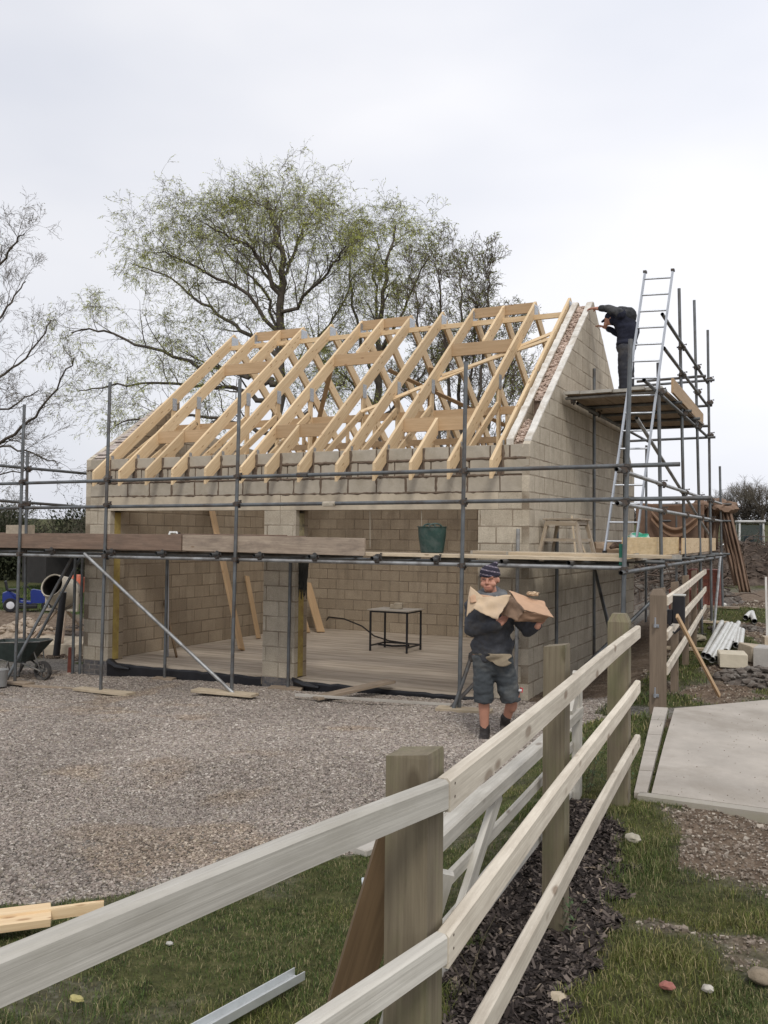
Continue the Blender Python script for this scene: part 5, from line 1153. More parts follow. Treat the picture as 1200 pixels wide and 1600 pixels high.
limbs = [([(-15.752, 18.000, 8.949), (-17.460, 18.000, 10.105), (-19.055, 18.000, 11.294), (-21.053, 18.000, 12.574), (-23.327, 18.000, 13.612)], 2.0, .17),
 ([(-15.853, 18.000, 7.958), (-16.968, 18.000, 8.285), (-19.006, 18.000, 8.816), (-22.362, 18.000, 9.877), (-25.261, 18.000, 10.961), (-26.695, 18.000, 10.953)], -1.5, .2),
 ([(-15.896, 18.000, 6.963), (-17.418, 18.000, 7.756), (-19.965, 18.000, 8.178), (-23.382, 18.000, 8.456), (-26.130, 18.000, 8.355)], 1.0, .19),
 ([(-15.641, 18.000, 11.187), (-16.901, 18.000, 13.104), (-18.217, 18.000, 14.002), (-19.380, 18.000, 14.743)], -2.0, .15),
 ([(-15.657, 18.000, 12.190), (-14.945, 18.000, 13.346), (-14.497, 18.000, 14.151)], 2.5, .12), ([(-15.717, 18.000, 10.445), (-13.949, 18.000, 11.739), (-12.854, 18.000, 12.939)], -1.5, .14),
 ([(-15.816, 18.000, 7.457), (-14.474, 18.000, 8.848), (-13.368, 18.000, 10.214), (-12.430, 18.000, 11.800)], 2.0, .15), ([(-15.591, 18.000, 9.933), (-17.803, 18.000, 11.935), (-20.069, 18.000, 13.253), (-21.934, 18.000, 13.896)], -2.6, .15),
 ([(-15.939, 18.000, 5.969), (-18.018, 18.000, 6.692), (-21.270, 18.000, 6.983), (-24.056, 18.000, 6.710)], -1.0, .16), ([(-15.645, 18.000, 11.438), (-16.903, 18.000, 13.232), (-17.606, 18.000, 14.740)], 3.0, .12),
 ([(-15.935, 18.000, 5.720), (-14.444, 18.000, 6.886), (-12.787, 18.000, 7.995)], 1.0, .14), ([(-15.752, 18.000, 8.949), (-16.265, 18.000, 11.254), (-17.506, 18.000, 12.670), (-18.623, 18.000, 13.719)], 3.5, .13)]
for pts, dy, r0 in limbs:
    o, rd = t.limb(jy(pts, dy, 0), r0*.62, .025, .12); t.along(o, rd, 14, 2.6, WP_, 5, .2)
t.build('willow_tree', (-16.143, 18.000, 0.507), 'largest willow with thin yellow-green leaves, trunk rising behind the roof trusses', 'tree', 'bare spring trees behind the garage', leafc=LG_, lsz=(.11, .022), seed=1)
t = Tree(9)
trunk, tr = t.limb([(-12.447, 20.000, 1.790), (-12.455, 20.000, 7.041), (-12.436, 20.000, 10.058), (-12.074, 20.000, 12.539), (-11.759, 20.000, 14.209)], .2, .03)
t.along(trunk, tr, 11, 1.9, WP_, 5, .4)
for pts, dy, r0 in [([(-12.467, 20.000, 8.047), (-13.347, 20.000, 10.142), (-13.816, 20.000, 12.755), (-13.401, 20.000, 14.243)], 1.5, .13), ([(-12.424, 20.000, 9.050), (-11.121, 20.000, 11.178), (-10.330, 20.000, 12.816)], -1.5, .12), ([(-12.455, 20.000, 7.041), (-13.903, 20.000, 8.398), (-15.099, 20.000, 9.261)], 1, .12), ([(-12.436, 20.000, 10.058), (-12.662, 20.000, 12.359), (-12.539, 20.000, 13.865)], 2, .1), ([(-12.449, 20.000, 6.539), (-10.815, 20.000, 7.937), (-9.766, 20.000, 9.326)], 2, .12)]:
    o, rd = t.limb(jy(pts, dy, 0), r0*.65, .02, .09); t.along(o, rd, 9, 1.9, WP_, 5, .2)
t.build('slender_willow', (-12.447, 20.000, 1.790), 'slimmer leafing tree between the large willow and the dense bushy tree', 'tree', 'bare spring trees behind the garage', leafc=LG_, lsz=(.10, .022), seed=2)
t = Tree(13); BP = dict(seg=.28, up=.11, droop=.02, wig=.16, kids=[0, 4, 4, 3, 3], sp=(.3, .75), rmin=.007, leaf=.3, lift=.5)
base = Vector((-7.838, 17.000, 1.862))
for i, (px_, dy, r0) in enumerate([([(-7.838, 17.000, 1.862), (-8.705, 17.000, 6.450), (-9.335, 17.000, 9.152), (-9.525, 17.000, 10.960)], 1, .12), ([(-7.838, 17.000, 1.862), (-8.114, 17.000, 6.418), (-8.497, 17.000, 9.515), (-8.634, 17.000, 11.298)], -1, .13), ([(-7.792, 17.000, 1.863), (-7.768, 17.000, 6.834), (-7.745, 17.000, 9.442), (-7.809, 17.000, 11.305)], 2, .13),
    ([(-7.769, 17.000, 1.863), (-7.189, 17.000, 6.369), (-6.874, 17.000, 9.356), (-6.774, 17.000, 10.960)], -1.5, .12), ([(-7.769, 17.000, 1.863), (-6.842, 17.000, 5.495), (-6.078, 17.000, 7.580), (-5.867, 17.000, 8.833)], 1, .1), ([(-7.815, 17.000, 1.863), (-7.426, 17.000, 7.245), (-7.221, 17.000, 10.039)], 0, .12), ([(-7.862, 17.000, 1.862), (-8.935, 17.000, 5.580), (-9.928, 17.000, 7.411)], 1.5, .11), ([(-7.769, 17.000, 1.863), (-6.614, 17.000, 5.061), (-5.630, 17.000, 6.286)], -1, .1)]):
    o, rd = t.limb(jy(px_, dy, 0), r0*.7, .02, .07); t.along(o, rd, 15, 1.6, BP, 5, .3)
t.build('bushy_tree', tuple(base), 'dense rounded tree of fine upright reddish twigs behind the right half of the roof', 'tree', 'bare spring trees behind the garage', twig=TWIGR, leafc=((.15, .17, .04), (.27, .29, .08)), lsz=(.10, .024), seed=3)
# bare tree at the left edge, on this side of the willow
t = Tree(21); LP = dict(seg=.24, up=.06, droop=.02, wig=.20, kids=[0, 4, 4, 3, 2], sp=(.35, .85), rmin=.005, leaf=.06, lift=.25)
for pts, dy, r0 in [([(-21.847, 8.000, 0.687), (-21.840, 8.000, 4.751), (-21.339, 8.000, 7.574), (-20.537, 8.000, 9.926), (-20.156, 8.000, 11.488)], 0, .26), ([(-21.857, 8.000, 3.529), (-20.069, 8.000, 4.393), (-18.295, 8.000, 5.247), (-17.131, 8.000, 6.104), (-16.267, 8.000, 7.174)], -1, .10),
    ([(-21.732, 8.000, 5.970), (-20.182, 8.000, 7.882), (-19.090, 8.000, 8.968), (-18.292, 8.000, 9.662)], 1, .10), ([(-21.070, 8.000, 8.364), (-19.818, 8.000, 9.842), (-18.871, 8.000, 10.811), (-18.390, 8.000, 11.137)], -1, .08), ([(-21.872, 8.000, 3.937), (-19.794, 8.000, 4.681), (-18.139, 8.000, 4.529), (-16.818, 8.000, 4.110)], .5, .07), ([(-21.718, 8.000, 5.562), (-19.858, 8.000, 6.663), (-18.222, 8.000, 7.328), (-17.196, 8.000, 8.389)], .8, .09), ([(-21.843, 8.000, 3.122), (-19.484, 8.000, 3.787), (-17.856, 8.000, 3.946)], 0, .05), ([(-21.596, 8.000, 6.370), (-19.270, 8.000, 5.839), (-17.660, 8.000, 6.327)], -.8, .07)]:
    o, rd = t.limb(jy(pts, dy, 0), r0*.75, .015, .06); t.along(o, rd, 8, 1.1, LP, 5, .2)
t.build('bare_tree', (-21.847, 8.000, 0.687), 'leafless grey tree reaching in from the left edge of the view', 'tree', None, leafc=((.14, .12, .06), (.22, .2, .09)), lsz=(.05, .02), seed=4)
# distant trees: each a trunk and a fan of twigs, plus some leaf mass for the evergreen ones
def far_tree(name, x, y, h, w_, seed, label, group, green=None, dense=5, tw=None):
    t = Tree(seed); z = g1(x, y)-.2; r = t.r; P = dict(seg=h*.09, up=.08, droop=.02, wig=.14, kids=[0, dense, dense-1, 3], sp=(.3, .85), rmin=h*.0022, leaf=.6, lift=.5)
    o, rd = t.limb([(x, y, z), (x+r.uniform(-.3, .3), y, z+h*.25), (x+r.uniform(-.4, .4), y, z+h*.5), (x+r.uniform(-.6, .6), y, z+h*.8)], h*.028, h*.006, h*.006)
    t.along(o, rd, 13, w_*.42, P, 3, .12)
    for k in range(5):
        a = r.uniform(0, 6.28); q = Vector((x, y, z+h*.15)); e = Vector((x+math.cos(a)*w_*.4, y+math.sin(a)*w_*.4, z+h*r.uniform(.55, .85))); o, rd = t.limb([q, q.lerp(e, .5)+Vector((0, 0, .1*h)), e], h*.014, h*.004, h*.006); t.along(o, rd, 7, w_*.34, P, 3, .15)
    return t.build(name, (x, y, z), label, 'tree', group, twig=tw or TWIG, leafc=green, lsz=(h*.032, h*.016), seed=seed)
WG = 'bare trees of the far hedgerow on the right'
xx = [(-6.4, 112, 5.6), (-8.2, 116, 5.0), (-4.6, 110, 5.6), (-10.0, 114, 4.4), (-3.2, 111, 5.2), (-12.0, 118, 3.6), (-16, 118, 3.2), (-7.3, 118, 5.2)]
ln_ = ['tallest bare hedgerow tree directly above the digger cab', 'bare hedgerow tree left of the one above the digger', 'bare hedgerow tree right of the one above the digger', 'low bare hedgerow tree seen past the draped hessian', 'bare hedgerow tree cut by the right edge', 'low hedgerow tree seen through the side scaffold rails', 'leftmost low hedgerow tree, seen between scaffold posts beside the gable', 'bare hedgerow tree just behind and left of the tallest one']
for i, (x, y, h) in enumerate(xx): far_tree('hedgerow_tree', x, y, h, h*1.15, 40+i, ln_[i], WG, dense=6)
r = np.random.default_rng(77); n = 26000; hx = r.uniform(-34, 3, n); hy = 112+r.normal(0, 1.2, n); hh = (1.5+1.1*fbm(hx, hx*0, .35, 4))*np.clip(1+.02*(hx+10), .6, 1.3)
hz = gz(hx, hy)+hh*r.random(n)**.8; hd = r.normal(0, .5, (n, 3)); hd[:, 2] += .8
o = leaves('hedge', np.stack([hx, hy, hz], -1), hd, .38, .10, (.045, .038, .03), (.085, .07, .055), None, 8); tag(o, None, None, None, 'stuff')
GR = ((.03, .038, .02), (.075, .082, .045))
hl = [(-37, 20, 3.1, 5.5, 'dark evergreen shrub at the far left behind the scaffold posts'), (-31, 18, 2.9, 5, 'dark hedge bush behind the blue mower'), (-27.5, 20, 3.0, 5, 'dark hedge bush between the mower and the cement mixer'), (-26.5, 24, 4.3, 3.8, 'taller grey-green bush standing left of the garage corner'), (-22.0, 17, 2.7, 4, 'dark bush just left of the garage behind the cement mixer'), (-42, 26, 3.5, 6, 'broad dark tree mass beyond the left end of the scaffold')]
for i, (x, y, h, w_, lb) in enumerate(hl):
    e = far_tree('hedge_bush', x, y, h, w_, 60+i, lb, 'dark bushes of the hedge on the left', green=GR, dense=7)
    r = np.random.default_rng(i); n = 9000; u = r.normal(0, 1, (n, 3)); u /= np.linalg.norm(u, axis=1, keepdims=True); q = r.random((n, 1))**.4
    lump = 1+.25*np.sin(u[:, :1]*5+i)+.2*np.sin(u[:, 1:2]*7+2*i)+.15*np.sin(u[:, 2:]*9)
    p = np.array([x, y, g1(x, y)+h*.46])+u*q*lump*np.array([w_*.5, w_*.4, h*.46]); p[:, 2] = np.maximum(p[:, 2], g1(x, y)+.02)
    leaves('foliage', p, u, .17, .10, GR[0], GR[1], e, i)
# small shed roof beyond the lawn
sh = empty('garden_shed', (-24.297, 15.000, 0.244), 0, 'low dark shed with a pale sloping roof edge beyond the lawn', 'shed')
m = MB(); m.box((0, 0, .45), (1.3, 2, 1.1)); m.build('wall', plain('dark_shed', (.035, .032, .03), .9), sh)
m = MB(); m.beam((-1.0, 0, 1.15), (0.0, 0, 1.5), 2.3, .05); m.beam((0, 0, 1.5), (1.3, 0, 1.56), 2.3, .05); m.build('roof', plain('grey_roof', (.45, .46, .48), .7), sh)

# ================================================================ LOOSE COVER: gravel stones, grass, wood chips
def inview(x, y, z, pad=40):
    P = np.stack([x, y, z], -1)-np.array(CAMP); f = P@np.array(fw); u = 600+F_PX*(P@np.array(rt))/f; v = 800-F_PX*(P@np.array(up))/f
    return (f > .3) & (u > -pad) & (u < 1200+pad) & (v > 300) & (v < 1600+pad*3), f
def mesh_z(x, y):
    g, md, mu = zones(x, y); return gz(x, y)+(fbm(x, y, 3.0, 30)-.5)*(0.02+0.05*md+0.03*g)+(fbm(x, y, 11, 31)-.5)*0.02*(1+md), g, md, mu
def scatter(n, box, seed, f0=3.5):
    r = np.random.default_rng(seed); x = r.uniform(box[0], box[1], n); y = r.uniform(box[2], box[3], n); z, g, md, mu = mesh_z(x, y); ok, f = inview(x, y, z); return r, x[ok], y[ok], z[ok], g[ok], md[ok], mu[ok], f[ok]
def stones(name, x, y, z, s, col, mt, r, flat=.65):
    n = len(x); base = np.array([(-1, -1, -1), (1, -1, -1), (1, 1, -1), (-1, 1, -1), (-1, -1, 1), (1, -1, 1), (1, 1, 1), (-1, 1, 1)], float)
    v = base[None]*(1+r.uniform(-.45, .25, (n, 8, 1)))*np.array([1, .75, flat])*r.uniform(.7, 1.3, (n, 1, 3)); v = v*s[:, None, None]*.5
    a = r.uniform(0, 6.28, n); c, sn = np.cos(a)[:, None], np.sin(a)[:, None]; b = r.normal(0, .45, n)
    vx, vy, vz = v[..., 0], v[..., 1], v[..., 2]; cb, sb = np.cos(b)[:, None], np.sin(b)[:, None]; vy, vz = vy*cb-vz*sb, vy*sb+vz*cb
    V_ = np.stack([vx*c-vy*sn+x[:, None], vx*sn+vy*c+y[:, None], vz+z[:, None]], -1).reshape(-1, 3)
    q = np.array([(0, 3, 2, 1), (4, 5, 6, 7), (0, 1, 5, 4), (1, 2, 6, 5), (2, 3, 7, 6), (3, 0, 4, 7)]); F = (np.arange(n)[:, None, None]*8+q[None]).reshape(-1, 4)
    return np_mesh(name, V_, F, mt, None, np.repeat(col, 8, 0), False)
STM = tintm('stone_mix', None, .9)
def stonecols(r, n, pal): p = np.array(pal); i = r.integers(0, len(p), n); return p[i]*r.uniform(.8, 1.2, (n, 1))
GP = [(.27, .24, .218), (.32, .285, .257), (.25, .215, .193), (.40, .365, .33), (.30, .27, .222), (.20, .176, .158), (.35, .305, .275), (.46, .43, .39), (.29, .25, .228), (.17, .15, .135)]
r, x, y, z, g, md, mu, f = scatter(950000, (-9, 2.4, -9.5, 0.05), 71)
keep = (g+mu < .25) & (x < kline(y)+.03) & (r.random(len(x)) < np.clip(1.15-md*.8, .1, 1)*np.clip(9/f, .35, 1.0)*.9) & ~((x > -7.7) & (y > -0.06))
x, y, z, f = x[keep], y[keep], z[keep], f[keep]; s = r.uniform(.008, .018, len(x))*np.clip(f/6.0, 1, 1.7)
cg = stonecols(r, len(x), GP)*np.array([1.03, 1.0, .96]); pt = fbm(x, y, .55, 91); rut = sstep(.55, .62, hn(x*.6+y*.25, y*.12, 1.0, 44))*.12; cg = cg*(.80+.42*pt-rut)[:, None]*(1-np.array([.0, .06, .14])*sstep(.58, .72, fbm(x, y, .8, 95))[:, None])
o = stones('gravel', x, y, z+.002, s, cg, STM, r); o['kind'] = 'stuff'
r, x, y, z, g, md, mu, f = scatter(110000, (0.5, 6.5, -10, -5.4), 72)
keep = (md > .35) & (r.random(len(x)) < md*np.where(x > 2.2, .8, .12)); x, y, z = x[keep], y[keep], z[keep]; s = r.uniform(.005, .015, len(x))*np.where(r.random(len(x)) < .03, 2.4, 1)
o = stones('stony_soil', x, y, z+.003, s, stonecols(r, len(x), [(.2, .16, .125), (.28, .23, .185), (.15, .12, .09), (.40, .35, .29), (.23, .19, .155)]), STM, r); o['kind'] = 'stuff'
r, x, y, z, g, md, mu, f = scatter(120000, (1.2, 8, -3.6, 14), 73)
keep = (md > .3) & (r.random(len(x)) < .55*np.clip(14/f, .2, 1)) & ~((x > 2.2) & (y < -.9)); x, y, z, f = x[keep], y[keep], z[keep], f[keep]; s = r.uniform(.010, .032, len(x))*np.clip(f/12, .8, 1.5)*np.where(r.random(len(x)) < .03, 2, 1)
o = stones('yard_rubble', x, y, z+.003, s, stonecols(r, len(x), [(.16, .12, .09), (.25, .2, .15), (.12, .09, .07), (.38, .33, .27), (.2, .16, .12)]), STM, r); o['kind'] = 'stuff'
r, x, y, z, g, md, mu, f = scatter(60000, (-14, -7, -2.5, 7), 74)
keep = (md > .3) & (r.random(len(x)) < .6); x, y, z, f = x[keep], y[keep], z[keep], f[keep]; s = r.uniform(.02, .07, len(x))
o = stones('clods', x, y, z+.003, s, stonecols(r, len(x), [(.11, .08, .06), (.18, .14, .105), (.09, .07, .055), (.26, .21, .16)]), STM, r); o['kind'] = 'stuff'
r = np.random.default_rng(99); n = 1300; x = r.uniform(2.5, 6, n); y = -5.34+r.random(n)**1.6*3.6; ok = (r.random(n) < .35+.6*(fbm(x, y, 1.5, 6) > .52)) & (y < -5.3+3.2*np.clip((6-x)/2, .2, 1)) & (x > 2.55); x, y = x[ok], y[ok]
o = stones('path_grit', x, y, .5+.035*(y+5.4)+.002, r.uniform(.003, .008, len(x)), stonecols(r, len(x), [(.28, .24, .19), (.34, .30, .25), (.22, .18, .14)]), STM, r); o['kind'] = 'stuff'
# mulch chips
r, x, y, z, g, md, mu, f = scatter(90000, (1.7, 3.6, -9.6, -5.6), 75)
keep = (mu > .3); x, y, z = x[keep], y[keep], z[keep]; n = len(x)
a = r.uniform(0, 6.28, n); L = r.uniform(.012, .04, n); d = np.stack([np.cos(a), np.sin(a), r.normal(0, .3, n)], -1)*L[:, None]; w_ = np.stack([-np.sin(a), np.cos(a), r.normal(0, .5, n)], -1)*r.uniform(.003, .009, n)[:, None]
p = np.stack([x, y, z+r.uniform(.002, .016, n)], -1); vs = np.stack([p-d-w_, p+d-w_*.6, p+d+w_, p-d+w_*.7], 1).reshape(-1, 3)
tone = stonecols(r, n, [(.035, .028, .025), (.06, .048, .042), (.025, .02, .018), (.10, .08, .07), (.16, .13, .11), (.045, .035, .03)]); tone[r.random(n) < .02] = (.3, .24, .18)
o = np_mesh('wood_chips', vs, np.arange(n*4).reshape(-1, 4), STM, None, np.repeat(tone, 4, 0), False); o['kind'] = 'stuff'
# grass blades
def grass(name, n, box, seed, hgt, wd, thr=.35, clump=1.0, pal=None, dens=1.0):
    r, x, y, z, g, md, mu, f = scatter(n, box, seed); tuft = fbm(x, y, 4.5, seed); tall = sstep(.5, .75, fbm(x, y, 1.6, seed+3))
    keep = (r.random(len(x)) < g*dens*np.clip(.25+1.6*(tuft-.25), .1, 1)) & (g > thr) ; x, y, z, tall, tuft = x[keep], y[keep], z[keep], tall[keep], tuft[keep]; n = len(x)
    h = hgt*r.uniform(.5, 1.3, n)*(.65+.9*tall*clump); a = r.uniform(0, 6.28, n); lean = r.uniform(.2, 1.0, n)*h; s = np.stack([-np.sin(a), np.cos(a), 0*a], -1)*(wd*r.uniform(.6, 1.3, n))[:, None]
    p = np.stack([x, y, z-.004], -1); m_ = p+np.stack([np.cos(a)*lean*.35, np.sin(a)*lean*.35, h*.62], -1); t_ = p+np.stack([np.cos(a)*lean, np.sin(a)*lean, h*r.uniform(.75, 1.0, n)], -1)
    vs = np.stack([p-s, p+s, m_+s*.7, m_-s*.7, t_], 1).reshape(-1, 3); b = np.arange(n)[:, None]*5
    F = np.concatenate([np.concatenate([b+0, b+1, b+2], 1), np.concatenate([b+0, b+2, b+3], 1), np.concatenate([b+3, b+2, b+4], 1)], 0)
    pal = pal or [(.055, .088, .024), (.08, .118, .03), (.115, .145, .042), (.19, .18, .08), (.042, .07, .02), (.30, .26, .14), (.095, .125, .035)]
    c = stonecols(r, n, pal); k = fbm(x, y, 2.2, seed+7)[:, None]; c = c*(.7+.5*k)+np.array([.05, .035, .008])*sstep(.5, .7, fbm(x, y, 1.1, seed+9))[:, None]
    o = np_mesh(name, vs, F, LEAF, None, np.repeat(c, 5, 0), False); o['kind'] = 'stuff'; return o
grass('lawn_grass', 900000, (-2.4, 4.6, -10.3, -3.0), 81, .034, .0015)
grass('yard_grass', 160000, (1.3, 8, -3.6, 13), 82, .06, .0045, dens=.9)
grass('distant_grass', 120000, (-26, -7.5, 0, 16), 83, .06, .012, pal=[(.05, .10, .02), (.07, .13, .03), (.045, .085, .02)])
m = MB(); rr = random.Random(5)       # weeds and straw stalks sprouting in the mulch
WST = plain('weed_stalk', (.10, .085, .05), .9); lv_p = []; lv_d = []
def weed(p, h, n, label, seed, leafy=True):
    r = random.Random(seed); t = MB(); L = MB(); p = Vector(p); e = empty('weed', p, 0, label, 'plant', 'weeds along the fence')
    for i in range(n):
        d = Vector((r.gauss(0, .3), r.gauss(0, .3), 1)).normalized(); q = Vector((r.uniform(-.04, .04), r.uniform(-.04, .04), 0)); pts = [q]
        for k in range(4): d = (d+Vector((r.gauss(0, .15), r.gauss(0, .15), 0))).normalized(); q = q+d*h/4; pts.append(q)
        t.poly(pts, [.0028, .0025, .002, .0015, .001], 4, False)
        if leafy:
            for k in range(1, 5):
                for j in range(3):
                    a = r.uniform(0, 6.28); o = Vector((math.cos(a), math.sin(a), r.uniform(.1, .8)))*r.uniform(.015, .035); s = Vector((-math.sin(a), math.cos(a), 0))*.006; c = pts[k]
                    L.quad([c, c+o*.5+s, c+o, c+o*.5-s])
    t.build('stem', WST, e); 
    if leafy: L.build('leaves', plain('weed_leaf', (.06, .10, .035), .7, 0, .3, 30), e)
weed((2.082, -5.366, 0.420), .34, 5, 'tallest leafy weed in the gap between the second and third fence posts', 1); weed((1.806, -4.053, 0.380), .26, 4, 'leafy weed beyond the second post in the gravel edge', 2); weed((2.361, -8.166, 0.440), .30, 3, 'bare dark weed stalk right of the corner post', 3, False)
weed((2.542, -7.562, 0.460), .16, 4, 'small weed hugging the foot of the second fence post', 4); weed((2.282, -5.332, 0.480), .16, 6, 'grassy weed at the foot of the pointed fence post', 5)
# ================================================================ MACHINES
# cement mixer
MXP = Vector((-10.75, 2.45, g1(-10.75, 2.45)-.06))
mxr = empty('cement_mixer', MXP, R_(11), 'dirty cream cement mixer with an orange motor cover, drum mouth facing left', 'cement mixer')
CRM = plain('mixer_cream', (.47, .42, .34), .75, 0, .2, 5, dirt=(.33, .29, .24)); ORG = plain('mixer_orange', (.58, .13, .06), .55, 0, .15, 6, dirt=(.3, .13, .09)); RED = plain('mixer_frame', (.30, .22, .16), .8, 0, .25, 8, dirt=(.3, .25, .2))
ax = Vector((0, -.88, .42)).normalized(); c = Vector((0, 0, .98))
m = MB(); m.lathe([(0, -.40), (.18, -.40), (.30, -.30), (.335, -.10), (.33, .05), (.27, .28), (.235, .38), (.245, .385), (.225, .37), (.25, .27), (.30, .05), (.30, -.1), (.2, -.33), (0, -.36)], c, 26, ax); m.build('drum', CRM, mxr); m = MB(); m.lathe([(.22, .34), (.245, .25), (.29, .05), (.29, -.1), (.19, -.3), (0, -.33)], c, 24, ax); m.build('drum_inner_shade', plain('drum_shade_dark', (.03, .026, .022), .95, 0, .4, 9), mxr)  # inner drum surface coloured near black: the shade inside the mouth, painted in
m = MB(); 
for i in range(24): a = 2*math.pi*i/24; 
m.lathe([(.335, -.10), (.355, -.12), (.355, -.08), (.335, -.06)], c, 32, ax); m.build('ring_gear', plain('gear_dark', (.14, .12, .1), .8), mxr)
m = MB(.003); m.box((0, .50, 1.12), (.30, .30, .36), eul(R_(-25), 0, 0), ch=.04); m.box((.0, .70, 1.17), (.10, .12, .08), ch=.01); m.build('motor_cover', ORG, mxr)
m = MB(); m.beam((-.36, 0, .98), (-.36, 0, .62), .05, .05, (0, 1, 0)); m.beam((.36, 0, .98), (.36, 0, .62), .05, .05, (0, 1, 0)); m.beam((-.38, 0, .62), (.38, 0, .62), .06, .05); m.build('yoke', CRM, mxr)
for s in (-1, 1):
    for q in (-1, 1): m = MB(); m.beam((s*.10, 0, .62), (s*.38, q*.52, 0), .045, .045, (0, 1, 0)); m.build('leg', RED, mxr)
for q in (-.36, .36): m = MB(); m.beam((-.30, q, .18), (.30, q, .18), .035, .035); m.build('cross_bar', RED, mxr)
mxr.location.z += .28      # stands on a raised board and blocks
m = MB(.01); m.box((MXP.x, MXP.y, MXP.z+.13), (1.3, 1.3, .30), rotz(.4), ch=.02); o = m.build('mixer_base', BLOCKS, origin=MXP); tag(o, 'pale board and blocks raising the cement mixer off the ground', 'blocks')
m = MB(); a = Vector((-10.000, 1.614, -0.280)); m.tube(a, (-9.854, 1.620, 0.954), .065, 16); o = m.build('drain_pipe', BLACK, origin=a); tag(o, 'thick black drainpipe standing upright in front of the cement mixer', 'pipe')
m = MB(); m.tube((-7.99, .02, -.26), (-7.98, .03, .17), .055, 14); o = m.build('clay_pipe', plain('rusty_red', (.20, .06, .04), .85, 0, .3, 8), origin=(-7.99, .02, -.26)); tag(o, 'short dark red pipe standing at the foot of the left brick plinth', 'pipe')
# ride-on mower
RM = Vector((-17.6, 7.75, g1(-17.6, 7.75)+.02)); mow = empty('ride_on_mower', RM, R_(48), 'blue ride-on lawn mower with white wheel hubs parked in front of the hedge', 'lawn mower')
mow.scale = (.74,)*3
BLU = plain('mower_blue', (.014, .032, .19), .35, 0, .1, 3); WHT = plain('mower_white', (.62, .63, .66), .4)
m = MB(); m.prism([(.08, .32), (.86, .30), (.90, .55), (.80, .74), (.15, .86), (.06, .8)], 'y', -.24, .24); o = m.build('bonnet', BLU, mow)
m = MB(); m.prism([(.55, .60), (.87, .56), (.80, .735), (.5, .78)], 'y', -.246, .246); m.build('bonnet_panel', WHT, o)
m = MB(); m.prism([(-.95, .36), (-.95, .72), (-.75, .80), (-.45, .66), (-.36, .36), (.1, .30), (.1, .36), (-.28, .42)], 'y', -.38, .38); m.build('rear_body', BLU, mow)
m = MB(); m.box((-.6, 0, .83), (.42, .42, .10), ch=.03); m.box((-.83, 0, 1.02), (.10, .42, .36), eul(0, -.2, 0), ch=.03); m.build('seat', BLACK, mow)
m = MB(); m.tube((.08, 0, .80), (-.10, 0, 1.02), .02, 8); m.lathe([(.15, 0), (.17, .012), (.15, .024)], (-.11, 0, 1.03), 20, (-.6, 0, .8)); m.build('steering_wheel', BLACK, mow)
m = MB(); m.box((-.05, 0, .20), (.75, .95, .16), ch=.04); m.build('cutter_deck', BLACK, mow)
for (x, r, wd) in ((.66, .19, .12), (-.66, .27, .2)):
    for s in (-1, 1):
        m = MB(); m.lathe([(r*.55, -wd/2), (r*.92, -wd/2), (r, -wd/3), (r, wd/3), (r*.92, wd/2), (r*.55, wd/2)], (x, s*.40, r), 24, (0, 1, 0), close=True); wl = m.build('wheel', BLACK, mow)
        m = MB(); m.lathe([(0, -wd/2-.01), (r*.3, -wd/2-.012), (r*.56, -wd/2+.01), (r*.56, wd/2-.01), (r*.3, wd/2+.012), (0, wd/2+.01)], (x, s*.40, r), 20, (0, 1, 0)); m.build('hub', WHT, wl)
# wheelbarrow left
def barrow(name, loc, rz, label, traymat, full=None, sc=1.0, group=None):
    e = empty(name, loc, rz, label, 'wheelbarrow', group); T = plain('barrow_tube', (.16, .16, .155), .6, .4, .25, 10, dirt=(.25, .22, .18))
    tops = [(-.62, -.33), (.34, -.33), (.52, -.20), (.52, .20), (.34, .33), (-.62, .33)]; bots = [(-.38, -.20), (.14, -.20), (.20, -.12), (.20, .12), (.14, .20), (-.38, .20)]
    m = MB(); vs = [(x, y, .68+.05*(x > 0)) for x, y in tops]+[(x, y, .36) for x, y in bots]; fs = [(i, (i+1) % 6, 6+(i+1) % 6, 6+i) for i in range(6)]+[(6, 7, 8, 9, 10, 11)]; m.add(vs, fs, vs); o = m.build('tray', traymat, e, solid=.008)
    rim = [Vector(v) for v in vs[:6]]; m = MB(); m.poly(rim+[rim[0]], .012, 6, False); m.build('rim', T, e)
    for s in (-1, 1):
        m = MB(); m.poly([(-1.02, s*.27, .62), (-.55, s*.24, .40), (.1, s*.16, .34), (.46, s*.055, .18)], .017, 8); m.build('handle', T, e)
        m = MB(); m.poly([(-.5, s*.24, .38), (-.40, s*.25, .02), (-.22, s*.24, .02), (-.12, s*.20, .36)], .015, 8); m.build('leg', T, e)
        m = MB(); m.poly([(.46, s*.06, .18), (.36, s*.14, .55)], .012, 6); m.build('stay', T, e)
    m = MB(); m.lathe([(.13, -.045), (.165, -.04), (.18, -.015), (.18, .015), (.165, .04), (.13, .045)], (.46, 0, .18), 24, (0, 1, 0), close=True); wl = m.build('wheel', plain('tyre', (.045, .042, .04), .9, 0, .3, 9, dirt=(.16, .14, .12)), e)
    m = MB(); 
    for k in range(7): a = 2*math.pi*k/7; m.beam((.46, 0, .18), (.46+math.cos(a)*.135, 0, .18+math.sin(a)*.135), .012, .02, (0, 1, 0))
    m.tube((.46, -.05, .18), (.46, .05, .18), .025, 10); m.build('spokes', T, wl)
    if full: m = MB(); m.blob((-.1, 0, .56), .27, 3, (1.3, .8, .4), .3); m.build('load', full, e)
    e.scale = (sc,)*3; return e
GT = plain('barrow_green', (.035, .05, .045), .6, .2, .3, 6, dirt=(.10, .10, .09)); GTG = plain('barrow_grey', (.42, .42, .42), .5, .4, .2, 6, dirt=(.5, .47, .43))
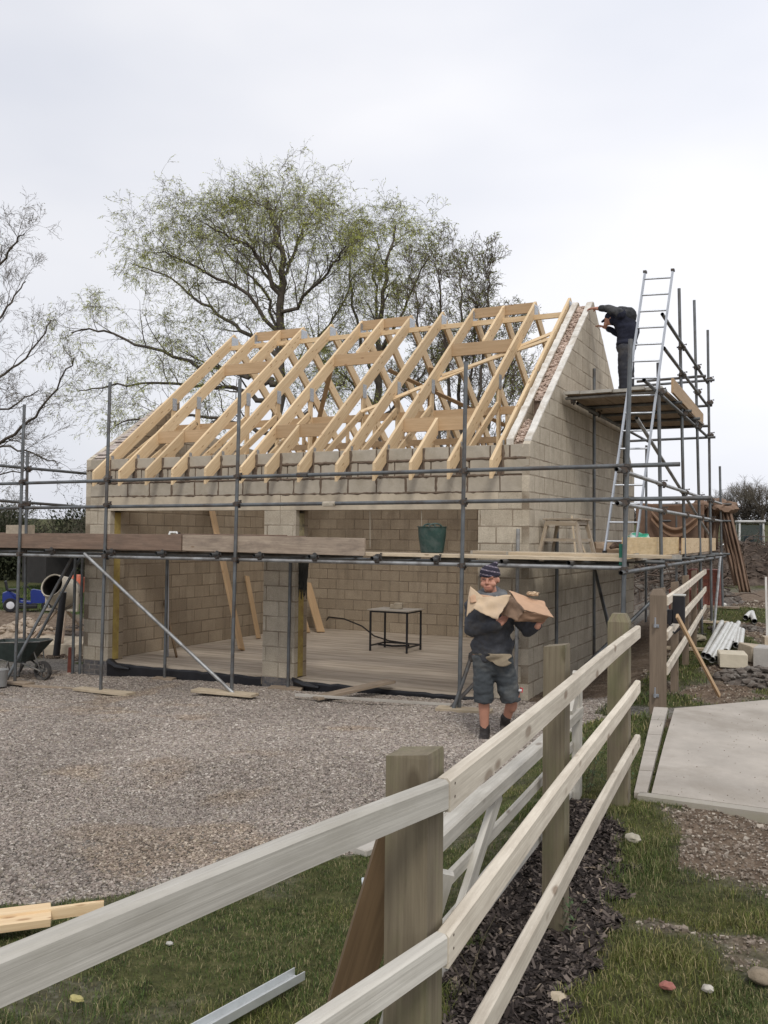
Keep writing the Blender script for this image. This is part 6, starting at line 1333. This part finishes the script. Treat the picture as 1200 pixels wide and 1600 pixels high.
bp = Vector((-7.715, -0.839, -0.240)); barrow('wheelbarrow', (bp.x-.50, bp.y+.02, g1(bp.x, bp.y)), R_(12), 'dark green wheelbarrow standing on the gravel left of the garage, spoked wheel towards the pillar', GT, sc=.88)
# digger
DG_ = Vector((0.29, 30, g1(.29, 30)-.1)); dig = empty('mini_digger', DG_, R_(12), 'white and grey mini digger with a glass cab behind the dark earth mound', 'digger')
DW = plain('digger_white', (.58, .58, .56), .5, 0, .1, 4, dirt=(.4, .38, .34)); DD = plain('digger_dark', (.035, .035, .04), .5)
for x in (-.48, .48):
    for y in (-.45, .45): m = MB(); m.beam((x, y, .75), (x*.97, y*.92, 2.35), .07, .07, (0, 1, 0)); m.build('cab_pillar', DW, dig)
m = MB(); m.box((0, 0, 2.40), (1.10, 1.05, .09), ch=.02); m.build('cab_roof', DW, dig); m = MB(); m.box((0, .05, .66), (1.45, 1.5, .35), ch=.06); m.box((0, -.48, 1.0), (.9, .04, .45)); m.build('body', DD, dig)
GLS = mat('cab_glass', lambda t, b: (b.inputs['Base Color'].__setattr__('default_value', (.03, .045, .048, 1)), b.inputs['Roughness'].__setattr__('default_value', .06), b.inputs['Alpha'].__setattr__('default_value', .55)))
m = MB(); m.box((0, -.43, 1.72), (.86, .01, 1.05)); m.build('windscreen', GLS, dig); 
for s in (-1, 1): m = MB(); m.box((s*.48, 0, 1.65), (.01, .8, 1.2)); m.build('side_window', GLS, dig)
m = MB(); m.box((0, .15, 1.15), (.42, .42, .12), ch=.03); m.box((0, .35, 1.5), (.42, .1, .6), ch=.03); m.build('seat', DD, dig)
for s in (-1, 1): m = MB(); m.box((s*.62, 0, .2), (.28, 1.8, .38), ch=.12); m.build('track', DD, dig)
m = MB(); m.beam((-.30, -.7, .7), (-.75, -1.0, 1.9), .16, .2, (0, 1, 0)); m.beam((-.75, -1.0, 1.9), (-1.35, -1.7, 1.3), .13, .16, (0, 1, 0)); m.beam((-.55, -.8, 1.1), (-.70, -1.05, 1.75), .06, .06, (0, 1, 0)); m.build('boom', DW, dig)
m = MB(); m.prism([(-1.9, .8), (-1.55, .75), (-1.5, 1.25), (-1.7, 1.35), (-1.95, 1.2)], 'x', -1.55, -1.15); m.build('bucket', DW, dig)

# ================================================================ PEOPLE
def organic(name, shapes, mt, parent, voxel=.012, smooth=6, disp=None, sub=0):
    """one continuous surface: capsules ('c',a,b,ra,rb) and ellipsoids ('e',centre,radii,rot) fused by a voxel remesh"""
    m = MB()
    for s in shapes:
        if s[0] == 'c':
            _, a, b, ra, rb = s; a = Vector(a); b = Vector(b); L = (b-a).length; n = max(3, int(L/.02)); pts = []; rad = []
            d = (b-a).normalized() if L > 1e-6 else Vector((0, 0, 1))
            for k in range(5): th = math.pi/2*(1-k/5); pts.append(a-d*ra*math.sin(th)); rad.append(max(ra*math.cos(th), ra*.05))
            for k in range(n+1): t = k/n; pts.append(a.lerp(b, t)); rad.append(ra+(rb-ra)*t)
            for k in range(1, 6): th = math.pi/2*k/5; pts.append(b+d*rb*math.sin(th)); rad.append(max(rb*math.cos(th), rb*.05))
            m.poly(pts, rad, 14)
        elif s[0] == 'k':
            _, a, b, ra, rb = s; a = Vector(a); b = Vector(b); m.poly([a, a.lerp(b, .33), a.lerp(b, .66), b], [ra, ra+(rb-ra)*.33, ra+(rb-ra)*.66, rb], 18)
        elif s[0] == 'e':
            _, c_, r_, rot = (list(s)+[None])[:4]; bm = bmesh.new(); bmesh.ops.create_icosphere(bm, subdivisions=3, radius=1); vs = []
            for v in bm.verts:
                q = Vector((v.co.x*r_[0], v.co.y*r_[1], v.co.z*r_[2])); q = (rot@q) if rot else q; vs.append(Vector(c_)+q)
            bm.verts.index_update(); m.add(vs, [tuple(v.index for v in f.verts) for f in bm.faces], vs, True); bm.free()
    o = m.build(name, mt, parent)
    rm = o.modifiers.new('fuse', 'REMESH'); rm.mode = 'VOXEL'; rm.voxel_size = voxel; rm.use_smooth_shade = True
    sm = o.modifiers.new('relax', 'SMOOTH'); sm.iterations = smooth; sm.factor = .5
    dg = bpy.context.evaluated_depsgraph_get(); bpy.context.view_layer.update(); ev = o.evaluated_get(dg); me = bpy.data.meshes.new_from_object(ev)
    o.modifiers.clear(); o.data = me
    if disp:
        amp, fr, ph = disp
        for v in me.vertices:
            q = v.co; k = mnoise.noise(Vector((q.x*fr+ph, q.y*fr, q.z*fr*1.6)))+.5*mnoise.noise(Vector((q.x*fr*2.3, q.y*fr*2.3+ph, q.z*fr*3))); v.co = q+v.normal*amp*k
    at = me.attributes.new('gc', 'FLOAT_VECTOR', 'POINT') if 'gc' not in me.attributes else me.attributes['gc']
    co = np.zeros(len(me.vertices)*3, np.float32); me.vertices.foreach_get('co', co); at.data.foreach_set('vector', co)
    if not me.materials: me.materials.append(mt)
    return o
SKIN = plain('skin', (.50, .25, .17), .55, 0, .12, 9, dirt=(.40, .16, .11)); SKINL = plain('skin_dirty', (.42, .23, .16), .65, 0, .15, 9, dirt=(.30, .16, .11))
FLC = plain('charcoal_fleece', (.052, .055, .064), .95, 0, .3, 9, dirt=(.075, .07, .065), bumpy=.5); HOOD = plain('grey_hood', (.13, .135, .14), .95, 0, .3, 12, bumpy=.5)
SHT = plain('slate_shorts', (.052, .060, .066), .9, 0, .3, 5, dirt=(.13, .13, .12), bumpy=.3); BOOT = plain('boot', (.028, .024, .022), .7, 0, .4, 12, dirt=(.14, .12, .10)); SOCK = plain('dark_sock', (.03, .03, .033), .95, 0, .3, 20)
def hand(name, wrist, dirn, palmn, parent, curl=.7, mt=SKINL, side=1, sc=1.0):
    """palm, four unequal bent fingers and a thumb, one surface"""
    w0 = Vector(wrist); d = Vector(dirn).normalized(); n = Vector(palmn); n = (n-d*n.dot(d)).normalized(); s = d.cross(n)*side; S = []
    S.append(('c', w0-d*.02, w0+d*.03, .026, .028))
    for k in range(4): f = (k-1.5)*.019*sc; S.append(('c', w0+d*.025+s*f*.8, w0+d*.085*sc+s*f, .016, .0125))
    for k, ln in enumerate((.068, .078, .072, .056)):
        p = w0+d*.088*sc+s*(k-1.5)*.019*sc; a = 0; 
        for j, fr in enumerate((.45, .32, .23)):
            a += curl*(.5 if j == 0 else .75); q = p+(d*math.cos(a)+n*math.sin(a))*ln*fr*sc*1.1; S.append(('c', p, q, .0098-.001*j, .0092-.001*j)); p = q
    p = w0+d*.028+s*-.030; q = p+(d*.6-s*.6+n*.45).normalized()*.035; S.append(('c', p, q, .0135, .0115)); S.append(('c', q, q+(d*.85-s*.1+n*.5).normalized()*.032, .0115, .0095))
    return S
# the man carrying the ripped paper sheets: local x = picture right, y = away from us, z = up
MP = Vector((0.439, -2.595, 0.020)); 
man = empty('person', MP, 0.30, 'man in striped bobble hat, charcoal hooded top and shorts carrying torn paper and card', 'person')
hip = .90
body = [('c', (.0, 0, .93), (.0, .0, 1.10), .135, .14), ('c', (0, 0, 1.1), (-.005, .01, 1.36), .14, .16), ('c', (-.17, .01, 1.40), (.17, .01, 1.40), .07, .07), ('c', (-.01, 0, 1.42), (-.02, -.02, 1.56), .062, .058)]
# legs (left of picture straight, right of picture trailing with the heel up)
legA = [('c', (-.09, 0, .90), (-.075, -.02, .50), .095, .062), ('c', (-.075, -.02, .50), (-.065, .02, .11), .058, .038), ('e', (-.07, .025, .34), (.052, .058, .10))]
legB = [('c', (.09, 0, .90), (.20, .02, .50), .095, .062), ('c', (.20, .02, .50), (.125, .14, .20), .056, .038), ('e', (.185, .065, .40), (.052, .056, .09))]
armA = [('c', (-.185, 0, 1.40), (-.17, -.10, 1.15), .055, .047), ('c', (-.17, -.10, 1.15), (.06, -.24, 1.22), .045, .034)]
armB = [('c', (.185, 0, 1.40), (.32, -.08, 1.17), .055, .047), ('c', (.32, -.08, 1.17), (.42, -.24, 1.235), .044, .034)]
hc = Vector((-.025, -.035, 1.652)); HR = eul(R_(4), R_(-3), R_(-14))
def hp(x, y, z): return hc+HR@Vector((x, y, z))
head = [('e', tuple(hp(0, .015, .03)), (.080, .098, .105), HR), ('c', hp(0, -.035, -.045), hp(0, -.055, -.065), .058, .048), ('e', tuple(hp(.0, -.062, -.088)), (.034, .030, .022), HR),
 ('e', tuple(hp(-.040, -.060, -.032)), (.036, .030, .032), HR), ('e', tuple(hp(.040, -.060, -.032)), (.036, .030, .032), HR),
 ('c', hp(0, -.084, .022), hp(0, -.106, -.018), .009, .014), ('e', tuple(hp(-.013, -.096, -.020)), (.009, .010, .008), HR), ('e', tuple(hp(.013, -.096, -.020)), (.009, .010, .008), HR),
 ('c', hp(-.05, -.074, .040), hp(.05, -.074, .040), .011, .011), ('c', hp(-.022, -.090, -.052), hp(.022, -.090, -.052), .008, .008), ('c', hp(-.018, -.089, -.066), hp(.018, -.089, -.066), .009, .009),
 ('e', tuple(hp(-.082, .01, .0)), (.010, .022, .032), HR), ('e', tuple(hp(.082, .01, .0)), (.010, .022, .032), HR)]
wA = Vector((.06, -.24, 1.22)); wB = Vector((.42, -.24, 1.235))
handA = hand('h', wA, (.6, .15, .75), (0, -.5, .6), None, .5, side=1); handB = hand('h', wB, (.1, .15, .85), (0, -.6, .3), None, .6, side=-1)
organic('body', body+legA+legB+armA+armB+head+handA+handB, SKIN, man, .0075, 3)
EYE = plain('eye_dark', (.03, .02, .018), .4); LIP = plain('lips', (.30, .10, .08), .6)
m = MB()
for s in (-1, 1): m.poly([hp(s*.018, -.083, .018), hp(s*.030, -.0865, .0205), hp(s*.045, -.080, .0175)], [.0025, .0042, .0025], 6)
m.build('eyelids', EYE, man)
m = MB(); m.poly([hp(-.024, -.0965, -.058), hp(0, -.101, -.0595), hp(.024, -.0965, -.058)], [.002, .0032, .002], 6); m.build('mouth', LIP, man)
# clothes
top = [('c', (0, 0, .93), (0, 0, 1.12), .165, .168), ('c', (.0, -.02, 1.12), (-.005, 0, 1.34), .172, .175), ('c', (-.16, .01, 1.385), (.16, .01, 1.385), .104, .104), ('e', (0, .0, 1.0), (.205, .15, .13)), ('e', (0, 0, 1.22), (.205, .155, .2)), ('e', (0, 0, .93), (.192, .145, .05)),
 ('c', (-.185, 0, 1.385), (-.178, -.10, 1.16), .080, .074), ('c', (-.178, -.10, 1.16), (.055, -.235, 1.215), .070, .047), ('c', (.185, 0, 1.385), (.325, -.08, 1.17), .080, .070), ('c', (.325, -.08, 1.17), (.415, -.225, 1.235), .066, .048)]
organic('hooded_top', top, FLC, man, .010, 4, (.015, 10, 3))
hood = [('c', (-.11, -.02, 1.47), (-.105, .05, 1.52), .045, .04), ('c', (.09, -.02, 1.47), (.095, .05, 1.52), .045, .04), ('c', (-.10, .05, 1.50), (.09, .05, 1.50), .055, .055), ('c', (-.11, -.03, 1.50), (-.02, -.12, 1.485), .045, .042), ('c', (.09, -.03, 1.50), (-.02, -.12, 1.485), .045, .042), ('c', (-.10, -.02, 1.46), (.08, -.02, 1.46), .085, .085), ('c', (-.12, .03, 1.42), (.12, .03, 1.42), .06, .06), ('e', (-.01, .10, 1.50), (.12, .07, .09)), ('e', (-.01, -.09, 1.44), (.08, .05, .05))]
organic('hood', hood, HOOD, man, .011, 3, (.008, 14, 1))
m = MB(); m.quad([(.01, -.140, 1.475), (.045, -.120, 1.505), (.055, -.125, 1.475), (.025, -.148, 1.455)]); m.build('shirt_collar', plain('white_shirt', (.6, .62, .64), .9), man, solid=.006)
sh_ = [('e', (0, 0, .88), (.178, .135, .10)), ('k', (-.080, -.005, .90), (-.074, -.02, .42), .110, .090), ('k', (.080, -.005, .90), (.176, .02, .43), .110, .092), ('e', (0, 0, .80), (.165, .13, .12))]
organic('shorts', sh_, SHT, man, .010, 3, (.013, 11, 7))
m = MB(); m.box((.272, -.02, .56), (.012, .04, .045), eul(0, .1, .5)); m.build('logo_patch', plain('patch_red', (.55, .08, .08), .8), man); m = MB(); m.box((.262, -.045, .562), (.03, .006, .022), eul(0, .1, .5)); m.build('logo_patch', plain('patch_white', (.7, .7, .7), .8), man)
m = MB(); m.box((-.185, .02, .87), (.07, .10, .09), eul(.2, .1, .2), ch=.02); m.build('holster_pocket', BOOT, man)
tails = lambda u, v: (-.03+.20*u+.02*math.sin(v*7), -.172-.015*math.sin(u*6+v*4), .935-(.055+.13*u*(1.15-u)*1.6)*v)
m = MB(); addsheet(m, lambda u, v: tails(u, v), 14, 10); m.build('shirt_tail', plain('tan_shirt', (.30, .245, .17), .95, 0, .2, 8, bumpy=.4), man, solid=.01)
m = MB(); organic('shirt_hem', [('e', (0, 0, .915), (.188, .142, .06))], plain('olive_shirt', (.12, .11, .085), .95, 0, .2, 9), man, .011, 3, (.006, 9, 2))
def boot(c, up_, fd, name='boot'):
    c = Vector(c); u = Vector(up_).normalized(); f = Vector(fd).normalized(); return [('c', c+u*.13, c+u*.03, .052, .050), ('c', c+u*.03-f*.02, c+f*.13-u*.0, .048, .040), ('e', tuple(c+f*.14-u*.002), (.045, .05, .036))]
organic('boot', boot((-.065, .025, .045), (0, 0, 1), (-.12, -1, 0)), BOOT, man, .010, 3, (.004, 20, 1)); organic('boot', boot((.115, .17, .13), (.10, -.35, .9), (-.0, -.75, -.62)), BOOT, man, .010, 3, (.004, 20, 3))
organic('sock', [('c', (-.065, .02, .15), (-.066, .02, .21), .045, .046)], SOCK, man, .01, 2, (.004, 25, 1)); organic('sock', [('c', (.123, .145, .215), (.132, .13, .26), .044, .045)], SOCK, man, .01, 2, (.004, 25, 1))
def hatfn(t, b):
    tcn = nn(t, 'ShaderNodeAttribute', attribute_name='gc').outputs['Vector']; sp3 = nn(t, 'ShaderNodeSeparateXYZ'); t.links.new(tcn, sp3.inputs[0])
    z = math_(t, 'ADD', sp3.outputs[2], math_(t, 'MULTIPLY', noise(t, tcn, 40, 2), .012)); z = math_(t, 'ADD', z, math_(t, 'MULTIPLY', sp3.outputs[0], .22))
    wv = math_(t, 'FRACT', math_(t, 'MULTIPLY', z, 21.0)); lt = ramp(t, wv, [(.0, (0, 0, 0)), (.62, (0, 0, 0)), (.66, (1, 1, 1)), (.86, (1, 1, 1)), (.9, (0, 0, 0))])
    c_ = mixc(t, math_(t, 'MULTIPLY', lt, ramp(t, noise(t, tcn, 45, 2), [(.4, (.25,)*3), (.6, (.85,)*3)])), (.022, .018, .032), (.34, .29, .34)); t.links.new(c_, b.inputs['Base Color']); b.inputs['Roughness'].default_value = .95; bump(t, b, noise(t, tcn, 120, 2), .6, .005)
HAT = mat('striped_knit', hatfn)
organic('bobble_hat', [('e', tuple(hp(0, .018, .075)), (.095, .112, .085), HR), ('e', tuple(hp(0, .015, .052)), (.100, .116, .030), HR), ('c', hp(.03, .03, .14), hp(.055, .05, .165), .035, .022)], HAT, man, .007, 2, (.002, 40, 1))
# what he carries: torn paper sheets over his forearms and a flattened card box
PAP = plain('kraft_paper', (.56, .42, .28), .85, 0, .12, 6, dirt=(.48, .37, .27), bumpy=.15); CARD = plain('brown_card', (.52, .33, .21), .85, 0, .12, 4, dirt=(.40, .26, .17)); CARDD = plain('card_dark_inside', (.20, .13, .085), .9, 0, .35, 8, dirt=(.10, .07, .05))
def W(v): return man.matrix_basis@Vector(v)
bpy.context.view_layer.update(); man.matrix_basis = Matrix.Translation(MP)@Matrix.Rotation(0.30, 4, 'Z')@Matrix.Diagonal((1.08, 1.05, 1.0, 1))
def sheet4(c00, c10, c11, c01, amp, seed, nu=18, nv=14):
    c00, c10, c11, c01 = map(Vector, (c00, c10, c11, c01)); nrm = (c10-c00).cross(c01-c00).normalized()
    return lambda u, v: tuple((c00.lerp(c10, u)).lerp(c01.lerp(c11, u), v)+nrm*amp*(mnoise.noise(Vector((u*2.6, v*2.6, seed)))*1.3+.35*math.cos(7*u+5*v+seed)) + (c01-c00)*.05*mnoise.noise(Vector((u*7, seed, 0)))*(v > .9) + (c10-c00)*.04*mnoise.noise(Vector((seed, v*7, 0)))*(u > .9))
pk = empty('torn_paper_sheets', W((-.05, -.30, 1.25)), 0, 'torn sheets of pale brown paper draped over the arms of the hatted man', 'paper')
def pbuild(name, f, mt, root, nu=18, nv=14, th=.003):
    m = MB(); addsheet(m, f, nu, nv); m.v = [tuple(W(v)-root.location) for v in m.v]; return m.build(name, mt, root, solid=th)
pbuild('sheet', sheet4((-.195, -.21, 1.60), (-.07, -.30, 1.50), (-.11, -.34, 1.41), (-.225, -.28, 1.31), .010, 1.3), PAP, pk)
pbuild('sheet', sheet4((-.11, -.33, 1.50), (.18, -.34, 1.53), (.065, -.44, 1.29), (-.16, -.40, 1.395), .016, 4.2), PAP, pk)
pbuild('sheet', sheet4((-.20, -.22, 1.53), (.02, -.30, 1.51), (.0, -.34, 1.46), (-.19, -.28, 1.44), .010, 7.7), CARD, pk)
cb = empty('flattened_card_box', W((.35, -.32, 1.32)), 0, 'ripped brown cardboard box held out on the forearm of the hatted man', 'cardboard')
pbuild('flap', sheet4((.15, -.18, 1.56), (.47, -.15, 1.455), (.56, -.33, 1.32), (.30, -.42, 1.395), .012, 2.2), CARD, cb, th=.004)
pbuild('side', sheet4((.15, -.20, 1.55), (.30, -.42, 1.39), (.23, -.40, 1.285), (.06, -.28, 1.35), .022, 5.1), CARDD, cb, th=.004)
pbuild('bottom', sheet4((.30, -.41, 1.385), (.52, -.34, 1.335), (.46, -.26, 1.265), (.21, -.38, 1.28), .012, 3.1), plain('card_mid', (.36, .22, .14), .9, 0, .2, 5), cb, th=.004)
m = MB(); m.blob((0, 0, 0), .04, 3, (1.4, .8, .5), .9, 4); m.v = [tuple(Vector(v)+W((.37, -.19, 1.535))-cb.location) for v in m.v]; m.build('crumpled_paper', PAP, cb)

# the man stooping at the gable top
M2 = Vector((0.56, 3.15, 4.213)); man2 = empty('person', M2, R_(0), 'man in dark clothes and cap stooping on the high platform, hand on the gable peak', 'person')
NV = plain('navy_overall', (.012, .014, .028), .95, 0, .3, 8, bumpy=.4); JK = plain('dark_jacket', (.03, .032, .036), .95, 0, .5, 7, dirt=(.10, .10, .10), bumpy=.5)
# local: -x towards the wall, y away
b2 = [('c', (.02, 0, .92), (.06, 0, 1.15), .13, .14), ('c', (.06, 0, 1.15), (-.04, 0, 1.38), .14, .13), ('c', (-.04, -.15, 1.43), (-.02, .15, 1.43), .06, .06), ('c', (-.04, 0, 1.44), (-.16, -.03, 1.42), .055, .055),
 ('e', (-.22, -.03, 1.40), (.095, .078, .105)), ('c', (-.27, -.03, 1.34), (-.29, -.03, 1.32), .045, .04), ('c', (-.30, -.03, 1.385), (-.325, -.03, 1.37), .012, .014), ('e', (-.20, -.11, 1.40), (.02, .012, .03)),
 ('c', (.02, -.09, .92), (.0, -.09, .50), .09, .06), ('c', (.0, -.09, .5), (.02, -.09, .1), .055, .04), ('c', (.02, .09, .92), (.05, .09, .50), .09, .06), ('c', (.05, .09, .5), (.06, .09, .1), .055, .04),
 ('c', (-.02, -.17, 1.42), (-.22, -.16, 1.52), .052, .045), ('c', (-.22, -.16, 1.52), (-.42, -.10, 1.57), .042, .03), ('c', (-.03, .17, 1.42), (-.12, .14, 1.18), .05, .045), ('c', (-.12, .14, 1.18), (-.33, .10, 1.30), .042, .03)]
h2 = hand('h', (-.42, -.10, 1.57), (-1, .1, .1), (0, 0, -1), None, .35) + hand('h', (-.33, .10, 1.30), (-1, 0, .4), (0, 0, -1), None, .5, side=-1)
organic('body', b2+h2, SKIN, man2, .009, 3)
organic('jacket', [('c', (.03, 0, 1.02), (.06, 0, 1.18), .155, .17), ('c', (.06, 0, 1.18), (-.04, 0, 1.38), .17, .165), ('c', (-.04, -.15, 1.43), (-.02, .15, 1.43), .09, .09), ('e', (.03, 0, .98), (.17, .19, .08)), ('c', (-.02, -.17, 1.42), (-.22, -.16, 1.52), .072, .06), ('c', (-.22, -.16, 1.52), (-.35, -.12, 1.555), .058, .048), ('c', (-.03, .17, 1.42), (-.12, .14, 1.18), .07, .06), ('c', (-.12, .14, 1.18), (-.28, .11, 1.27), .056, .046)], NV, man2, .012, 4, (.01, 9, 5))
organic('jacket_shoulders', [('c', (.04, 0, 1.42), (-.06, 0, 1.47), .15, .12), ('c', (-.05, 0, 1.46), (-.13, -.02, 1.46), .09, .08), ('c', (-.04, -.17, 1.44), (-.22, -.165, 1.53), .078, .066), ('c', (-.22, -.165, 1.53), (-.35, -.125, 1.56), .064, .052)], JK, man2, .012, 3, (.008, 12, 8))
organic('trousers', [('e', (.02, 0, .92), (.155, .17, .12)), ('c', (.02, -.09, .90), (.0, -.09, .50), .108, .085), ('c', (.0, -.09, .5), (.02, -.09, .06), .083, .068), ('c', (.02, .09, .90), (.05, .09, .50), .108, .085), ('c', (.05, .09, .5), (.06, .09, .06), .083, .068)], plain('dusty_trousers', (.03, .032, .042), .95, 0, .3, 6, dirt=(.09, .085, .08), bumpy=.4), man2, .012, 4, (.01, 8, 2))
for y in (-.09, .09): organic('boot', [('c', (.12, y, .07), (.0, y-.01, .045), .05, .042)], BOOT, man2, .01, 2)
organic('cap', [('e', (-.20, -.03, 1.43), (.112, .095, .088)), ('c', (-.29, -.03, 1.40), (-.35, -.03, 1.365), .028, .02), ('e', (-.17, -.03, 1.39), (.095, .095, .105))], NV, man2, .008, 2)
o = board('trestle_plank', (.35, 3.0, 4.228), (1.05, 3.1, 4.228), .2, .03, OLDB, 'short plank under the boots of the stooping man on the high platform', 'plank')
